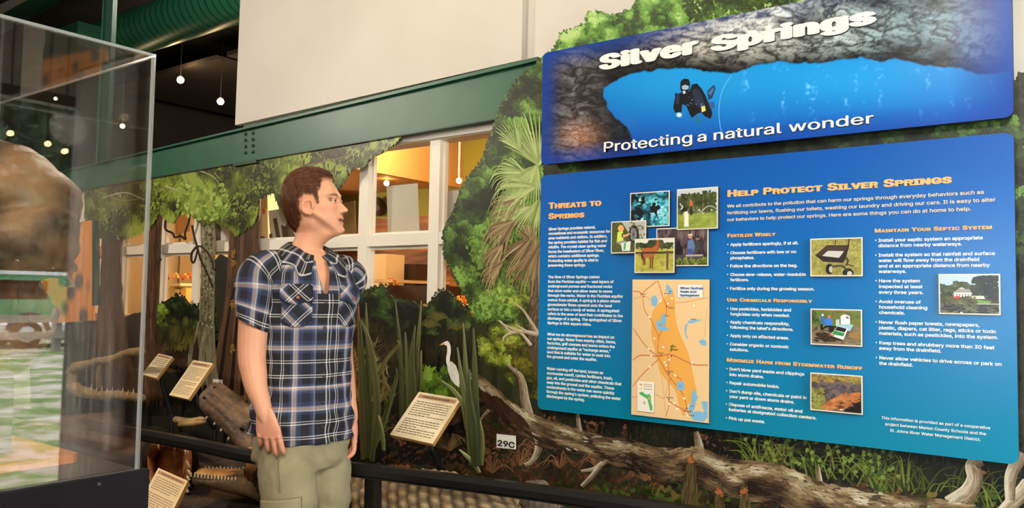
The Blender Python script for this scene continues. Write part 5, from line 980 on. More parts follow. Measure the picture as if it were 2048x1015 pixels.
def loft(mb, C, A, B, ra, rb, k=20, ex=2.0, c=None):   # rings at C with half axes A*ra, B*rb
    n = len(C); V = []
    for i in range(n):
        for j in range(k):
            w = 2*math.pi*j/k; cw, sw = math.cos(w), math.sin(w); e = 2/ex
            V.append(C[i]+A[i]*ra[i]*math.copysign(abs(cw)**e, cw)+B[i]*rb[i]*math.copysign(abs(sw)**e, sw))
    F = [(i*k+j, i*k+(j+1) % k, (i+1)*k+(j+1) % k, (i+1)*k+j) for i in range(n-1) for j in range(k)]+[tuple(range(k-1, -1, -1)), tuple((n-1)*k+j for j in range(k))]
    return mb.add(V, F, c)
M_gator = mat_attr('gator_hide', .55, .4, bump=.5, bscale=180); M_tooth = mat('gator_tooth', (226, 206, 160), .4); M_gum = mat('mouth_lining', (196, 130, 70), .65, c2=(150, 84, 48), scale=14)
M_eye = mat('gator_eye', (20, 14, 8), .15)
def vor(x, y, s, seed):                     # cell distance for scales
    gx_, gy_ = np.floor(x/s), np.floor(y/s); best = np.full(x.shape, 9.0)
    for dx in (-1, 0, 1):
        for dy in (-1, 0, 1):
            a, b = gx_+dx, gy_+dy; hx = np.sin(a*127.1+b*311.7+seed)*43758.5; hy = np.sin(a*269.5+b*183.3+seed)*43758.5
            px, py = (a+.5+.35*(hx-np.floor(hx)-.5)*2)*s, (b+.5+.35*(hy-np.floor(hy)-.5)*2)*s
            best = np.minimum(best, np.hypot(x-px, y-py)/s)
    return best
def frame(a, b, side):
    T = (b-a)/np.linalg.norm(b-a); S_ = side-T*np.dot(side, T); S_ /= np.linalg.norm(S_); return T, S_, np.cross(S_, T)
def jaw(t, name, A, Bp, side, prof, flip, colr, label=None, vox=.006):
    # A hinge, Bp tip; prof rows: s, half width, half height; flip=+1 the back of the jaw bulges along the frame's third axis
    T, S_, U = frame(A, Bp, side); L = np.linalg.norm(Bp-A); s = np.linspace(0, 1, 26); w, h, up = interp(prof, s); C = [A+T*L*q+U*flip*u for q, u in zip(s, up)]
    m_ = MB(); loft(m_, C, [S_]*26, [U]*26, w, h, 22, 2.5)
    def cf(X, N):
        q = X-A; u, v = q@T, q@S_; d = vor(u, v, .034, 3); k = np.clip(d*1.3-.2, 0, 1)[:, None]; f = np.clip(fbm(u*9, v*60, 5, 5)*1.5-.25, 0, 1)[:, None]
        return np.clip(lin(colr[0])*(1-f)+lin(colr[1])*f, 0, 1)*(1-.45*k)
    def dp(X, N):
        q = X-A; u, v = q@T, q@S_; return .004*(.6-vor(u, v, .034, 3))+.016*(fbm(u*7, v*26, 9, 5)-.5)
    return remesh(m_, name, M_gator, vox, t, 2, dp, cf, label), (T, S_, U, L)
GC1 = ((50, 36, 26), (132, 102, 72)); M_dark = mat('nostril_dark', (16, 12, 9), .9)
def teeth(t, P_, d, r0, L0):
    for i, p_ in enumerate(P_):
        l = L0*(1 if i % 3 else 1.5); MB().tube([p_-d*.01, p_+d*l*.5, p_+d*l], [r0, r0*.75, r0*.08], 8).out('tooth', M_tooth, t, True)
# near gator: jaws gaping, head raised beside the man
Yn = -.34
RH_ = np.array([math.cos(YAW), math.sin(YAW), 0.0]); FH_ = np.array([-math.sin(YAW), math.cos(YAW), 0.0])
hinge = at(532, 902, Yn); tipu = at(411, 789, Yn-.10); tipl = at(392, 955, Yn-.16); g = thing('alligator', (hinge[0]+.2, Yn, .45), "large brown alligator model with open jaws just left of the man's hand", 'alligator')
side = np.array([-.35, -.93, .10])          # across the snout, towards the camera
side = RH_*.60+np.array([0, 0, .72])+FH_*.34
o, fr = jaw(g, 'upper_jaw', at(556, 905, Yn+.03), at(416, 783, Yn-.06), side, [(0, .115, .085, 0), (.12, .112, .085, .012), (.3, .094, .064, .0), (.6, .078, .052, -.008), (.82, .077, .052, 0), (.94, .068, .048, .008), (1, .042, .030, .010)], 1, GC1)
T, S_, U, L = fr; hinge = at(556, 905, Yn+.03); tipu = at(416, 783, Yn-.06); out_ = U if U@(CAM-hinge) > 0 else -U
for sg in (-1, 1):
    so = -.010 if sg < 0 else .078
    MB().sphere(hinge+T*L*.37+S_*so+out_*.052, (.026, .022, .022), 14, 10).out('eye_ridge', mat('gator_lid', (74, 54, 38), .7), g, True)
    MB().sphere(hinge+T*L*.37+S_*so+out_*.064-S_*.010, .014, 14, 10).out('eye', M_eye, g, True)
    MB().sphere(tipu-T*.040+S_*.030*sg+out_*.050, (.011, .008, .006), 10, 8).out('nostril', M_dark, g, True)
teeth(g, [hinge+T*L*q-S_*np.interp(q, [.4, .9, 1], [.084, .076, .04])-out_*.015 for q in (.50, .62, .72, .83, .93, .99)], -S_*.9-out_*.3, .006, .013)
low, fr2 = jaw(g, 'lower_jaw', at(545, 965, Yn+.02), tipl, np.array([0.1, -.99, 0]), [(0, .13, .075, 0), (.3, .115, .05, 0), (.7, .085, .030, .0), (.92, .075, .028, 0), (1, .045, .02, 0)], -1, ((60, 44, 30), (110, 84, 56)))
T2, S2, U2, L2 = fr2; up2 = U2 if U2[2] > 0 else -U2; h2 = at(545, 965, Yn+.02)
lm = MB(); s = np.linspace(.18, .95, 14); loft(lm, [h2+T2*L2*q+up2*.030 for q in s], [S2]*14, [up2]*14, np.interp(s, [.18, .6, .95], [.085, .066, .045]), np.full(14, .012), 16); lm.out('tongue_bed', mat('jaw_lining', (190, 146, 84), .5, c2=(150, 104, 58), scale=20), g, True, label='tan lining of the lower jaw')
for sg in (-1, 1): teeth(g, [h2+T2*L2*q+S2*sg*np.interp(q, [.3, .92], [.10, .066])+up2*.03 for q in np.linspace(.36, .97, 14)], up2, .0042, .008)
nk = MB(); C = [at(600, 960, Yn+.06), at(560, 935, Yn+.04), at(530, 930, Yn)]; loft(nk, C, [np.array([0, -1, 0])]*3, [np.array([.1, 0, 1])]*3, [.16, .15, .11], [.17, .14, .09], 18)
remesh(nk, 'neck', M_gator, .009, g, 2, lambda X, N: .012*(.6-vor(X[:, 0]+X[:, 1], X[:, 2], .05, 2)), lambda X, N: np.clip(lin(GC1[0])*(1.2-vor(X[:, 0]+X[:, 1], X[:, 2], .05, 2))[:, None], 0, 1))
mm = MB(); C = [at(522, 925, Yn-.03), at(508, 912, Yn-.05), at(500, 925, Yn-.06)]; mm.tube([at(505, 893, Yn-.10), at(509, 920, Yn-.10), at(506, 952, Yn-.09)], [.026, .032, .03], 12); mm.out('mouth_corner', M_gum, g, True, label='tan stretched mouth corner')
# gaping gator at the case corner, seen from the front
Yc = -.40
c0 = at(335, 935, Yc); g2 = thing('alligator', (c0[0], Yc, .45), 'gaping alligator model with orange mouth behind the corner plaque', 'alligator')
gm_ = MB(); ang = np.linspace(0, 2*math.pi, 26, endpoint=False)
def ringpx(pts, Y, n=26):
    P_ = np.array([at(x, y, Y) for x, y in pts]); return smooth_line(np.vstack([P_, P_[:1]]), 6)[:-1]
outer = ringpx([(283, 900), (300, 876), (340, 872), (385, 886), (396, 915), (392, 950), (378, 985), (350, 1005), (310, 1000), (286, 960)], Yc)
mid = ringpx([(294, 905), (308, 884), (340, 880), (376, 892), (384, 915), (380, 950), (370, 980), (348, 996), (316, 990), (298, 955)], Yc-.05)
inn = ringpx([(312, 918), (322, 904), (340, 900), (360, 908), (366, 922), (364, 945), (356, 962), (344, 970), (326, 966), (314, 946)], Yc+.035)
back = ringpx([(290, 905), (305, 880), (340, 876), (380, 890), (390, 915), (385, 950), (372, 980), (348, 1000), (314, 994), (292, 958)], Yc+.22)
n = len(outer); V = np.vstack([outer, mid, inn]); F = [(r*n+i, r*n+(i+1) % n, (r+1)*n+(i+1) % n, (r+1)*n+i) for r in range(2) for i in range(n)]+[tuple(2*n+i for i in range(n-1, -1, -1))]
mk('mouth_lining', V, F, M_gum, g2, True, label='orange-brown gaping mouth')
V = np.vstack([mid, outer, back]); cc = np.clip(lin((66, 50, 34))*(.6+.8*fbm(V[:, 0]*30, V[:, 2]*30, 4))[:, None], 0, 1)
mk('head', V, [(r*n+i, r*n+(i+1) % n, (r+1)*n+(i+1) % n, (r+1)*n+i)[::-1] for r in range(2) for i in range(n)]+[tuple(2*n+i for i in range(n))], M_gator, g2, True, cols=cc)
P_ = [at(x, y, Yc-.055) for x, y in ((318, 884), (327, 883), (338, 883), (350, 885), (372, 900))]; teeth(g2, P_, np.array([0, 0, -1.0]), .007, .024)
P_ = [at(x, y, Yc-.055) for x, y in ((378, 930), (379, 944), (377, 956), (376, 968), (374, 980))]; teeth(g2, P_, np.array([-.6, -.2, .8]), .007, .018)
bd = MB(); C = [at(338, 935, Yc+.15), at(346, 932, Yc+.19), at(354, 935, Yc+.22)]; loft(bd, C, [np.array([.6, .8, 0])*.0+np.array([.3, -.95, 0])]*3, [np.array([0, 0, 1.0])]*3, [.09, .10, .08], [.14, .13, .10], 18); remesh(bd, 'body', M_gator, .01, g2, 2, None, lambda X, N: np.tile(lin((44, 32, 22)), (len(X), 1)))
# scaly tail lying under the rail
tl = thing('alligator_tail', at(850, 985, -.27), 'pale ridged alligator tail lying under the rail beside the black post', 'alligator')
s = np.linspace(0, 1, 40); PXl = np.interp(s, [0, .5, 1], [640, 850, 1030]); PYl = np.interp(s, [0, .5, 1], [1010, 1012, 1020]); C = [at(x, y, -.27-.0*q) for x, y, q in zip(PXl, PYl, s)]
m_ = MB(); rr = np.interp(s, [0, .6, .9, 1], [.150, .125, .08, .03]); loft(m_, C, [np.array([0, -1.0, 0])]*40, [np.array([0, 0, 1.0])]*40, rr*1.0, rr, 30)
Tt = (C[-1]-C[0])/np.linalg.norm(C[-1]-C[0])
def tdisp(X, N):
    u = (X-C[0])@Tt; a = np.arctan2(X[:, 2]-np.interp(u, np.linspace(0, 1, 40)*np.linalg.norm(C[-1]-C[0]), [c[2] for c in C]), -(X[:, 1]+.27)); w = u/.050+a*.9; row = np.abs((w % 1)-.5)*2; cl = np.abs(((a*3.0+np.floor(w)*.5) % 1)-.5)*2
    return .008*(1-row**2)*(1-.6*cl**2)+.006*np.clip(1-cl*3.2, 0, 1)*(1-row)+.004*(fbm(u*40, a*10, 3)-.5)
def tcol(X, N):
    u = (X-C[0])@Tt; a = np.arctan2(X[:, 2]-.4, -(X[:, 1]+.27)); d = np.clip(tdisp(X, N)/.010, 0, 1); f = fbm(u*22, a*8, 6)
    return np.clip(lin((62, 46, 30))*(1-d[:, None])+lin((186, 156, 112))*d[:, None]*(.6+.6*f[:, None]), 0, 1)
remesh(m_, 'ridged_hide', M_gator, .007, tl, 2, tdisp, tcol)
mt = MB(); c = at(1072, 992, -.15); mt.sphere(c+(0, 0, -.03), (.10, .07, .09), 22, 14); r_ = remesh(mt, 'fur_mound', mat('grey_fur', (96, 78, 62), .9, c2=(128, 108, 88), scale=60, stretch=(1, 1, .3), bump=.6, bscale=90), .008, None, 2, lambda X, N: .012*(fbm(X[:, 0]*40, X[:, 2]*40, 3)-.5)); tag(r_, 'grey-brown furry mound lying past the end of the ridged tail', 'mound')
def tuft(px, py, Y, label, nb, L_, pal):
    b0 = at(px, py, Y); t = thing('grass_tuft', b0, label, 'plant'); 
    for k in range(nb):
        a = R_(20)+R_(140)*k/(nb-1); l = L_*(.7+.5*RNG.random()); d = np.array([math.cos(a), -.25+.3*RNG.random(), math.sin(a)*.8]); w = .007
        P_ = smooth_line([b0, b0+d*l*.5, b0+d*l*np.array([1.1, 1, .75])], 5); MB().tube(P_, np.linspace(w, .0012, len(P_)), 5, flat=.25, c=lin(pal[k % len(pal)])).out('leaf', M_blade, t, True)
tuft(1125, 1015, -.10, 'strap-leaved grass tuft under the rail beside the furry mound', 9, .13, [(96, 98, 48), (66, 70, 32), (130, 128, 70)])
tuft(955, 985, -.14, 'short broad-leaved tuft rising past the tail tip under the rail', 5, .09, [(88, 78, 40), (110, 96, 50)])
# bleached alligator jaw bones on the left bank
M_bone = mat('jaw_bone', (176, 148, 98), .6, c2=(140, 112, 70), scale=16, bump=.5, bscale=40)
j0 = at(150, 745, -.30); jb = thing('jaw_skeleton', (j0[0]+.4, -.30, .55), 'bleached gaping jaw bones on the bank seen through the case', 'skeleton')
m_ = MB(); m_.tube([at(144, 745, -.3), at(152, 735, -.3), at(185, 726, -.3), at(225, 716, -.3), at(262, 704, -.3), at(285, 703, -.3)], [.04, .036, .028, .026, .028, .022], 14, flat=.9); remesh(m_, 'upper_bone', M_bone, .008, jb, 2, lambda X, N: .016*(fbm(X[:, 0]*22, X[:, 2]*22, 2)-.5))
m_ = MB(); m_.tube([at(145, 770, -.3), at(160, 782, -.3), at(200, 790, -.3), at(240, 790, -.3), at(288, 795, -.3)], [.04, .032, .027, .025, .02], 14); remesh(m_, 'lower_bone', M_bone, .008, jb, 2, lambda X, N: .014*(fbm(X[:, 0]*22, X[:, 2]*22, 7)-.5))
m_ = MB(); m_.tube([at(148, 742, -.3), at(146, 758, -.3), at(150, 775, -.3)], [.036, .032, .036], 12); m_.out('hinge_bone', M_bone, jb, True)
for k in range(11): x = 172+k*10.5; p_ = at(x, 781+k*.9, -.32); MB().tube([p_-(0, 0, .02), p_+(0, 0, .026+.010*(k % 2))], [.009, .001], 8).out('tooth', M_tooth, jb, True)
MB().tube([at(198, 780, -.27), at(196, 722, -.27)], .016, 10).out('support_rod', M_bone, jb, True)
lg = thing('driftwood_stick', at(405, 845, -.22), "pale driftwood stick lying behind the near gator's snout", 'stick'); MB().tube(smooth_line([at(352, 838, -.2), at(380, 842, -.22), at(410, 838, -.24)], 4), [.018]*8+[.008], 9).out('main_stem', M_bone, lg, True); MB().tube([at(360, 848, -.22), at(390, 846, -.25), at(412, 843, -.26)], [.012, .014, .006], 8).out('branch', M_bone, lg, True)
# ------------------------------------------------------------------ the man
FH = np.array([-math.sin(YAW), math.cos(YAW), 0.0]); RH = np.array([math.cos(YAW), math.sin(YAW), 0.0]); D0 = 2.93
def _ray0(px, py, y):
    d = ray(px, py); return CAM + d*((D0+y)/(d@FH))
_c = _ray0(608, 700, 0.0); ROOT = np.array([_c[0], _c[1], 0.0])
man = thing('person', ROOT, 'man in a blue plaid short-sleeved shirt and khaki trousers gazing at the blue signs', 'person', rotz=YAW)
def mp(px, py, y=0.0):                     # a point of the man's own frame (x right, y away, z up) seen at a pixel
    p_ = _ray0(px, py, y)-ROOT; return np.array([p_@RH, y, p_[2]])
ZF = lambda py, y=0.0: mp(608, py, y)[2]
PHI = R_(45); FW = np.array([math.sin(PHI), -math.cos(PHI), 0]); LT_ = np.array([math.cos(PHI), math.sin(PHI), 0]); UPZ = np.array([0, 0, 1.0])
# head grid -----------------------------------------------------
PH = R_(83); HF = np.array([math.sin(PH), -math.cos(PH), 0]); HL = np.array([math.cos(PH), math.sin(PH), 0])
HC = mp(622, 415, 0.0)
def hx(px, py): return (mp(px, py)[0]-HC[0])/HF[0]
def hz(py): return mp(622, py)[2]-HC[2]
fr_ = [(344.5, 622), (346, 634), (349, 645), (354, 655), (360, 662), (370, 669), (381, 675), (389, 679.5), (394, 680), (399, 678.8), (405, 679), (414, 681), (424, 683), (430, 684.5), (436, 686), (441, 685.5), (446, 686), (451, 685.5), (456, 688.5), (460, 689.5), (464, 688.5), (467.5, 685), (470, 679), (472.5, 671), (476, 663.5), (482, 654), (490, 647), (507, 638), (530, 641), (560, 648)]
bk_ = [(344.5, 614), (346, 606), (349, 598), (356, 587), (366, 578), (378, 572), (393, 568.5), (408, 569), (422, 573), (435, 579), (446, 585), (456, 590), (466, 592), (480, 588), (500, 580), (530, 566), (560, 560)]
wd_ = [(344.5, .012), (346, .026), (349, .040), (355, .054), (364, .065), (378, .0735), (392, .0765), (405, .0760), (418, .0735), (430, .070), (440, .0655), (448, .0605), (455, .054), (461, .0485), (467, .0455), (474, .0465), (488, .0505), (510, .058), (530, .075), (560, .09)]
def headgrid(nr, nc, bumps=True, pmax=560):
    py = np.interp(np.linspace(0, 1, nr), [0, .08, .75, 1], [344.5, 349, 475, pmax]); V = []
    XF = np.interp(py, *zip(*fr_)); XB = np.interp(py, *zip(*bk_)); WD = np.interp(py, *zip(*wd_))
    for i in range(nr):
        xf, xb, z, w = hx(XF[i], py[i]), hx(XB[i], py[i]), hz(py[i]), WD[i]
        c0 = np.clip((xf+xb)/2*.75-.0, -.05, .05); th = np.linspace(0, 2*math.pi, nc, endpoint=False)
        ct, st = np.cos(th), np.sin(th); fa = np.interp(py[i], [350, 385, 450, 470, 490], [2.0, 2.35, 2.25, 2.0, 2.0]); e = 2/fa
        X = np.where(ct > 0, c0+(xf-c0)*np.abs(ct)**e, c0+(c0-xb)*-np.abs(ct)**1.0); Y = w*np.sign(st)*np.abs(st)**np.where(ct > 0, e, 1.0)
        V.append(np.stack([X, Y, np.full(nc, z)], 1))
    V = np.array(V); X, Y, Z = V[..., 0], V[..., 1], V[..., 2]
    if bumps:
        P_ = np.repeat(py[:, None], nc, 1); fx = np.clip(X/.04, 0, 1)
        g = lambda y0, p0, sy, sp: np.exp(-((Y-y0)/sy)**2-((P_-p0)/sp)**2)
        nose = np.interp(P_, [394, 398, 402, 407, 412.5, 416.5, 419.5, 422, 424.5, 427.5, 430], [0, .0020, .0072, .0135, .0215, .0275, .0300, .0278, .0190, .008, 0])
        ns = np.interp(P_, [396, 408, 418, 424, 430], [.010, .009, .0115, .0135, .013]); d = nose*np.exp(-np.abs(Y/ns)**2.2)
        for s in (-1, 1):
            d += .0105*g(s*.0140, 423.4, .0056, 3.2)-.004*g(s*.020, 422, .004, 3.5)           # nostril wings
            d += -.0125*g(s*.034, 401.5, .017, 6.0)          # eye sockets
            d += .0046*g(s*.033, 391, .022, 4.0)             # brow
            d += .0050*g(s*.047, 415, .018, 9)              # cheek bones
            d += -.0038*g(s*.040, 436, .016, 10)
            d += .0060*g(s*.034, 396.6, .015, 2.3)            # upper lid
            d += .0040*g(s*.034, 406.2, .014, 2.6)            # lower lid
        d += .0056*np.exp(-(Y/.020)**2-((P_-436)/2.6)**2)+.0056*np.exp(-(Y/.018)**2-((P_-445.6)/2.8)**2)-.0110*np.exp(-(Y/.020)**4-((P_-440.8)/2.0)**2)
        d += -.0015*np.exp(-(Y/.003)**2-((P_-431.5)/3)**2)+.003*np.exp(-(Y/.013)**2-((P_-459)/5)**2)
        X += d*fx
        lx, lp = np.array([hx(648, 442), hx(692, 470)]), np.array([436., 468.])      # the edge of the lower jaw
        tj = np.clip((X-lx[0])/(lx[1]-lx[0]), -.35, 1); dj = P_-(lp[0]+(lp[1]-lp[0])*tj); wj = np.clip((X+.045)/.03, 0, 1)*np.clip((.12-X)/.03, 0, 1)
        Y += np.sign(Y)*wj*(.0050*np.exp(-((dj+2)/6.5)**2)-.0070*np.exp(-((dj-12)/10)**2))*np.clip(np.abs(Y)/.02, 0, 1)
    return V, py
V, PYR = headgrid(150, 128); nr, nc = V.shape[:2]
def H2B(Vh): return HC + Vh[..., :1]*HF + Vh[..., 1:2]*HL + Vh[..., 2:3]*UPZ
bm_ = MB(); F = [(i*nc+j, i*nc+(j+1) % nc, (i+1)*nc+(j+1) % nc, (i+1)*nc+j)[::-1] for i in range(nr-1) for j in range(nc)]+[tuple(range(nc)), tuple((nr-1)*nc+j for j in range(nc-1, -1, -1))]
bm_.add(H2B(V).reshape(-1, 3), F)
# ears
for s in (-1, 1):
    e0 = np.array([hx(634.5, 414), s*.0775, hz(418)]); T_ = []
    for a in np.linspace(R_(200), R_(-110), 16):
        rx, rz = .0185, .0265; sx_e = rx*math.cos(a)*-1; T_.append(e0+np.array([sx_e-.001, s*(.009+.007*max(0, -math.cos(a)*-1)), rz*math.sin(a)*(1.0 if math.sin(a) > 0 else .92)]))
    bm_.tube(H2B(np.array(T_)), [.0035]+[.0046]*13+[.005, .006], 10)
    lob = H2B((e0+np.array([.005, s*.002, -.0225]))[None])[0]; bm_.sphere(lob, (.0065, .006, .008), 12, 8)
    C_e = H2B(np.array([e0+np.array([-.006, -s*.002, 0]), e0+np.array([-.006, s*.008, 0])])); loft(bm_, C_e, [HF]*2, [UPZ]*2, [.016, .013], [.025, .022], 18)
    A_ = [e0+np.array([-.004+.011*math.cos(a), s*.0125, .004+.017*math.sin(a)]) for a in np.linspace(R_(60), R_(250), 8)]; bm_.tube(H2B(np.array(A_)), .0034, 8)
EYES = []
for s in (-1, 1):
    ec = H2B(np.array([[hx(681.5, 402)-.0150, s*.0325, hz(402.8)]]))[0]; EYES.append(ec)
    for lo_, hi_ in ((15, 80), (-76, -21)):
        n_, m__ = 14, 7; A_ = []
        for R__ in (.0139, .0104):
            for i in range(m__):
                for j in range(n_):
                    az = R_(-86+172*j/(n_-1)); cl_ = max(0.0, math.cos(az*1.28)); e0_ = lo_*cl_ if lo_ > 0 else lo_; e1_ = hi_*cl_ if lo_ < 0 else hi_; el = R_(e0_+(e1_-e0_)*i/(m__-1)); A_.append(ec+R__*(math.cos(el)*math.cos(az)*HF+math.cos(el)*math.sin(az)*HL+math.sin(el)*UPZ))
        k = n_*m__; F_ = [(i*n_+j, i*n_+j+1, (i+1)*n_+j+1, (i+1)*n_+j) for i in range(m__-1) for j in range(n_-1)]; F_ += [tuple(q+k for q in f[::-1]) for f in F_]
        per = [j for j in range(n_)]+[i*n_+n_-1 for i in range(1, m__)]+[(m__-1)*n_+j for j in range(n_-2, -1, -1)]+[i*n_ for i in range(m__-2, 0, -1)]; F_ += [(per[(q+1) % len(per)], per[q], per[q]+k, per[(q+1) % len(per)]+k) for q in range(len(per))]
        bm_.add(A_, F_)
# neck root, torso core
def ringc(z): return np.array([np.interp(z, [.5, .9, 1.1, 1.3, 1.46, 1.52], [.0, .0, .0, .004, .004, .006]), 0, z])
core = [(.78, .14, .10), (.9, .155, .105), (1.05, .145, .095), (1.2, .155, .10), (1.32, .168, .105), (1.40, .160, .095), (1.455, .12, .078), (1.485, .072, .062), (1.515, .046, .044)]
loft(bm_, [ringc(z) for z, _, _ in core], [LT_]*9, [FW]*9, [w for _, w, _ in core], [d for _, _, d in core], 40, 2.3)
def limb(pts, rs, k=18, flat=1.0):
    P_ = smooth_line(pts, 6); R = np.interp(np.linspace(0, 1, len(P_)), np.linspace(0, 1, len(rs)), rs); bm_.tube(P_, R, k, flat=flat)
SHR = ringc(1.425)-LT_*.165; SHL = ringc(1.425)+LT_*.165
armR = [SHR, mp(512, 590, -.14), mp(507, 650, -.155), mp(504, 712, -.165), mp(508, 745, -.175), mp(513, 775, -.19), mp(523, 803, -.20), mp(529, 826, -.205), mp(534, 846, -.21)]
limb(armR, [.058, .056, .051, .0475, .0445, .0405, .034, .0285, .0265, .017])
armL = [SHL, mp(676, 610, .14), mp(680, 660, .145), mp(682, 715, .14), mp(688, 760, .13), mp(694, 795, .12), mp(700, 820, .115), mp(702.5, 836, .11), mp(704.5, 852, .107)]
limb(armL, [.058, .055, .049, .045, .0435, .038, .031, .027, .025, .015])
def hand(wr, dn, lat, nrm, curl, thumb_s, sc=1.0, spread=0.0, tuck=False):
    # wr wrist, dn towards the knuckles, lat from little finger to index, nrm out of the palm side
    dn, lat, nrm = [v/np.linalg.norm(v) for v in (dn, lat, nrm)]
    s = np.linspace(0, 1, 9); C = [wr+dn*(.092*sc*q-.012)+nrm*(-.003*math.sin(q*3)) for q in s]; loft(bm_, C, [lat]*9, [nrm]*9, np.interp(s, [0, .3, .75, 1], [.026, .034, .0425, .040])*sc, np.interp(s, [0, .3, .7, 1], [.019, .0185, .0150, .0115])*sc, 20, 2.5)
    kn = wr+dn*.080*sc
    for i, (l, L_, r, off) in enumerate(((-.032, .062, .0080, -.008), (-.0112, .075, .0088, 0), (.0105, .080, .0092, .003), (.0315, .073, .0090, -.002))):
        b0 = kn+lat*l*sc+dn*off; c1, c2, c3 = [R_(a+7*(1-i)) for a in curl]; f = lambda a: dn*math.cos(a)+nrm*math.sin(a)+lat*spread*(i-1.5)*.12
        p1 = b0+f(c1)*L_*.46*sc; p2 = p1+f(c2)*L_*.32*sc; p3 = p2+f(c3)*L_*.26*sc
        bm_.tube(smooth_line([b0-dn*.02, b0, p1, p2, p3], 5), np.interp(np.linspace(0, 1, 21), [0, .25, .5, .55, .75, .95, 1], [r*1.0, r*1.12, r*.96, r*1.02, r*.92, r*.72, r*.4])*sc, 12)
        bm_.sphere(b0-nrm*.004*sc, .0088*sc, 10, 8)
    t0 = wr+dn*.016*sc+lat*(.010 if tuck else .020)*sc+nrm*.006; t1 = t0+((dn*.72-lat*.02+nrm*.75) if tuck else (dn*.62+lat*.50+nrm*.42))*.040*sc; t2 = t1+((dn*.9-lat*.15+nrm*.4) if tuck else (dn*.86+lat*.08+nrm*.42*thumb_s))*.036*sc; t3 = t2+(dn*.92-lat*.12+nrm*.3*thumb_s)*.028*sc
    bm_.tube(smooth_line([t0, t1, t2, t3], 6), [.015, .0148, .0145, .014, .0135, .013, .0122, .0116, .0114, .0112, .011, .0112, .0112, .0108, .0102, .0096, .0086, .0068, .0035], 12)
    return t2, t3
hand(mp(530, 822, -.205), mp(539, 872, -.212)-mp(530, 822, -.205), np.array([.97, -.22, .06]), np.array([-.30, .95, 0]), (22, 56, 80), 1.0, 1.08, .45, True)
tL2, tL3 = hand(mp(702.5, 836, .11), mp(707, 872, .10)-mp(702.5, 836, .11), np.array([.20, -.98, 0]), np.array([-.97, -.15, 0]), (22, 54, 78), .8)
# legs and feet inside the trousers
HIPR, HIPL = mp(574, 905, -.07), mp(652, 905, .07)
for hp, kx in ((HIPR, -1), (HIPL, 1)):
    kn = np.array([hp[0]+.005, hp[1]-.01, .50]); an = np.array([hp[0], hp[1]+.02, .09])
    limb([hp+(0, 0, .05), hp-(0, 0, .15), kn, kn*.55+an*.45+(0, .01, 0), an], [.078, .074, .056, .054, .036], 16)
    bm_.tube([an+FW*-.06-(0, 0, .05), an-(0, 0, .045)+FW*.02, an-(0, 0, .055)+FW*.10, an-(0, 0, .062)+FW*.17], [.032, .042, .042, .026], 14, flat=.75)
def skin_col(X, N):
    base = np.tile(lin((224, 160, 124)), (len(X), 1)); q = X-HC; a, b, c = q@HF, q@HL, q[:, 2]; f = fbm(X[:, 0]*60, X[:, 2]*60+X[:, 1]*40, 3)[:, None]
    base = base*(.95+.10*f); head_ = (X[:, 2] > hz(500)+HC[2])
    def blend(m, c_): 
        nonlocal base
        m = np.clip(m, 0, 1)[:, None]; base = base*(1-m)+lin(c_)*m
    py = np.interp(-c, -hz(np.array([340., 400, 460, 560])), [340., 400, 460, 560]) if False else 415-(c*FOC/D0/1.0)
    g = lambda a0, p0, sa, sp: np.exp(-((a-a0)/sa)**2-((py-p0)/sp)**2)*head_
    blend(.42*g(.06, 452, .06, 14)*(a > -.03)+.28*np.exp(-((py-434)/5)**2-(b/.03)**2)*(a > .07)*head_, (164, 122, 104))     # stubble
    blend(.38*np.exp(-((np.abs(b)-.045)/.02)**2-((py-418)/9)**2)*(a > .05)*head_, (226, 140, 112)); blend(.6*(np.abs(b) > .078)*np.exp(-((a+.012)/.03)**2)*(py > 392)*(py < 436), (226, 138, 112))
    blend(.35*np.exp(-((py-421)/4)**2-(b/.012)**2)*(a > .105), (222, 140, 114))
    lips = np.exp(-(b/.022)**4)*(np.exp(-((py-436.6)/2.2)**2)+np.exp(-((py-445.2)/2.4)**2))*(a > .09); blend(.75*lips, (196, 112, 98)); blend(.9*np.exp(-(b/.021)**4-((py-440.8)/1.9)**2)*(a > .080)*head_, (70, 34, 30))
    br = np.exp(-((np.abs(b)-.034-.0)/.021)**4-((py-(390.2+np.abs(np.abs(b)-.03)*110))/2.4)**2)*(a > .05)*head_; blend(.95*br, (84, 50, 32)); nost = np.exp(-((np.abs(b)-.0085)/.0048)**2-((py-425.6)/1.5)**2)*(a > .108)*head_; blend(.8*nost, (92, 46, 36)); crs = np.exp(-((np.abs(b)-.0195)/.0025)**2-((py-423)/3.5)**2)*(a > .09)*head_; blend(.4*crs, (176, 104, 84))  # nostril and wing crease shade is put into the skin colour
    sock = np.exp(-((np.abs(b)-.033)/.018)**2-((py-400)/5)**2)*(a > .06)*head_; blend(.25*sock, (176, 116, 96)); lash = np.exp(-((np.abs(b)-.035)/.015)**4-((py-399.0)/.9)**2)*(a > .06)*head_; blend(.8*lash, (70, 44, 34))
    hnd = (X[:, 2] < ZF(815)) & (X[:, 2] > ZF(930)); blend(.45*hnd*np.clip((ZF(815)-X[:, 2])/.05, 0, 1), (212, 134, 112))
    return np.clip(base, 0, 1)
M_skin = mat_attr('skin', .48, .35, bump=.06, bscale=260); nt = M_skin.node_tree; bs = nt.nodes['Principled BSDF']; bs.inputs['Subsurface Weight'].default_value = .12; bs.inputs['Subsurface Radius'].default_value = (.012, .005, .003); bs.inputs['Subsurface Scale'].default_value = .6
MATR_man = MATR[man.name]; man_inv = np.array(MATR_man)
def W2(V): V = np.asarray(V, float); return V@man_inv[:3, :3].T+man_inv[:3, 3]
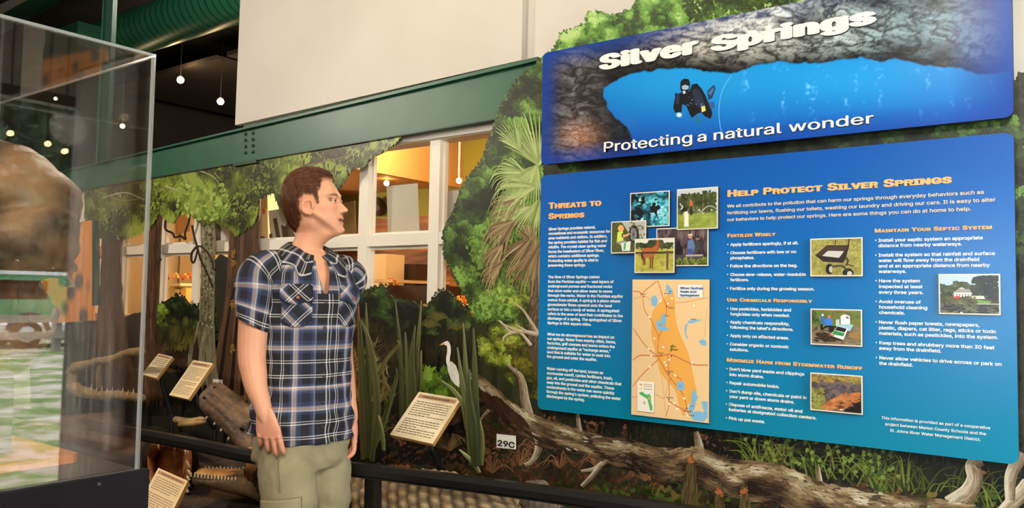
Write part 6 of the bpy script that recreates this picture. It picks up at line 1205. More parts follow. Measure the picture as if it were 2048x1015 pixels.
class ML(MB):                               # mesh pieces in the man's own frame
    def out(s, name, mat, parent=man, smooth=False, **k): k.setdefault('cols', np.vstack(s.C) if s.C else None); return mk(name, np.vstack(s.V), s.F, mat, parent, smooth, local=True, **k)
def remesh_local(mb, name, m_, vox, smooth, disp=None, colf=None, label=None, parent=man, factor=.5):
    w = MB(); w.V, w.F = mb.V, mb.F; o = remesh(w, name, m_, vox, None, smooth, disp, colf, label, factor); o.parent = parent; MATR[o.name] = MATR[parent.name]; return o
body = remesh_local(bm_, 'body', M_skin, .0028, 3, None, skin_col, factor=.35)
# eyes, teeth
M_eyew = mat('eye_white', (150, 128, 116), .2); M_iris = mat('iris', (58, 62, 64), .2); M_pup = mat('pupil', (10, 8, 8), .05); M_teeth = mat('teeth', (226, 214, 196), .3)
for s in (-1, 1):
    ec = EYES[0 if s < 0 else 1]; g_ = HF-HL*.42+UPZ*.02; g_ /= np.linalg.norm(g_)
    m_ = ML(); m_.sphere(ec, .0122, 20, 14); eye = m_.out('eye', M_eyew, man, True)
    for nm, r_, off, mt_ in (('iris', .0058, .0110, M_iris), ('pupil', .0028, .0119, M_pup)):
        m_ = ML(); m_.tube([ec+g_*(off-.003), ec+g_*off, ec+g_*(off+.0006)], [r_, r_, r_*.6], 16); m_.out(nm, mt_, eye, True)
m_ = ML(); xs_ = np.linspace(-.017, .017, 9); tp = [H2B(np.array([[hx(685, 440)-.0085-(x*x)*18, x, hz(439.6)]]))[0] for x in xs_]
for a_, b_ in zip(tp[:-1], tp[1:]): m_.hexa([a_+UPZ*.002, b_+UPZ*.002, b_-UPZ*.0032, a_-UPZ*.0032]+[q_-HF*.004 for q_ in (a_+UPZ*.002, b_+UPZ*.002, b_-UPZ*.0032, a_-UPZ*.0032)])
m_.out('teeth', M_teeth, man)
# hair ----------------------------------------------------------
Vh, pyh = headgrid(170, 150, False, 480); n1_, n2_ = Vh.shape[:2]
hp = [(672, 358), (664, 361), (655, 362), (645, 364), (643, 372), (642, 381), (637.5, 389), (639.5, 398), (640, 410), (635, 412), (631, 402), (627, 395), (612, 393), (602, 401), (601, 415), (605, 428), (606, 440), (602, 452), (594, 464), (578, 466), (540, 440), (540, 330), (680, 330)]
Hpoly = np.array([(hx(a, b), hz(b)) for a, b in hp])
def pdist(P, x, z):
    d = np.full(x.shape, 9.0)
    for i in range(len(P)):
        a, b = P[i], P[(i+1) % len(P)]; t = np.clip(((x-a[0])*(b-a)[0]+(z-a[1])*(b-a)[1])/((b-a)@(b-a)+1e-12), 0, 1); d = np.minimum(d, np.hypot(x-a[0]-t*(b-a)[0], z-a[1]-t*(b-a)[1]))
    return d
def hair_pts(Vh):
    X, Y, Z = Vh[..., 0], Vh[..., 1], Vh[..., 2]; Xe = X-.40*np.clip(np.abs(Y)-.012, 0, 1); ins = inpoly(Hpoly, Xe, Z); d = pdist(Hpoly, Xe, Z)*np.where(ins, 1, -1); return d
dh = hair_pts(Vh); N_ = Vh-np.array([-.005, 0, hz(400)]); N_ = N_/np.linalg.norm(N_, axis=-1, keepdims=True)
Z_ = Vh[..., 2]; X_ = Vh[..., 0]
topw = np.clip((Z_-hz(385))/(hz(352)-hz(385)), 0, 1); front = np.clip((X_-.02)/.07, 0, 1)
thick = np.clip(dh/.022, 0, 1)**.6*(.0085+.0075*topw+.010*topw*front)+np.where(dh > 0, .0012, 0)
ph_ = np.arctan2(Vh[..., 1], X_); lock = .0042*(fbm(ph_*9+Z_*30, Z_*14+X_*8, 5, 4)-.5)+.0030*(fbm(ph_*26, Z_*18+X_*20, 8, 3)-.5)
Vo = Vh+N_*(thick+np.where(dh > .004, lock, 0))[..., None]; keep = dh > -.002
idx = np.full(n1_*n2_, -1); kf = keep.ravel(); idx[kf] = np.arange(kf.sum()); F = []
for i in range(n1_-1):
    for j in range(n2_):
        q = (i*n2_+j, (i+1)*n2_+j, (i+1)*n2_+(j+1) % n2_, i*n2_+(j+1) % n2_)
        if all(kf[k] for k in q): F.append(tuple(idx[k] for k in q))
top0 = len(idx[idx >= 0]); Vk = H2B(Vo).reshape(-1, 3)[kf]; F.append(tuple(idx[j] for j in range(n2_) if idx[j] >= 0))
hc_ = ramp([(52, 28, 17), (88, 50, 30), (126, 76, 46)], fbm(ph_.ravel()[kf]*22+Z_.ravel()[kf]*25, Z_.ravel()[kf]*12, 4)*1.2-.1)
M_hair = mat_attr('brown_hair', .5, .3)
fd = np.clip((dh.ravel()[kf]-.0005)/.0055+(fbm(ph_.ravel()[kf]*60, Z_.ravel()[kf]*220, 9)-.5)*.9, 0, 1)[:, None]; hc_ = hc_*fd+lin((206, 146, 114))*(1-fd)
hair = mk('hair', Vk, F, M_hair, man, True, cols=hc_, local=True)
st = ML(); ii = np.argwhere(dh > .0015); rr = np.random.default_rng(4)
for k in range(9000):
    i, j = ii[rr.integers(len(ii))]; p0 = Vo[i, j]; n0 = N_[i, j]; tw = topw[i, j]
    fl = np.array([-1.0, 0, -.35])*(1-tw)+np.array([-.55, (1 if rr.random() > .5 else -1)*.25, .0])*tw
    if p0[0] > .045 and tw > .55: fl = np.array([.5, .35*(rr.random()-.3), .35])
    if p0[0] < -.03 and tw < .7: fl = np.array([-.25, 0, -1.0])
    if tw < .12 or dh[i, j] < .006 and tw < .5: fl = np.array([-.30, 0, -1.0])
    fl = fl-n0*np.dot(fl, n0); fl = fl/(np.linalg.norm(fl)+1e-6)+(rr.random(3)-.5)*.22; L_ = (.014+.020*rr.random())*(1 if dh[i, j] > .012 else .5); lift = .0003+.0013*rr.random()
    P_ = np.array([p0-fl*L_*.5, p0+n0*lift, p0+fl*L_*.5+n0*lift*.5]); pk = ramp([(48, 26, 16), (92, 53, 32), (142, 88, 54)], np.array([rr.random()]))[0]
    if P_[2, 2] < hz(466): continue
    st.tube(H2B(P_), [.00035, .00055, .00015], 3, c=pk, cap=False)
st.out('strands', M_hair, hair, True)
# clothes ---------------------------------------------------------
def plaid(name, rough=.8):
    m, nt, b = nodes(name); P(b, Roughness=rough); b.inputs['Specular IOR Level'].default_value = .2; L = nt.links.new
    uv = nt.nodes.new('ShaderNodeUVMap'); uv.uv_map = 'UVMap'; sp = nt.nodes.new('ShaderNodeSeparateXYZ'); L(uv.outputs[0], sp.inputs[0]); cs = []
    DK, BL, LB, WH, PK, GY = (26, 23, 30), (58, 66, 100), (104, 116, 146), (236, 228, 220), (214, 150, 126), (190, 178, 174)
    stops = [(0, GY), (.020, PK), (.032, GY), (.055, LB), (.075, BL), (.14, (30, 30, 44)), (.27, BL), (.31, LB), (.335, GY), (.350, PK), (.362, WH), (.385, LB), (.395, BL), (.42, DK), (.525, WH), (.540, DK), (.565, WH), (.580, DK), (.765, WH), (.780, DK), (.805, WH), (.820, DK), (.93, BL), (.970, LB), (.985, WH)]
    for ax in (0, 1):
        dv = nt.nodes.new('ShaderNodeMath'); dv.operation = 'MULTIPLY_ADD'; dv.inputs[1].default_value = 1/.205; dv.inputs[2].default_value = (.60, .33)[ax]; L(sp.outputs[ax], dv.inputs[0])
        fr = nt.nodes.new('ShaderNodeMath'); fr.operation = 'FRACT'; L(dv.outputs[0], fr.inputs[0]); rp = nt.nodes.new('ShaderNodeValToRGB'); rp.color_ramp.interpolation = 'CONSTANT'
        for i, (p_, c_) in enumerate(stops):
            e = rp.color_ramp.elements[i] if i < 2 else rp.color_ramp.elements.new(p_)
            e.position = p_; e.color = rgba(c_)
        L(fr.outputs[0], rp.inputs[0]); cs.append(rp)
    mx = nt.nodes.new('ShaderNodeMix'); mx.data_type = 'RGBA'; mx.inputs[0].default_value = .5; L(cs[0].outputs[0], mx.inputs[6]); L(cs[1].outputs[0], mx.inputs[7])
    br = nt.nodes.new('ShaderNodeBrightContrast'); br.inputs['Contrast'].default_value = 0.0; br.inputs['Bright'].default_value = .012; L(mx.outputs[2], br.inputs[0])
    nz = nt.nodes.new('ShaderNodeTexNoise'); nz.inputs['Scale'].default_value = 900; L(uv.outputs[0], nz.inputs['Vector']); m2 = nt.nodes.new('ShaderNodeMix'); m2.data_type = 'RGBA'; m2.blend_type = 'MULTIPLY'; m2.inputs[0].default_value = .25
    L(br.outputs[0], m2.inputs[6]); L(nz.outputs['Fac'], m2.inputs[7]); L(m2.outputs[2], b.inputs['Base Color'])
    bp = nt.nodes.new('ShaderNodeBump'); bp.inputs['Strength'].default_value = .12; bp.inputs['Distance'].default_value = .002; L(nz.outputs['Fac'], bp.inputs['Height']); L(bp.outputs[0], b.inputs['Normal']); return m
M_plaid = plaid('plaid_cotton')
TOR = [(.81, .182, .136), (.86, .181, .136), (.93, .178, .134), (1.02, .170, .128), (1.12, .168, .124), (1.22, .176, .126), (1.30, .184, .127), (1.37, .184, .120), (1.42, .172, .106), (1.455, .140, .092), (1.48, .105, .080), (1.50, .078, .072)]
R0 = .158
def torso(u, z, off=0.0):
    u = np.asarray(u, float); z = np.asarray(z, float); th = u/R0; w, d = np.interp(z, [t[0] for t in TOR], [t[1] for t in TOR]), np.interp(z, [t[0] for t in TOR], [t[2] for t in TOR])
    e = 2/2.35; s_, c_ = np.sin(th), np.cos(th); a = w*np.sign(s_)*np.abs(s_)**e; b = d*np.sign(c_)*np.abs(c_)**e
    CI_ = 2*math.pi*R0; u = (u+CI_/2) % CI_-CI_/2
    fold = .0075*(fbm(u*9+z*3, z*11, 31)-.5)*2*np.clip((1.46-z)/.1, 0, 1)+.0045*np.sin(u*46+9*np.sin(z*7)+z*6)*np.exp(-((z-.90)/.14)**2)+.0060*np.sin((u*.8+z)*52)*np.exp(-((np.abs(u)-.20)/.07)**2-((z-1.28)/.10)**2)+.004*np.sin((z*1.0-np.abs(u)*.6)*60)*np.exp(-((z-1.05)/.08)**2)*.8
    k = 1+(fold+off)/np.maximum(np.hypot(a, b), .03)
    C = np.stack([np.interp(z, [.5, .9, 1.1, 1.3, 1.46, 1.52], [0, 0, 0, .004, .004, .006]), 0*z, z], -1)
    return C+(a*k)[..., None]*LT_+(b*k)[..., None]*FW
hem = lambda u: np.interp(np.abs(u), [0, .10, .24, .34, .50], [ZF(874), ZF(877), ZF(858), ZF(866), ZF(880)])
def sheet(name, u0, u1, nu, zf, nz, off, uvf, parent=man, cutf=None, m_=M_plaid, th=.0025, wrap=False, label=None):
    us = np.linspace(u0, u1, nu, endpoint=not wrap); V = []; UV = []
    for j in range(nz):
        for u in us:
            z0, z1 = zf(u); z = z0+(z1-z0)*j/(nz-1); V.append((u, z)); UV.append(uvf(u, z))
    V = np.array(V); o_ = off(V[:, 0], V[:, 1]) if callable(off) else off; A = torso(V[:, 0], V[:, 1], o_); B = torso(V[:, 0], V[:, 1], o_-th); n = len(A); F = []
    cells = [(i, j) for j in range(nz-1) for i in range(nu if wrap else nu-1)]; q4 = lambda i, j: (j*nu+i, j*nu+(i+1) % nu, (j+1)*nu+(i+1) % nu, (j+1)*nu+i); live = []
    for i, j in cells:
        q = q4(i, j); c = V[list(q)].mean(0) if not (wrap and i == nu-1) else np.array([u1, V[q[0], 1]])
        if cutf and cutf(c[0], c[1]): continue
        live.append(q)
    ed = {}
    for q in live:
        F.append(q); F.append(tuple(k+n for k in q[::-1]))
        for a, b in zip(q, q[1:]+q[:1]): ed[(a, b)] = 1
    for a, b in list(ed):
        if (b, a) not in ed: F.append((b, a, a+n, b+n))
    return mk(name, np.vstack([A, B]), F, m_, parent, True, uvs=np.vstack([UV, UV]), local=True, label=label)
open_ = lambda z: np.interp(z, [0, 1.335, 1.36, 1.40, 1.44, 1.6], [0, 0, .005, .011, .018, .03])
neck_ = lambda u: np.interp(np.abs(u), [0, .06, .14, .26, .5], [1.466, 1.472, 1.486, 1.497, 1.502])
CI = 2*math.pi*R0
def fold_u(u): return u if u < CI/2 else u-CI
nu_, nz_ = 190, 110; V = []; UV = []
for j in range(nz_):
    for i in range(nu_+1):
        u = CI*i/nu_; z0, z1 = hem(fold_u(u)), neck_(fold_u(u)); z = z0+(z1-z0)*j/(nz_-1); o_ = open_(z); u = o_+(CI-2*o_)*i/nu_; V.append((u, z)); UV.append((u, z))
V = np.array(V); A = torso(V[:, 0], V[:, 1], .004); B = torso(V[:, 0], V[:, 1], .0015); n = len(A); W1 = nu_+1; F = []
for j in range(nz_-1):
    for i in range(nu_): a = j*W1+i; F += [(a, a+1, a+W1+1, a+W1), (a+W1+n, a+W1+1+n, a+1+n, a+n)]
for i in range(nu_): F.append((i+1, i, i+n, i+1+n)); a = (nz_-1)*W1+i; F.append((a, a+1, a+1+n, a+n))
for j in range(nz_-1):
    a = j*W1; F.append((a, a+W1, a+W1+n, a+n)); a += nu_; F.append((a+W1, a, a+n, a+W1+n))
shirt = mk('shirt', np.vstack([A, B]), F, M_plaid, man, True, uvs=np.vstack([UV, UV]), local=True, label='blue, black and cream plaid short-sleeved shirt')
pk = sheet('placket', -.020, .016, 8, lambda u: (hem(u)-.004, 1.352), 60, lambda u, z: .0075+0*z, lambda u, z: (u+.03, z), shirt)
M_btn = mat('shirt_button', (64, 42, 34), .35); M_btn2 = mat('rust_button', (150, 84, 56), .4)
def normal_at(u, z): p0 = torso(np.array(u), np.array(z)); a = torso(np.array(u+.004), np.array(z))-p0; b = torso(np.array(u), np.array(z+.004))-p0; n = np.cross(a, b); n /= np.linalg.norm(n); n = n if n@(p0*np.array([1, 1, 0])) > 0 else -n; return p0, n
def button(u, z, r, off, m_, par): 
    p0, n = normal_at(u, z); b = ML(); b.tube([p0+n*off, p0+n*(off+.0022), p0+n*(off+.003)], [r, r, r*.6], 14); return b.out('button', m_, par, True)
for z in (1.32, 1.235, 1.15, 1.065, .98, .90): button(-.002, z, .0058, .0095, M_btn, shirt)
def bias(u, z): s = u+.1; t = z-1.2; return ((s+t)*.707+.045, (t-s)*.707+.02)
for s, lab in ((-1, None), (1, None)):
    ua, ub = sorted((s*.036, s*.136)); c = (ua+ub)/2
    pkt = sheet('pocket', ua, ub, 16, lambda u: (1.236+.016*(abs(u-c)/.05)**2.0, 1.374), 18, .0085, bias, shirt)
    fl = sheet('pocket_flap', ua-.002, ub+.002, 16, lambda u: (1.330-.018*(1-abs(u-c)/.052), 1.384), 8, lambda u, z: .0125+.004*np.clip((1.36-z)/.05, 0, 1)+(.010*np.clip((np.abs(u)-.12)/.03, 0, 1)*np.clip((1.35-z)/.03, 0, 1) if s > 0 else 0*z), lambda u, z: bias(u+.03, z), shirt)
    button(c, 1.336, .0062, .0185, M_btn2, fl)
# sleeves
def sleeve(P_, rs, name, uoff, tilt):
    Q = smooth_line(P_, 8); n = len(Q); R = np.interp(np.linspace(0, 1, n), np.linspace(0, 1, len(rs)), rs); k = 56; V = []; UV = []
    T = np.gradient(Q, axis=0); T /= np.linalg.norm(T, axis=1)[:, None]; s_ = np.concatenate([[0], np.cumsum(np.linalg.norm(np.diff(Q, axis=0), axis=1))])
    for i in range(n):
        a0 = np.array([1.0, 0, 0])-T[i]*T[i][0]; a0 /= np.linalg.norm(a0); b0 = np.cross(T[i], a0); q = i/(n-1)
        for j in range(k+1):
            w = 2*math.pi*j/k; r = R[i]+.0042*math.sin(3*w+q*9)*q+.005*(fbm(np.array([w*1.3+q*3]), np.array([q*6+w]), 12)[0]-.5)*2*q
            V.append(Q[i]+r*(math.cos(w)*a0*.98+math.sin(w)*b0*1.06)+T[i]*tilt*math.cos(w)*q*q); UV.append((w*.062+uoff, s_[i]+.02))
    V = np.array(V); c = np.repeat(Q, k+1, 0); In = c+(V-c)*.955; m = len(V); F = []
    for i in range(n-1):
        for j in range(k): a = i*(k+1)+j; F += [(a, a+1, a+k+2, a+k+1), (a+k+1+m, a+k+2+m, a+1+m, a+m)]
    for j in range(k): a = (n-1)*(k+1)+j; F.append((a, a+1, a+1+m, a+m))
    return mk(name, np.vstack([V, In]), F, M_plaid, shirt, True, uvs=np.vstack([UV, UV]), local=True)
sleeve([ringc(1.435)-LT_*.115, ringc(1.430)-LT_*.150, ringc(1.40)-LT_*.188+np.array([-.006, -.004, 0]), mp(510, 585, -.145), mp(506, 618, -.152), mp(503.5, 648, -.158)], [.050, .066, .071, .0685, .0645, .0605, .0585], 'sleeve', .01, .026)
sleeve([ringc(1.435)+LT_*.115, ringc(1.430)+LT_*.150, ringc(1.40)+LT_*.180, mp(678, 590, .145), mp(681, 625, .148), mp(682.5, 655, .148)], [.050, .064, .066, .063, .059, .055, .053], 'sleeve', .07, -.012)
# collar: a stand that rises round the neck and a flap folded down over the shirt
nc_, nrw = 72, 10; V = []; UV = []
for i in range(nc_+1):
    s_ = i/nc_; u = .022+(CI-.044)*s_; uf = fold_u(u); au = abs(uf); back = min(1.0, au/.40); n_top = float(neck_(uf))
    tip = math.exp(-((au-.045)/.035)**2); drop = .030+.004*back+.030*tip
    E = torso(np.array(uf+(-.022*tip if uf < 0 else .022*tip)), np.array(n_top-drop), .0135); B0 = torso(np.array(uf), np.array(n_top), .004)
    cen = np.array([.005, 0, 0]); rad = B0-cen; rad[2] = 0; rl = np.linalg.norm(rad); dirv = rad/rl
    rise = .014+.020*back; Ft = cen+dirv*min(rl, .067+.003*back)+UPZ*(n_top+rise); St = cen+dirv*(min(rl, .067)-.003)+UPZ*(n_top-.006)
    pts = [St, St*.4+Ft*.6-dirv*.001]; P1 = Ft+dirv*.006+UPZ*.001; M1 = (P1*.55+E*.45)+dirv*.004+UPZ*.004; curve = smooth_line([Ft, P1, M1, E], 3)
    row = pts+list(curve); row = row[:nrw] if len(row) >= nrw else row+[row[-1]]*(nrw-len(row)); row[-1] = E
    for j, p_ in enumerate(row): V.append(p_); UV.append((u*1.0+.07, .006*j+.25))
V = np.array(V); F = [(i*nrw+j, (i+1)*nrw+j, (i+1)*nrw+j+1, i*nrw+j+1) for i in range(nc_) for j in range(nrw-1)]
In = V-np.stack([V[:, 0]*.02, V[:, 1]*.02, np.full(len(V), .0022)], 1); m = len(V); F2 = F+[tuple(k+m for k in f[::-1]) for f in F]
for i in range(nc_): a = i*nrw+nrw-1; b = (i+1)*nrw+nrw-1; F2.append((a, b, b+m, a+m)); a = i*nrw; b = (i+1)*nrw; F2.append((b, a, a+m, b+m))
for i in (0, nc_):
    for j in range(nrw-1): a = i*nrw+j; F2.append((a, a+1, a+1+m, a+m))
cl = mk('collar', np.vstack([V, In]), F2, M_plaid, shirt, True, uvs=np.vstack([UV, UV]), local=True)
# trousers
M_kh = mat('khaki_twill', (156, 144, 112), .85, c2=(142, 130, 98), scale=9, bump=.15, bscale=500, spec=.2)
tm = MB(); rw = [(.99, .160, .118), (.95, .166, .122), (.90, .172, .126), (.84, .176, .130), (.78, .172, .128), (.745, .15, .115)]
loft(tm, [ringc(z) for z, _, _ in rw], [LT_]*6, [FW]*6, [w for _, w, _ in rw], [d for _, _, d in rw], 44, 2.3)
def leg(P_, rs): Q = smooth_line(P_, 8); tm.tube(Q, np.interp(np.linspace(0, 1, len(Q)), np.linspace(0, 1, len(rs)), rs), 26)
kR, kL = mp(582, 1040, -.09), mp(655, 1040, .05)
leg([mp(571, 895, -.07), mp(573, 945, -.085), mp(581, 1010, -.095), kR, np.array([kR[0], kR[1]+.02, .28]), np.array([kR[0]-.005, kR[1]+.04, .05])], [.094, .097, .092, .086, .078, .074])
leg([mp(649, 895, .06), mp(652, 945, .06), mp(655, 1010, .055), kL, np.array([kL[0]+.01, kL[1]+.02, .28]), np.array([kL[0]+.01, kL[1]+.04, .05])], [.090, .088, .082, .078, .074, .072])
def kfold(X, N):
    z = X[:, 2]; a = X[:, 0]; k = .006*(fbm(a*16+z*5, z*15-a*6, 41)-.5)*2+.0045*np.sin((z*.8+np.abs(a-.02)*1.4)*75)*np.exp(-((z-.80)/.05)**2)+.006*np.sin(z*85+a*30)*np.exp(-((z-.55)/.08)**2)
    return k
tr_ = remesh_local(tm, 'trousers', M_kh, .006, 4, kfold, label='khaki cargo trousers')
def patch(name, pts, y, th, m_=M_kh, par=tr_):
    a = ML(); P_ = [mp(x, yy, y+dy) for x, yy, dy in pts]; a.prism(P_, (.0, -th, 0)); return a.out(name, m_, par)
def seam(pts, par=tr_, r=.0016): a = ML(); a.tube(smooth_line([mp(x, yy, y) for x, yy, y in pts], 5), r, 6); return a.out('seam', mat('khaki_seam', (120, 108, 80), .9), par, True)
# cargo pocket on the near thigh
cpk = ML(); V = []; nI, nJ = 14, 10
def thigh(px, py, off): 
    s = np.clip((py-945)/65, 0, 2); cx = np.interp(py, [945, 1010, 1040], [573, 581, 582]); cy = np.interp(py, [945, 1010, 1040], [-.085, -.095, -.09]); r = np.interp(py, [945, 1010, 1040], [.097, .092, .086])+off
    c = mp(cx, py, cy); dx = np.clip((px-cx)/555, -r*.97, r*.97); return np.array([c[0]+dx, cy-math.sqrt(max(r*r-dx*dx, 1e-6)), c[2]])
def thigh_patch(name, x0, x1, y0, y1, off, skew=0.0, par=tr_):
    V = []; n, m_ = 14, 8
    for j in range(m_):
        for i in range(n): V.append(thigh(x0+(x1-x0)*i/(n-1), y0+(y1-y0)*j/(m_-1)+skew*(i/(n-1)-.5), off))
    A = np.array(V); B = A+np.array([0, .012, 0]); k = len(A); F = [(j*n+i, j*n+i+1, (j+1)*n+i+1, (j+1)*n+i) for j in range(m_-1) for i in range(n-1)]; F += [tuple(q+k for q in f[::-1]) for f in F]
    per = [i for i in range(n)]+[j*n+n-1 for j in range(1, m_)]+[(m_-1)*n+i for i in range(n-2, -1, -1)]+[j*n for j in range(m_-2, 0, -1)]
    F += [(per[(q+1) % len(per)], per[q], per[q]+k, per[(q+1) % len(per)]+k) for q in range(len(per))]
    return mk(name, np.vstack([A, B]), F, M_kh, par, True, local=True)
pkc = thigh_patch('cargo_pocket', 540, 612, 992, 1060, .014, -6); flp = thigh_patch('cargo_flap', 538, 614, 984, 1008, .021, -8)
p0 = thigh(574, 1006, .024); b = ML(); b.tube([p0, p0-np.array([0, .003, 0])], .0085, 14); b.out('button', M_btn2, flp, True)
seam([(553, 890, -.178), (557, 940, -.185), (560, 985, -.188)])
# shoes
M_shoe = mat('brown_shoe', (70, 50, 36), .5)
for kx in (kR, kL):
    b = MB(); a0 = np.array([kx[0], kx[1]+.04, 0]); loft(b, [a0+FW*q+UPZ*z for q, z in ((-.09, .05), (-.02, .06), (.06, .05), (.13, .036), (.18, .025))], [LT_]*5, [UPZ]*5, [.034, .042, .046, .042, .02], [.048, .058, .048, .034, .022], 18, 2.4); remesh_local(b, 'shoe', M_shoe, .006, 3)
# ------------------------------------------------------------------ acrylic case with the fossil skull
YCB = -D+.48*D
XC = at(297, 490, YCB)[0]; ZT = at(308, 116, YCB)[2]; ZB = at(281, 938, YCB)[2]; XLc = at(0, 232, YCB)[0]; YCF = -2.35
M_acr = thin_glass('acrylic', .045, (.965, .955, .945), .01, .8)
M_aed, nt, bs = nodes('acrylic_edge'); P(bs, Base_Color=rgba((200, 206, 206)), Roughness=.12); bs.inputs['Transmission Weight'].default_value = .2; bs.inputs['Alpha'].default_value = .62  # pale colour stands for the light caught in the pane edges
case = thing('display_case', ((XC+XLc)/2, (YCB+YCF)/2, 0), 'tall clear acrylic display case on a dark plinth holding a fossil skull', 'display case')
def pane(a, b, thin, name):
    a, b = np.minimum(a, b), np.maximum(a, b); m_ = MB(); m_.box(a, b); fm = [1]*6
    for f, ax in ((0, 0), (1, 0), (2, 1), (3, 1), (4, 2), (5, 2)): fm[f] = 0 if ax == thin else 1
    return mk(name, np.vstack(m_.V), m_.F, None, case, mats=[M_acr, M_aed], fmat=fm)
t_ = .009
pane((XC-t_, YCF, ZB), (XC, YCB, ZT), 0, 'side_pane'); pane((XLc, YCB-t_, ZB), (XC-t_-.0006, YCB, ZT), 1, 'rear_pane'); pane((XLc, YCF, ZB), (XLc+t_, YCB-t_-.0006, ZT), 0, 'side_pane'); pane((XLc+t_+.0006, YCF, ZB), (XC-t_-.0006, YCF+t_, ZT), 1, 'front_pane')
pane((XLc, YCF, ZT+.0006), (XC, YCB, ZT+t_), 2, 'top_pane')
M_pln = mat('plinth_laminate', (26, 22, 28), .7, c2=(20, 17, 22), scale=9, bump=.15, bscale=60, spec=.2)
M_inn = mat('plinth_top', (60, 46, 38), .5)
b = MB(); b.box((XLc-.02, YCF-.02, 0), (XC+.018, YCB+.02, ZB-.001)); b.out('plinth', M_pln, case)
MB().box((XLc+t_+.001, YCF+t_+.001, ZB-.0008), (XC-t_-.001, YCB-t_-.001, ZB+.004)).out('deck', M_inn, case)
c = atx(198, 968, XC+.018); MB().tube([c, c+(.003, 0, 0)], [.007, .005], 12).out('screw', mat('steel_screw', (70, 70, 76), .4, metal=.5), case, True)
pc = atz(163, 905, ZB+.03)
pk_ = MB(); P_ = [(pc[0], YCF+.25), (pc[0], pc[1]-.03)]+[(pc[0]-.03+.03*math.cos(a), pc[1]-.03+.03*math.sin(a)) for a in np.linspace(.2, 1.4, 5)]+[(pc[0]-.03, pc[1]), (XLc+.10, pc[1]), (XLc+.10, YCF+.25)]
pk_.prism([(x, y, ZB+.0045) for x, y in P_], (0, 0, .024)); wb_ = pk_.out('mount_board', mat('orange_wood', (206, 122, 56), .4, c2=(186, 104, 46), scale=5, stretch=(1, 8, 1)), None); tag(wb_, 'orange varnished wooden mounting board under the fossil skull in the case', 'board')
# the skull: rounded cranium, brow ridge, eye socket, cheek arch and heavy lower mass
SK = np.array([-2.675, -1.665, 0.0]); zs = lambda py: (CAM+ray(70, py)*2.62)[2]
sk = MB(); S0 = SK+(0, 0, zs(470)); 
sk.sphere(SK+(-.02, .0, zs(470)), (.27, .25, .21), 28, 18); sk.sphere(SK+(.05, .05, zs(420)), (.23, .21, .165), 24, 16); sk.sphere(SK+(-.10, -.05, zs(380)), (.17, .16, .11), 20, 14)
sk.sphere(SK+(.16, .06, zs(500)), (.15, .17, .16), 20, 14); sk.sphere(SK+(.03, -.10, zs(600)), (.17, .14, .16), 20, 14); sk.sphere(SK+(.0, .06, zs(640)), (.19, .19, .18), 20, 14)
sk.tube(smooth_line([SK+(-.12, -.20, zs(470)), SK+(.06, -.18, zs(500)), SK+(.20, -.06, zs(540)), SK+(.22, .06, zs(560))], 6), .045, 12); sk.tube(smooth_line([SK+(-.05, -.19, zs(380)), SK+(.10, -.14, zs(410)), SK+(.22, .0, zs(470))], 6), .035, 12)
XS = SK[0]+.20
for pth, r_ in (([(0, 352), (30, 385), (70, 430), (110, 480), (146, 545)], .022), ([(20, 430), (60, 425), (95, 450), (120, 490)], .018), ([(60, 335), (75, 370), (70, 420)], .020), ([(0, 470), (40, 462), (80, 480), (120, 530), (140, 580)], .026)):
    sk.tube(smooth_line([atx(x, y, XS+.015-.0009*max(0, x-60)) for x, y in pth], 6), r_, 10)
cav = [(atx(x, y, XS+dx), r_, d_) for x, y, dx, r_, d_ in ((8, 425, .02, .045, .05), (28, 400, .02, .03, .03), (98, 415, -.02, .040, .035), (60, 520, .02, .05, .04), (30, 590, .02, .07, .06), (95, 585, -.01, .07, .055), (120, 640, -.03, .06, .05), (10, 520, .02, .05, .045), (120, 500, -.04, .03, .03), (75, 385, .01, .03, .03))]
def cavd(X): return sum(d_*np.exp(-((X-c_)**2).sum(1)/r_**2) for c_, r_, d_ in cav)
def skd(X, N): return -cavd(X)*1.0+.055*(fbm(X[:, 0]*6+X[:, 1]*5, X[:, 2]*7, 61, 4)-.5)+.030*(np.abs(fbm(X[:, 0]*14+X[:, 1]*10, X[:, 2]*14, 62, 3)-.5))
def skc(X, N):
    f = np.clip(fbm(X[:, 0]*11+X[:, 1]*9, X[:, 2]*11, 63, 4)*1.5-.25, 0, 1); c = ramp([(44, 30, 22), (104, 74, 48), (150, 114, 78), (140, 128, 114)], f); k = np.clip(cavd(X)/.04, 0, 1)[:, None]; return c*(1-.45*k)+lin((52, 36, 26))*.45*k  # hollows darkened in the bone colour to stand for their shade
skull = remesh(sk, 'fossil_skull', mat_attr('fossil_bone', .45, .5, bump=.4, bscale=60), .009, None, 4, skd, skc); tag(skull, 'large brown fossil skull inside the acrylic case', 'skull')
z0 = zs(720); rod = MB(); rod.box((SK[0]-.10, SK[1]-.08, ZB+.037), (SK[0]+.12, SK[1]+.10, zs(735))); r_ = rod.out('skull_stand', mat('stand_brown', (64, 50, 44), .6), None); tag(r_, 'dark block stand carrying the fossil skull in the case', 'stand')
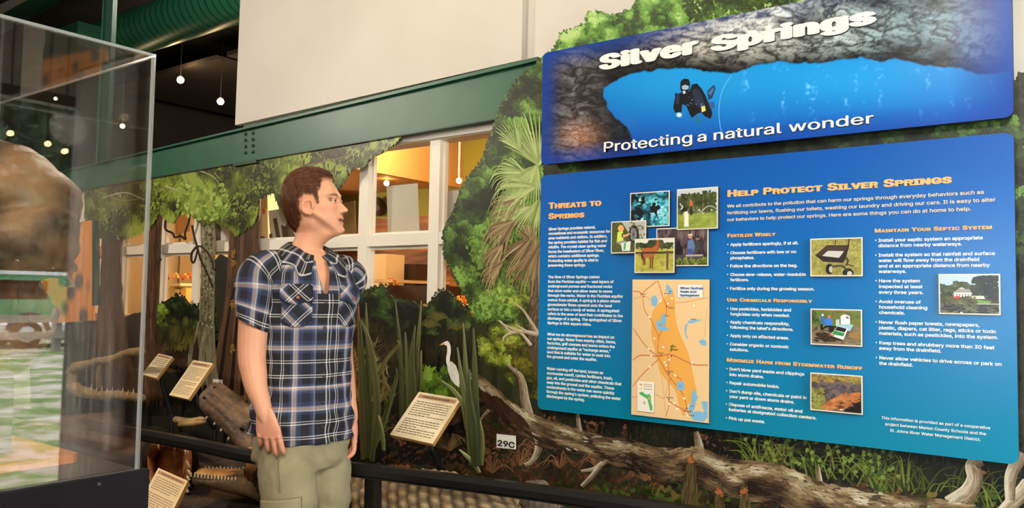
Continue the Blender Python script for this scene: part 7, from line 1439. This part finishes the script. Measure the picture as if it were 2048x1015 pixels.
# knotty warm board and its green edge beyond the case
kb = MB(); kb.prism([at(x, y, -.055) for x, y in ((60, 460), (184, 440), (184, 640), (60, 650))], (0, .02, 0)); M_kn, nt, bs = nodes('knotty_wood'); P(bs, Roughness=.5)
tc = nt.nodes.new('ShaderNodeTexCoord'); vo = nt.nodes.new('ShaderNodeTexVoronoi'); vo.inputs['Scale'].default_value = 5.5; nt.links.new(tc.outputs['Object'], vo.inputs['Vector']); rp = nt.nodes.new('ShaderNodeValToRGB'); rp.color_ramp.elements[0].color = rgba((60, 36, 20)); rp.color_ramp.elements[0].position = .2; rp.color_ramp.elements[1].color = rgba((228, 142, 44)); rp.color_ramp.elements[1].position = .42; nt.links.new(vo.outputs['Distance'], rp.inputs[0]); nt.links.new(rp.outputs[0], bs.inputs['Base Color'])
# ------------------------------------------------------------------ what the acrylic mirrors: exit door, curtain, yard
def mir(px, py, X):
    v = atx(px, py, 2*XC-X); return np.array([2*XC-v[0], v[1], v[2]])
def mirz(px, py, z): v = atz(px, py, z); return np.array([2*XC-v[0], v[1], v[2]])
MB().box((XR+.045, DY0+.07, .09), (XR+.050, DY1-.06, DZ-.07)).out('glass', M_pane, door)
zb1, zb0 = mir(45, 560, XR-.05)[2], mir(45, 598, XR-.05)[2]
MB().box((XR-.06, DY0+.09, zb0), (XR-.02, mir(95, 580, XR-.05)[1], zb1)).out('push_bar', mat('exit_bar', (104, 52, 44), .4), door)
MB().box((XR-.02, DY0+.10, zb0+.01), (XR+.02, DY0+.16, zb1-.01)).out('bar_bracket', M_frame, door); MB().box((XR-.02, mir(60, 580, XR-.05)[1], zb0+.01), (XR+.02, mir(75, 580, XR-.05)[1], zb1-.01)).out('bar_bracket', M_frame, door)
def side_text(s, y_right, z, h, X, m_, width):
    c = bpy.data.curves.new('t', 'FONT'); c.body = s; c.size = h/.727
    if FONT: c.font = FONT
    o = bpy.data.objects.new('t', c); col.objects.link(o); bpy.context.view_layer.update(); me = bpy.data.meshes.new_from_object(o.evaluated_get(bpy.context.evaluated_depsgraph_get())); bpy.data.objects.remove(o)
    V = np.zeros(len(me.vertices)*3); me.vertices.foreach_get('co', V); V = V.reshape(-1, 3); F = [tuple(p_.vertices) for p_ in me.polygons]; w = V[:, 0].max(); V2 = np.stack([np.full(len(V), X), y_right-V[:, 0]/w*width, z+V[:, 1]], 1); mk('warning_lettering', V2, F, m_, door)
yl = mir(90, 575, XR-.0605)[1]; M_dl = mat('bar_lettering', (236, 214, 200), .5)
side_text('EMERGENCY EXIT', yl, zb0+.58*(zb1-zb0), .26*(zb1-zb0), XR-.0605, M_dl, .40); side_text('ALARM WILL SOUND', yl-.03, zb0+.16*(zb1-zb0), .26*(zb1-zb0), XR-.0605, M_dl, .36)
M_curt = mat('white_curtain', (214, 212, 206), .8); V = []; nx = 90
for i in range(nx):
    x = .25+.62*i/(nx-1); y = -.10+.035*math.sin(i*.55)+.012*math.sin(i*1.7)
    V += [(x, y, .05), (x, y, 2.75)]
V += [(a, b_+.006, c_) for a, b_, c_ in V]; k = 2*nx; F = [(2*i, 2*i+2, 2*i+3, 2*i+1) for i in range(nx-1)]+[(2*i+1+k, 2*i+3+k, 2*i+2+k, 2*i+k) for i in range(nx-1)]+[(0, 1, 1+k, k), (2*nx-2, 2*nx-2+k, 2*nx-1+k, 2*nx-1)]
cu = thing('curtain', (.56, -.10, .05), 'white floor-length curtain hanging to the right of the blue signs', 'curtain'); mk('drape', V, F, M_curt, cu, True); MB().tube([(.2, -.10, 2.77), (.93, -.10, 2.77)], .014, 10).out('rod', M_can, cu, True)
M_yard, nt, bs = nodes('yard_ground'); P(bs, Roughness=.95); tc = nt.nodes.new('ShaderNodeTexCoord'); nz = nt.nodes.new('ShaderNodeTexNoise'); nz.inputs['Scale'].default_value = 1.5; nz.inputs['Detail'].default_value = 8; nz.inputs['Roughness'].default_value = .7; nt.links.new(tc.outputs['Object'], nz.inputs['Vector'])
rp = nt.nodes.new('ShaderNodeValToRGB')
for i, (p_, c_) in enumerate(((.36, (88, 112, 56)), (.47, (128, 146, 84)), (.53, (176, 166, 146)), (.66, (206, 198, 186)))):
    e = rp.color_ramp.elements[i] if i < 2 else rp.color_ramp.elements.new(p_)
    e.position = p_; e.color = rgba(c_)
nt.links.new(nz.outputs['Fac'], rp.inputs[0]); nt.links.new(rp.outputs[0], bs.inputs['Base Color'])
S(MB().box((XR+.12, -60, -.3), (90, 70, -.02)).out('ground_outside', M_yard))
M_post = mat('fence_wood', (150, 142, 130), .9); fp = mirz(112, 701, -.02)
fn = thing('rail_fence', (fp[0], fp[1], 0), 'weathered rail fence across the yard mirrored in the acrylic case', 'fence')
hp_ = (mir(112, 615, fp[0])[2]); dy = 2.6
for k in range(-5, 3): MB().box((fp[0]-.07, fp[1]-.08+k*dy, -.3), (fp[0]+.07, fp[1]+.08+k*dy, hp_)).out('post', M_post, fn)
for z in (mir(60, 637, fp[0])[2], mir(60, 670, fp[0])[2]): MB().box((fp[0]-.16, fp[1]-5*dy-.5, z-.08), (fp[0]-.07, fp[1]+2*dy+.5, z+.08)).out('rail', M_post, fn)
wp = mir(50, 668, fp[0]+1.2); tr2 = thing('trailer', (wp[0]+.6, wp[1], 0), 'white flat trailer with one wheel visible behind the yard fence', 'trailer')
M_wt = mat('trailer_white', (226, 226, 222), .4); M_tyre = mat('tyre', (30, 28, 28), .8)
MB().box((wp[0]+.05, wp[1]-3.2, wp[2]+.02), (wp[0]+1.6, wp[1]+2.6, wp[2]+.22)).out('deck', M_wt, tr2)
for dx in (0, 1.5):
    w_ = MB(); w_.tube([(wp[0]+dx-.1, wp[1], wp[2]), (wp[0]+dx+.1, wp[1], wp[2])], .34, 24); wh = w_.out('wheel', M_tyre, tr2, True); MB().tube([(wp[0]+dx-.11, wp[1], wp[2]), (wp[0]+dx-.10, wp[1], wp[2])], .19, 20).out('hub', M_wt, wh, True)
MB().tube([(wp[0]-.16+.0, wp[1]+.46*math.cos(a), wp[2]+.46*math.sin(a)) for a in np.linspace(.2, 2.9, 9)], .06, 8).out('mudguard', M_tyre, tr2, True)
gw = mir(70, 612, fp[0]+5); gc = thing('yard_container', (gw[0]+1, gw[1], 0), 'green waste container standing behind the trailer in the yard', 'container'); M_gr = mat('container_green', (70, 150, 100), .5)
MB().box((gw[0], gw[1]-4, .1), (gw[0]+2.2, gw[1]+3, 1.75)).out('bin', M_gr, gc); MB().box((gw[0]-.06, gw[1]-4.1, 1.75), (gw[0]+2.3, gw[1]+3.1, 1.85)).out('rim', M_wt, gc)
for k in range(5): MB().box((gw[0]-.05, gw[1]-3.8+k*1.6, .1), (gw[0], gw[1]-3.7+k*1.6, 1.75)).out('rib', M_gr, gc)
M_leafy = mat_attr('tree_leaves', .6, .2); M_trk = mat('tree_bark', (60, 50, 42), .9); rr = np.random.default_rng(5)
TL = ['broad dark tree farthest left in the mirrored yard', 'tall thin-crowned tree second from left in the mirrored yard', 'broad dark tree third from the left in the mirrored yard', 'bright green tree at the right of the mirrored yard', 'low dark tree nearest the door edge in the mirrored yard', 'tree just beyond the right edge of the mirrored door']
for k, (px, hh, wd_t, cc) in enumerate(((-60, 11, 3.4, 0), (10, 12, 2.6, 0), (60, 13, 3.0, 0), (125, 12, 3.0, 1), (155, 9, 2.6, 0), (200, 12, 3, 0))):
    b0 = mirz(px, 640, -.02); b0 = np.array([fp[0]+9+(0, 13, 5, 17, 9, 21)[k], b0[1]*1.0, 0]); b0[1] = mir(px, 600, b0[0])[1]; t = thing('yard_tree', b0, TL[k], 'tree', 'trees of the yard')
    MB().tube([b0, b0+(0, .1, hh*.5), b0+(.1, 0, hh*.8)], [.24, .18, .06], 9).out('trunk', M_trk, t, True); n = 1500; q = rr.normal(0, 1, (n, 3)); q /= np.linalg.norm(q, axis=1)[:, None]; q *= (rr.random(n)**.4)[:, None]; ce = b0+np.array([0, 0, hh*.55]); Pq = ce+q*np.array([wd_t*.6, wd_t, hh*.46]); sz = .22+.2*rr.random(n); a1 = rr.normal(0, 1, (n, 3)); a1 /= np.linalg.norm(a1, axis=1)[:, None]; a2 = np.cross(a1, rr.normal(0, 1, (n, 3))); a2 /= np.linalg.norm(a2, axis=1)[:, None]
    V = np.stack([Pq+a1*sz[:, None], Pq+a2*sz[:, None]*.5, Pq-a1*sz[:, None], Pq-a2*sz[:, None]*.5], 1).reshape(-1, 3); c_ = ramp([[(20, 34, 20), (40, 62, 36), (66, 92, 54)], [(40, 80, 40), (70, 120, 64), (110, 160, 90)]][cc], rr.random(n)); mk('foliage', V, [(4*i, 4*i+1, 4*i+2, 4*i+3) for i in range(n)], M_leafy, t, cols=np.repeat(c_, 4, 0))
kbo = kb.out('knotty_board', M_kn, None); tag(kbo, 'warm orange knotty board past the left end of the mural, seen through the case', 'board')
gs = MB().prism([at(x, y, -.055) for x, y in ((184, 440), (190, 440), (190, 610), (184, 610))], (0, .03, 0)).out('trim_5', M_greend); S(gs)
lamp('corner_spot', 'SPOT', tuple(at(165, 300, -.8)), tuple(at(140, 560, -.05)), 16, (1, .66, .34), .05, 50)

# ceiling spotlights over the camera that the acrylic mirrors
for px, py, lab in ((22, 266, 'ceiling spotlight mirrored highest at the far left of the case'), (97, 287, 'ceiling spotlight mirrored in the case between the two outer ones'), (131, 302, 'ceiling spotlight mirrored lowest, nearest the door edge in the case')):
    c_ = mir(px, py, .45); t = thing('ceiling_spotlight', c_, lab, 'spotlight', 'spotlights mirrored in the case'); to = np.array([XC, -1.5, 1.8])-c_; to /= np.linalg.norm(to)
    MB().tube([c_-to*.12, c_-to*.11, c_], [.012, .022, .022], 16).out('can', M_can, t, True); MB().tube([c_+to*.001, c_+to*.004], [.016, .014], 16).out('bulb', M_glow, t, True, label='glowing warm bulb'); MB().tube([c_-to*.08, (c_[0]-to[0]*.08, c_[1]-to[1]*.08, 4.38)], .005, 8).out('stem', M_black, t)
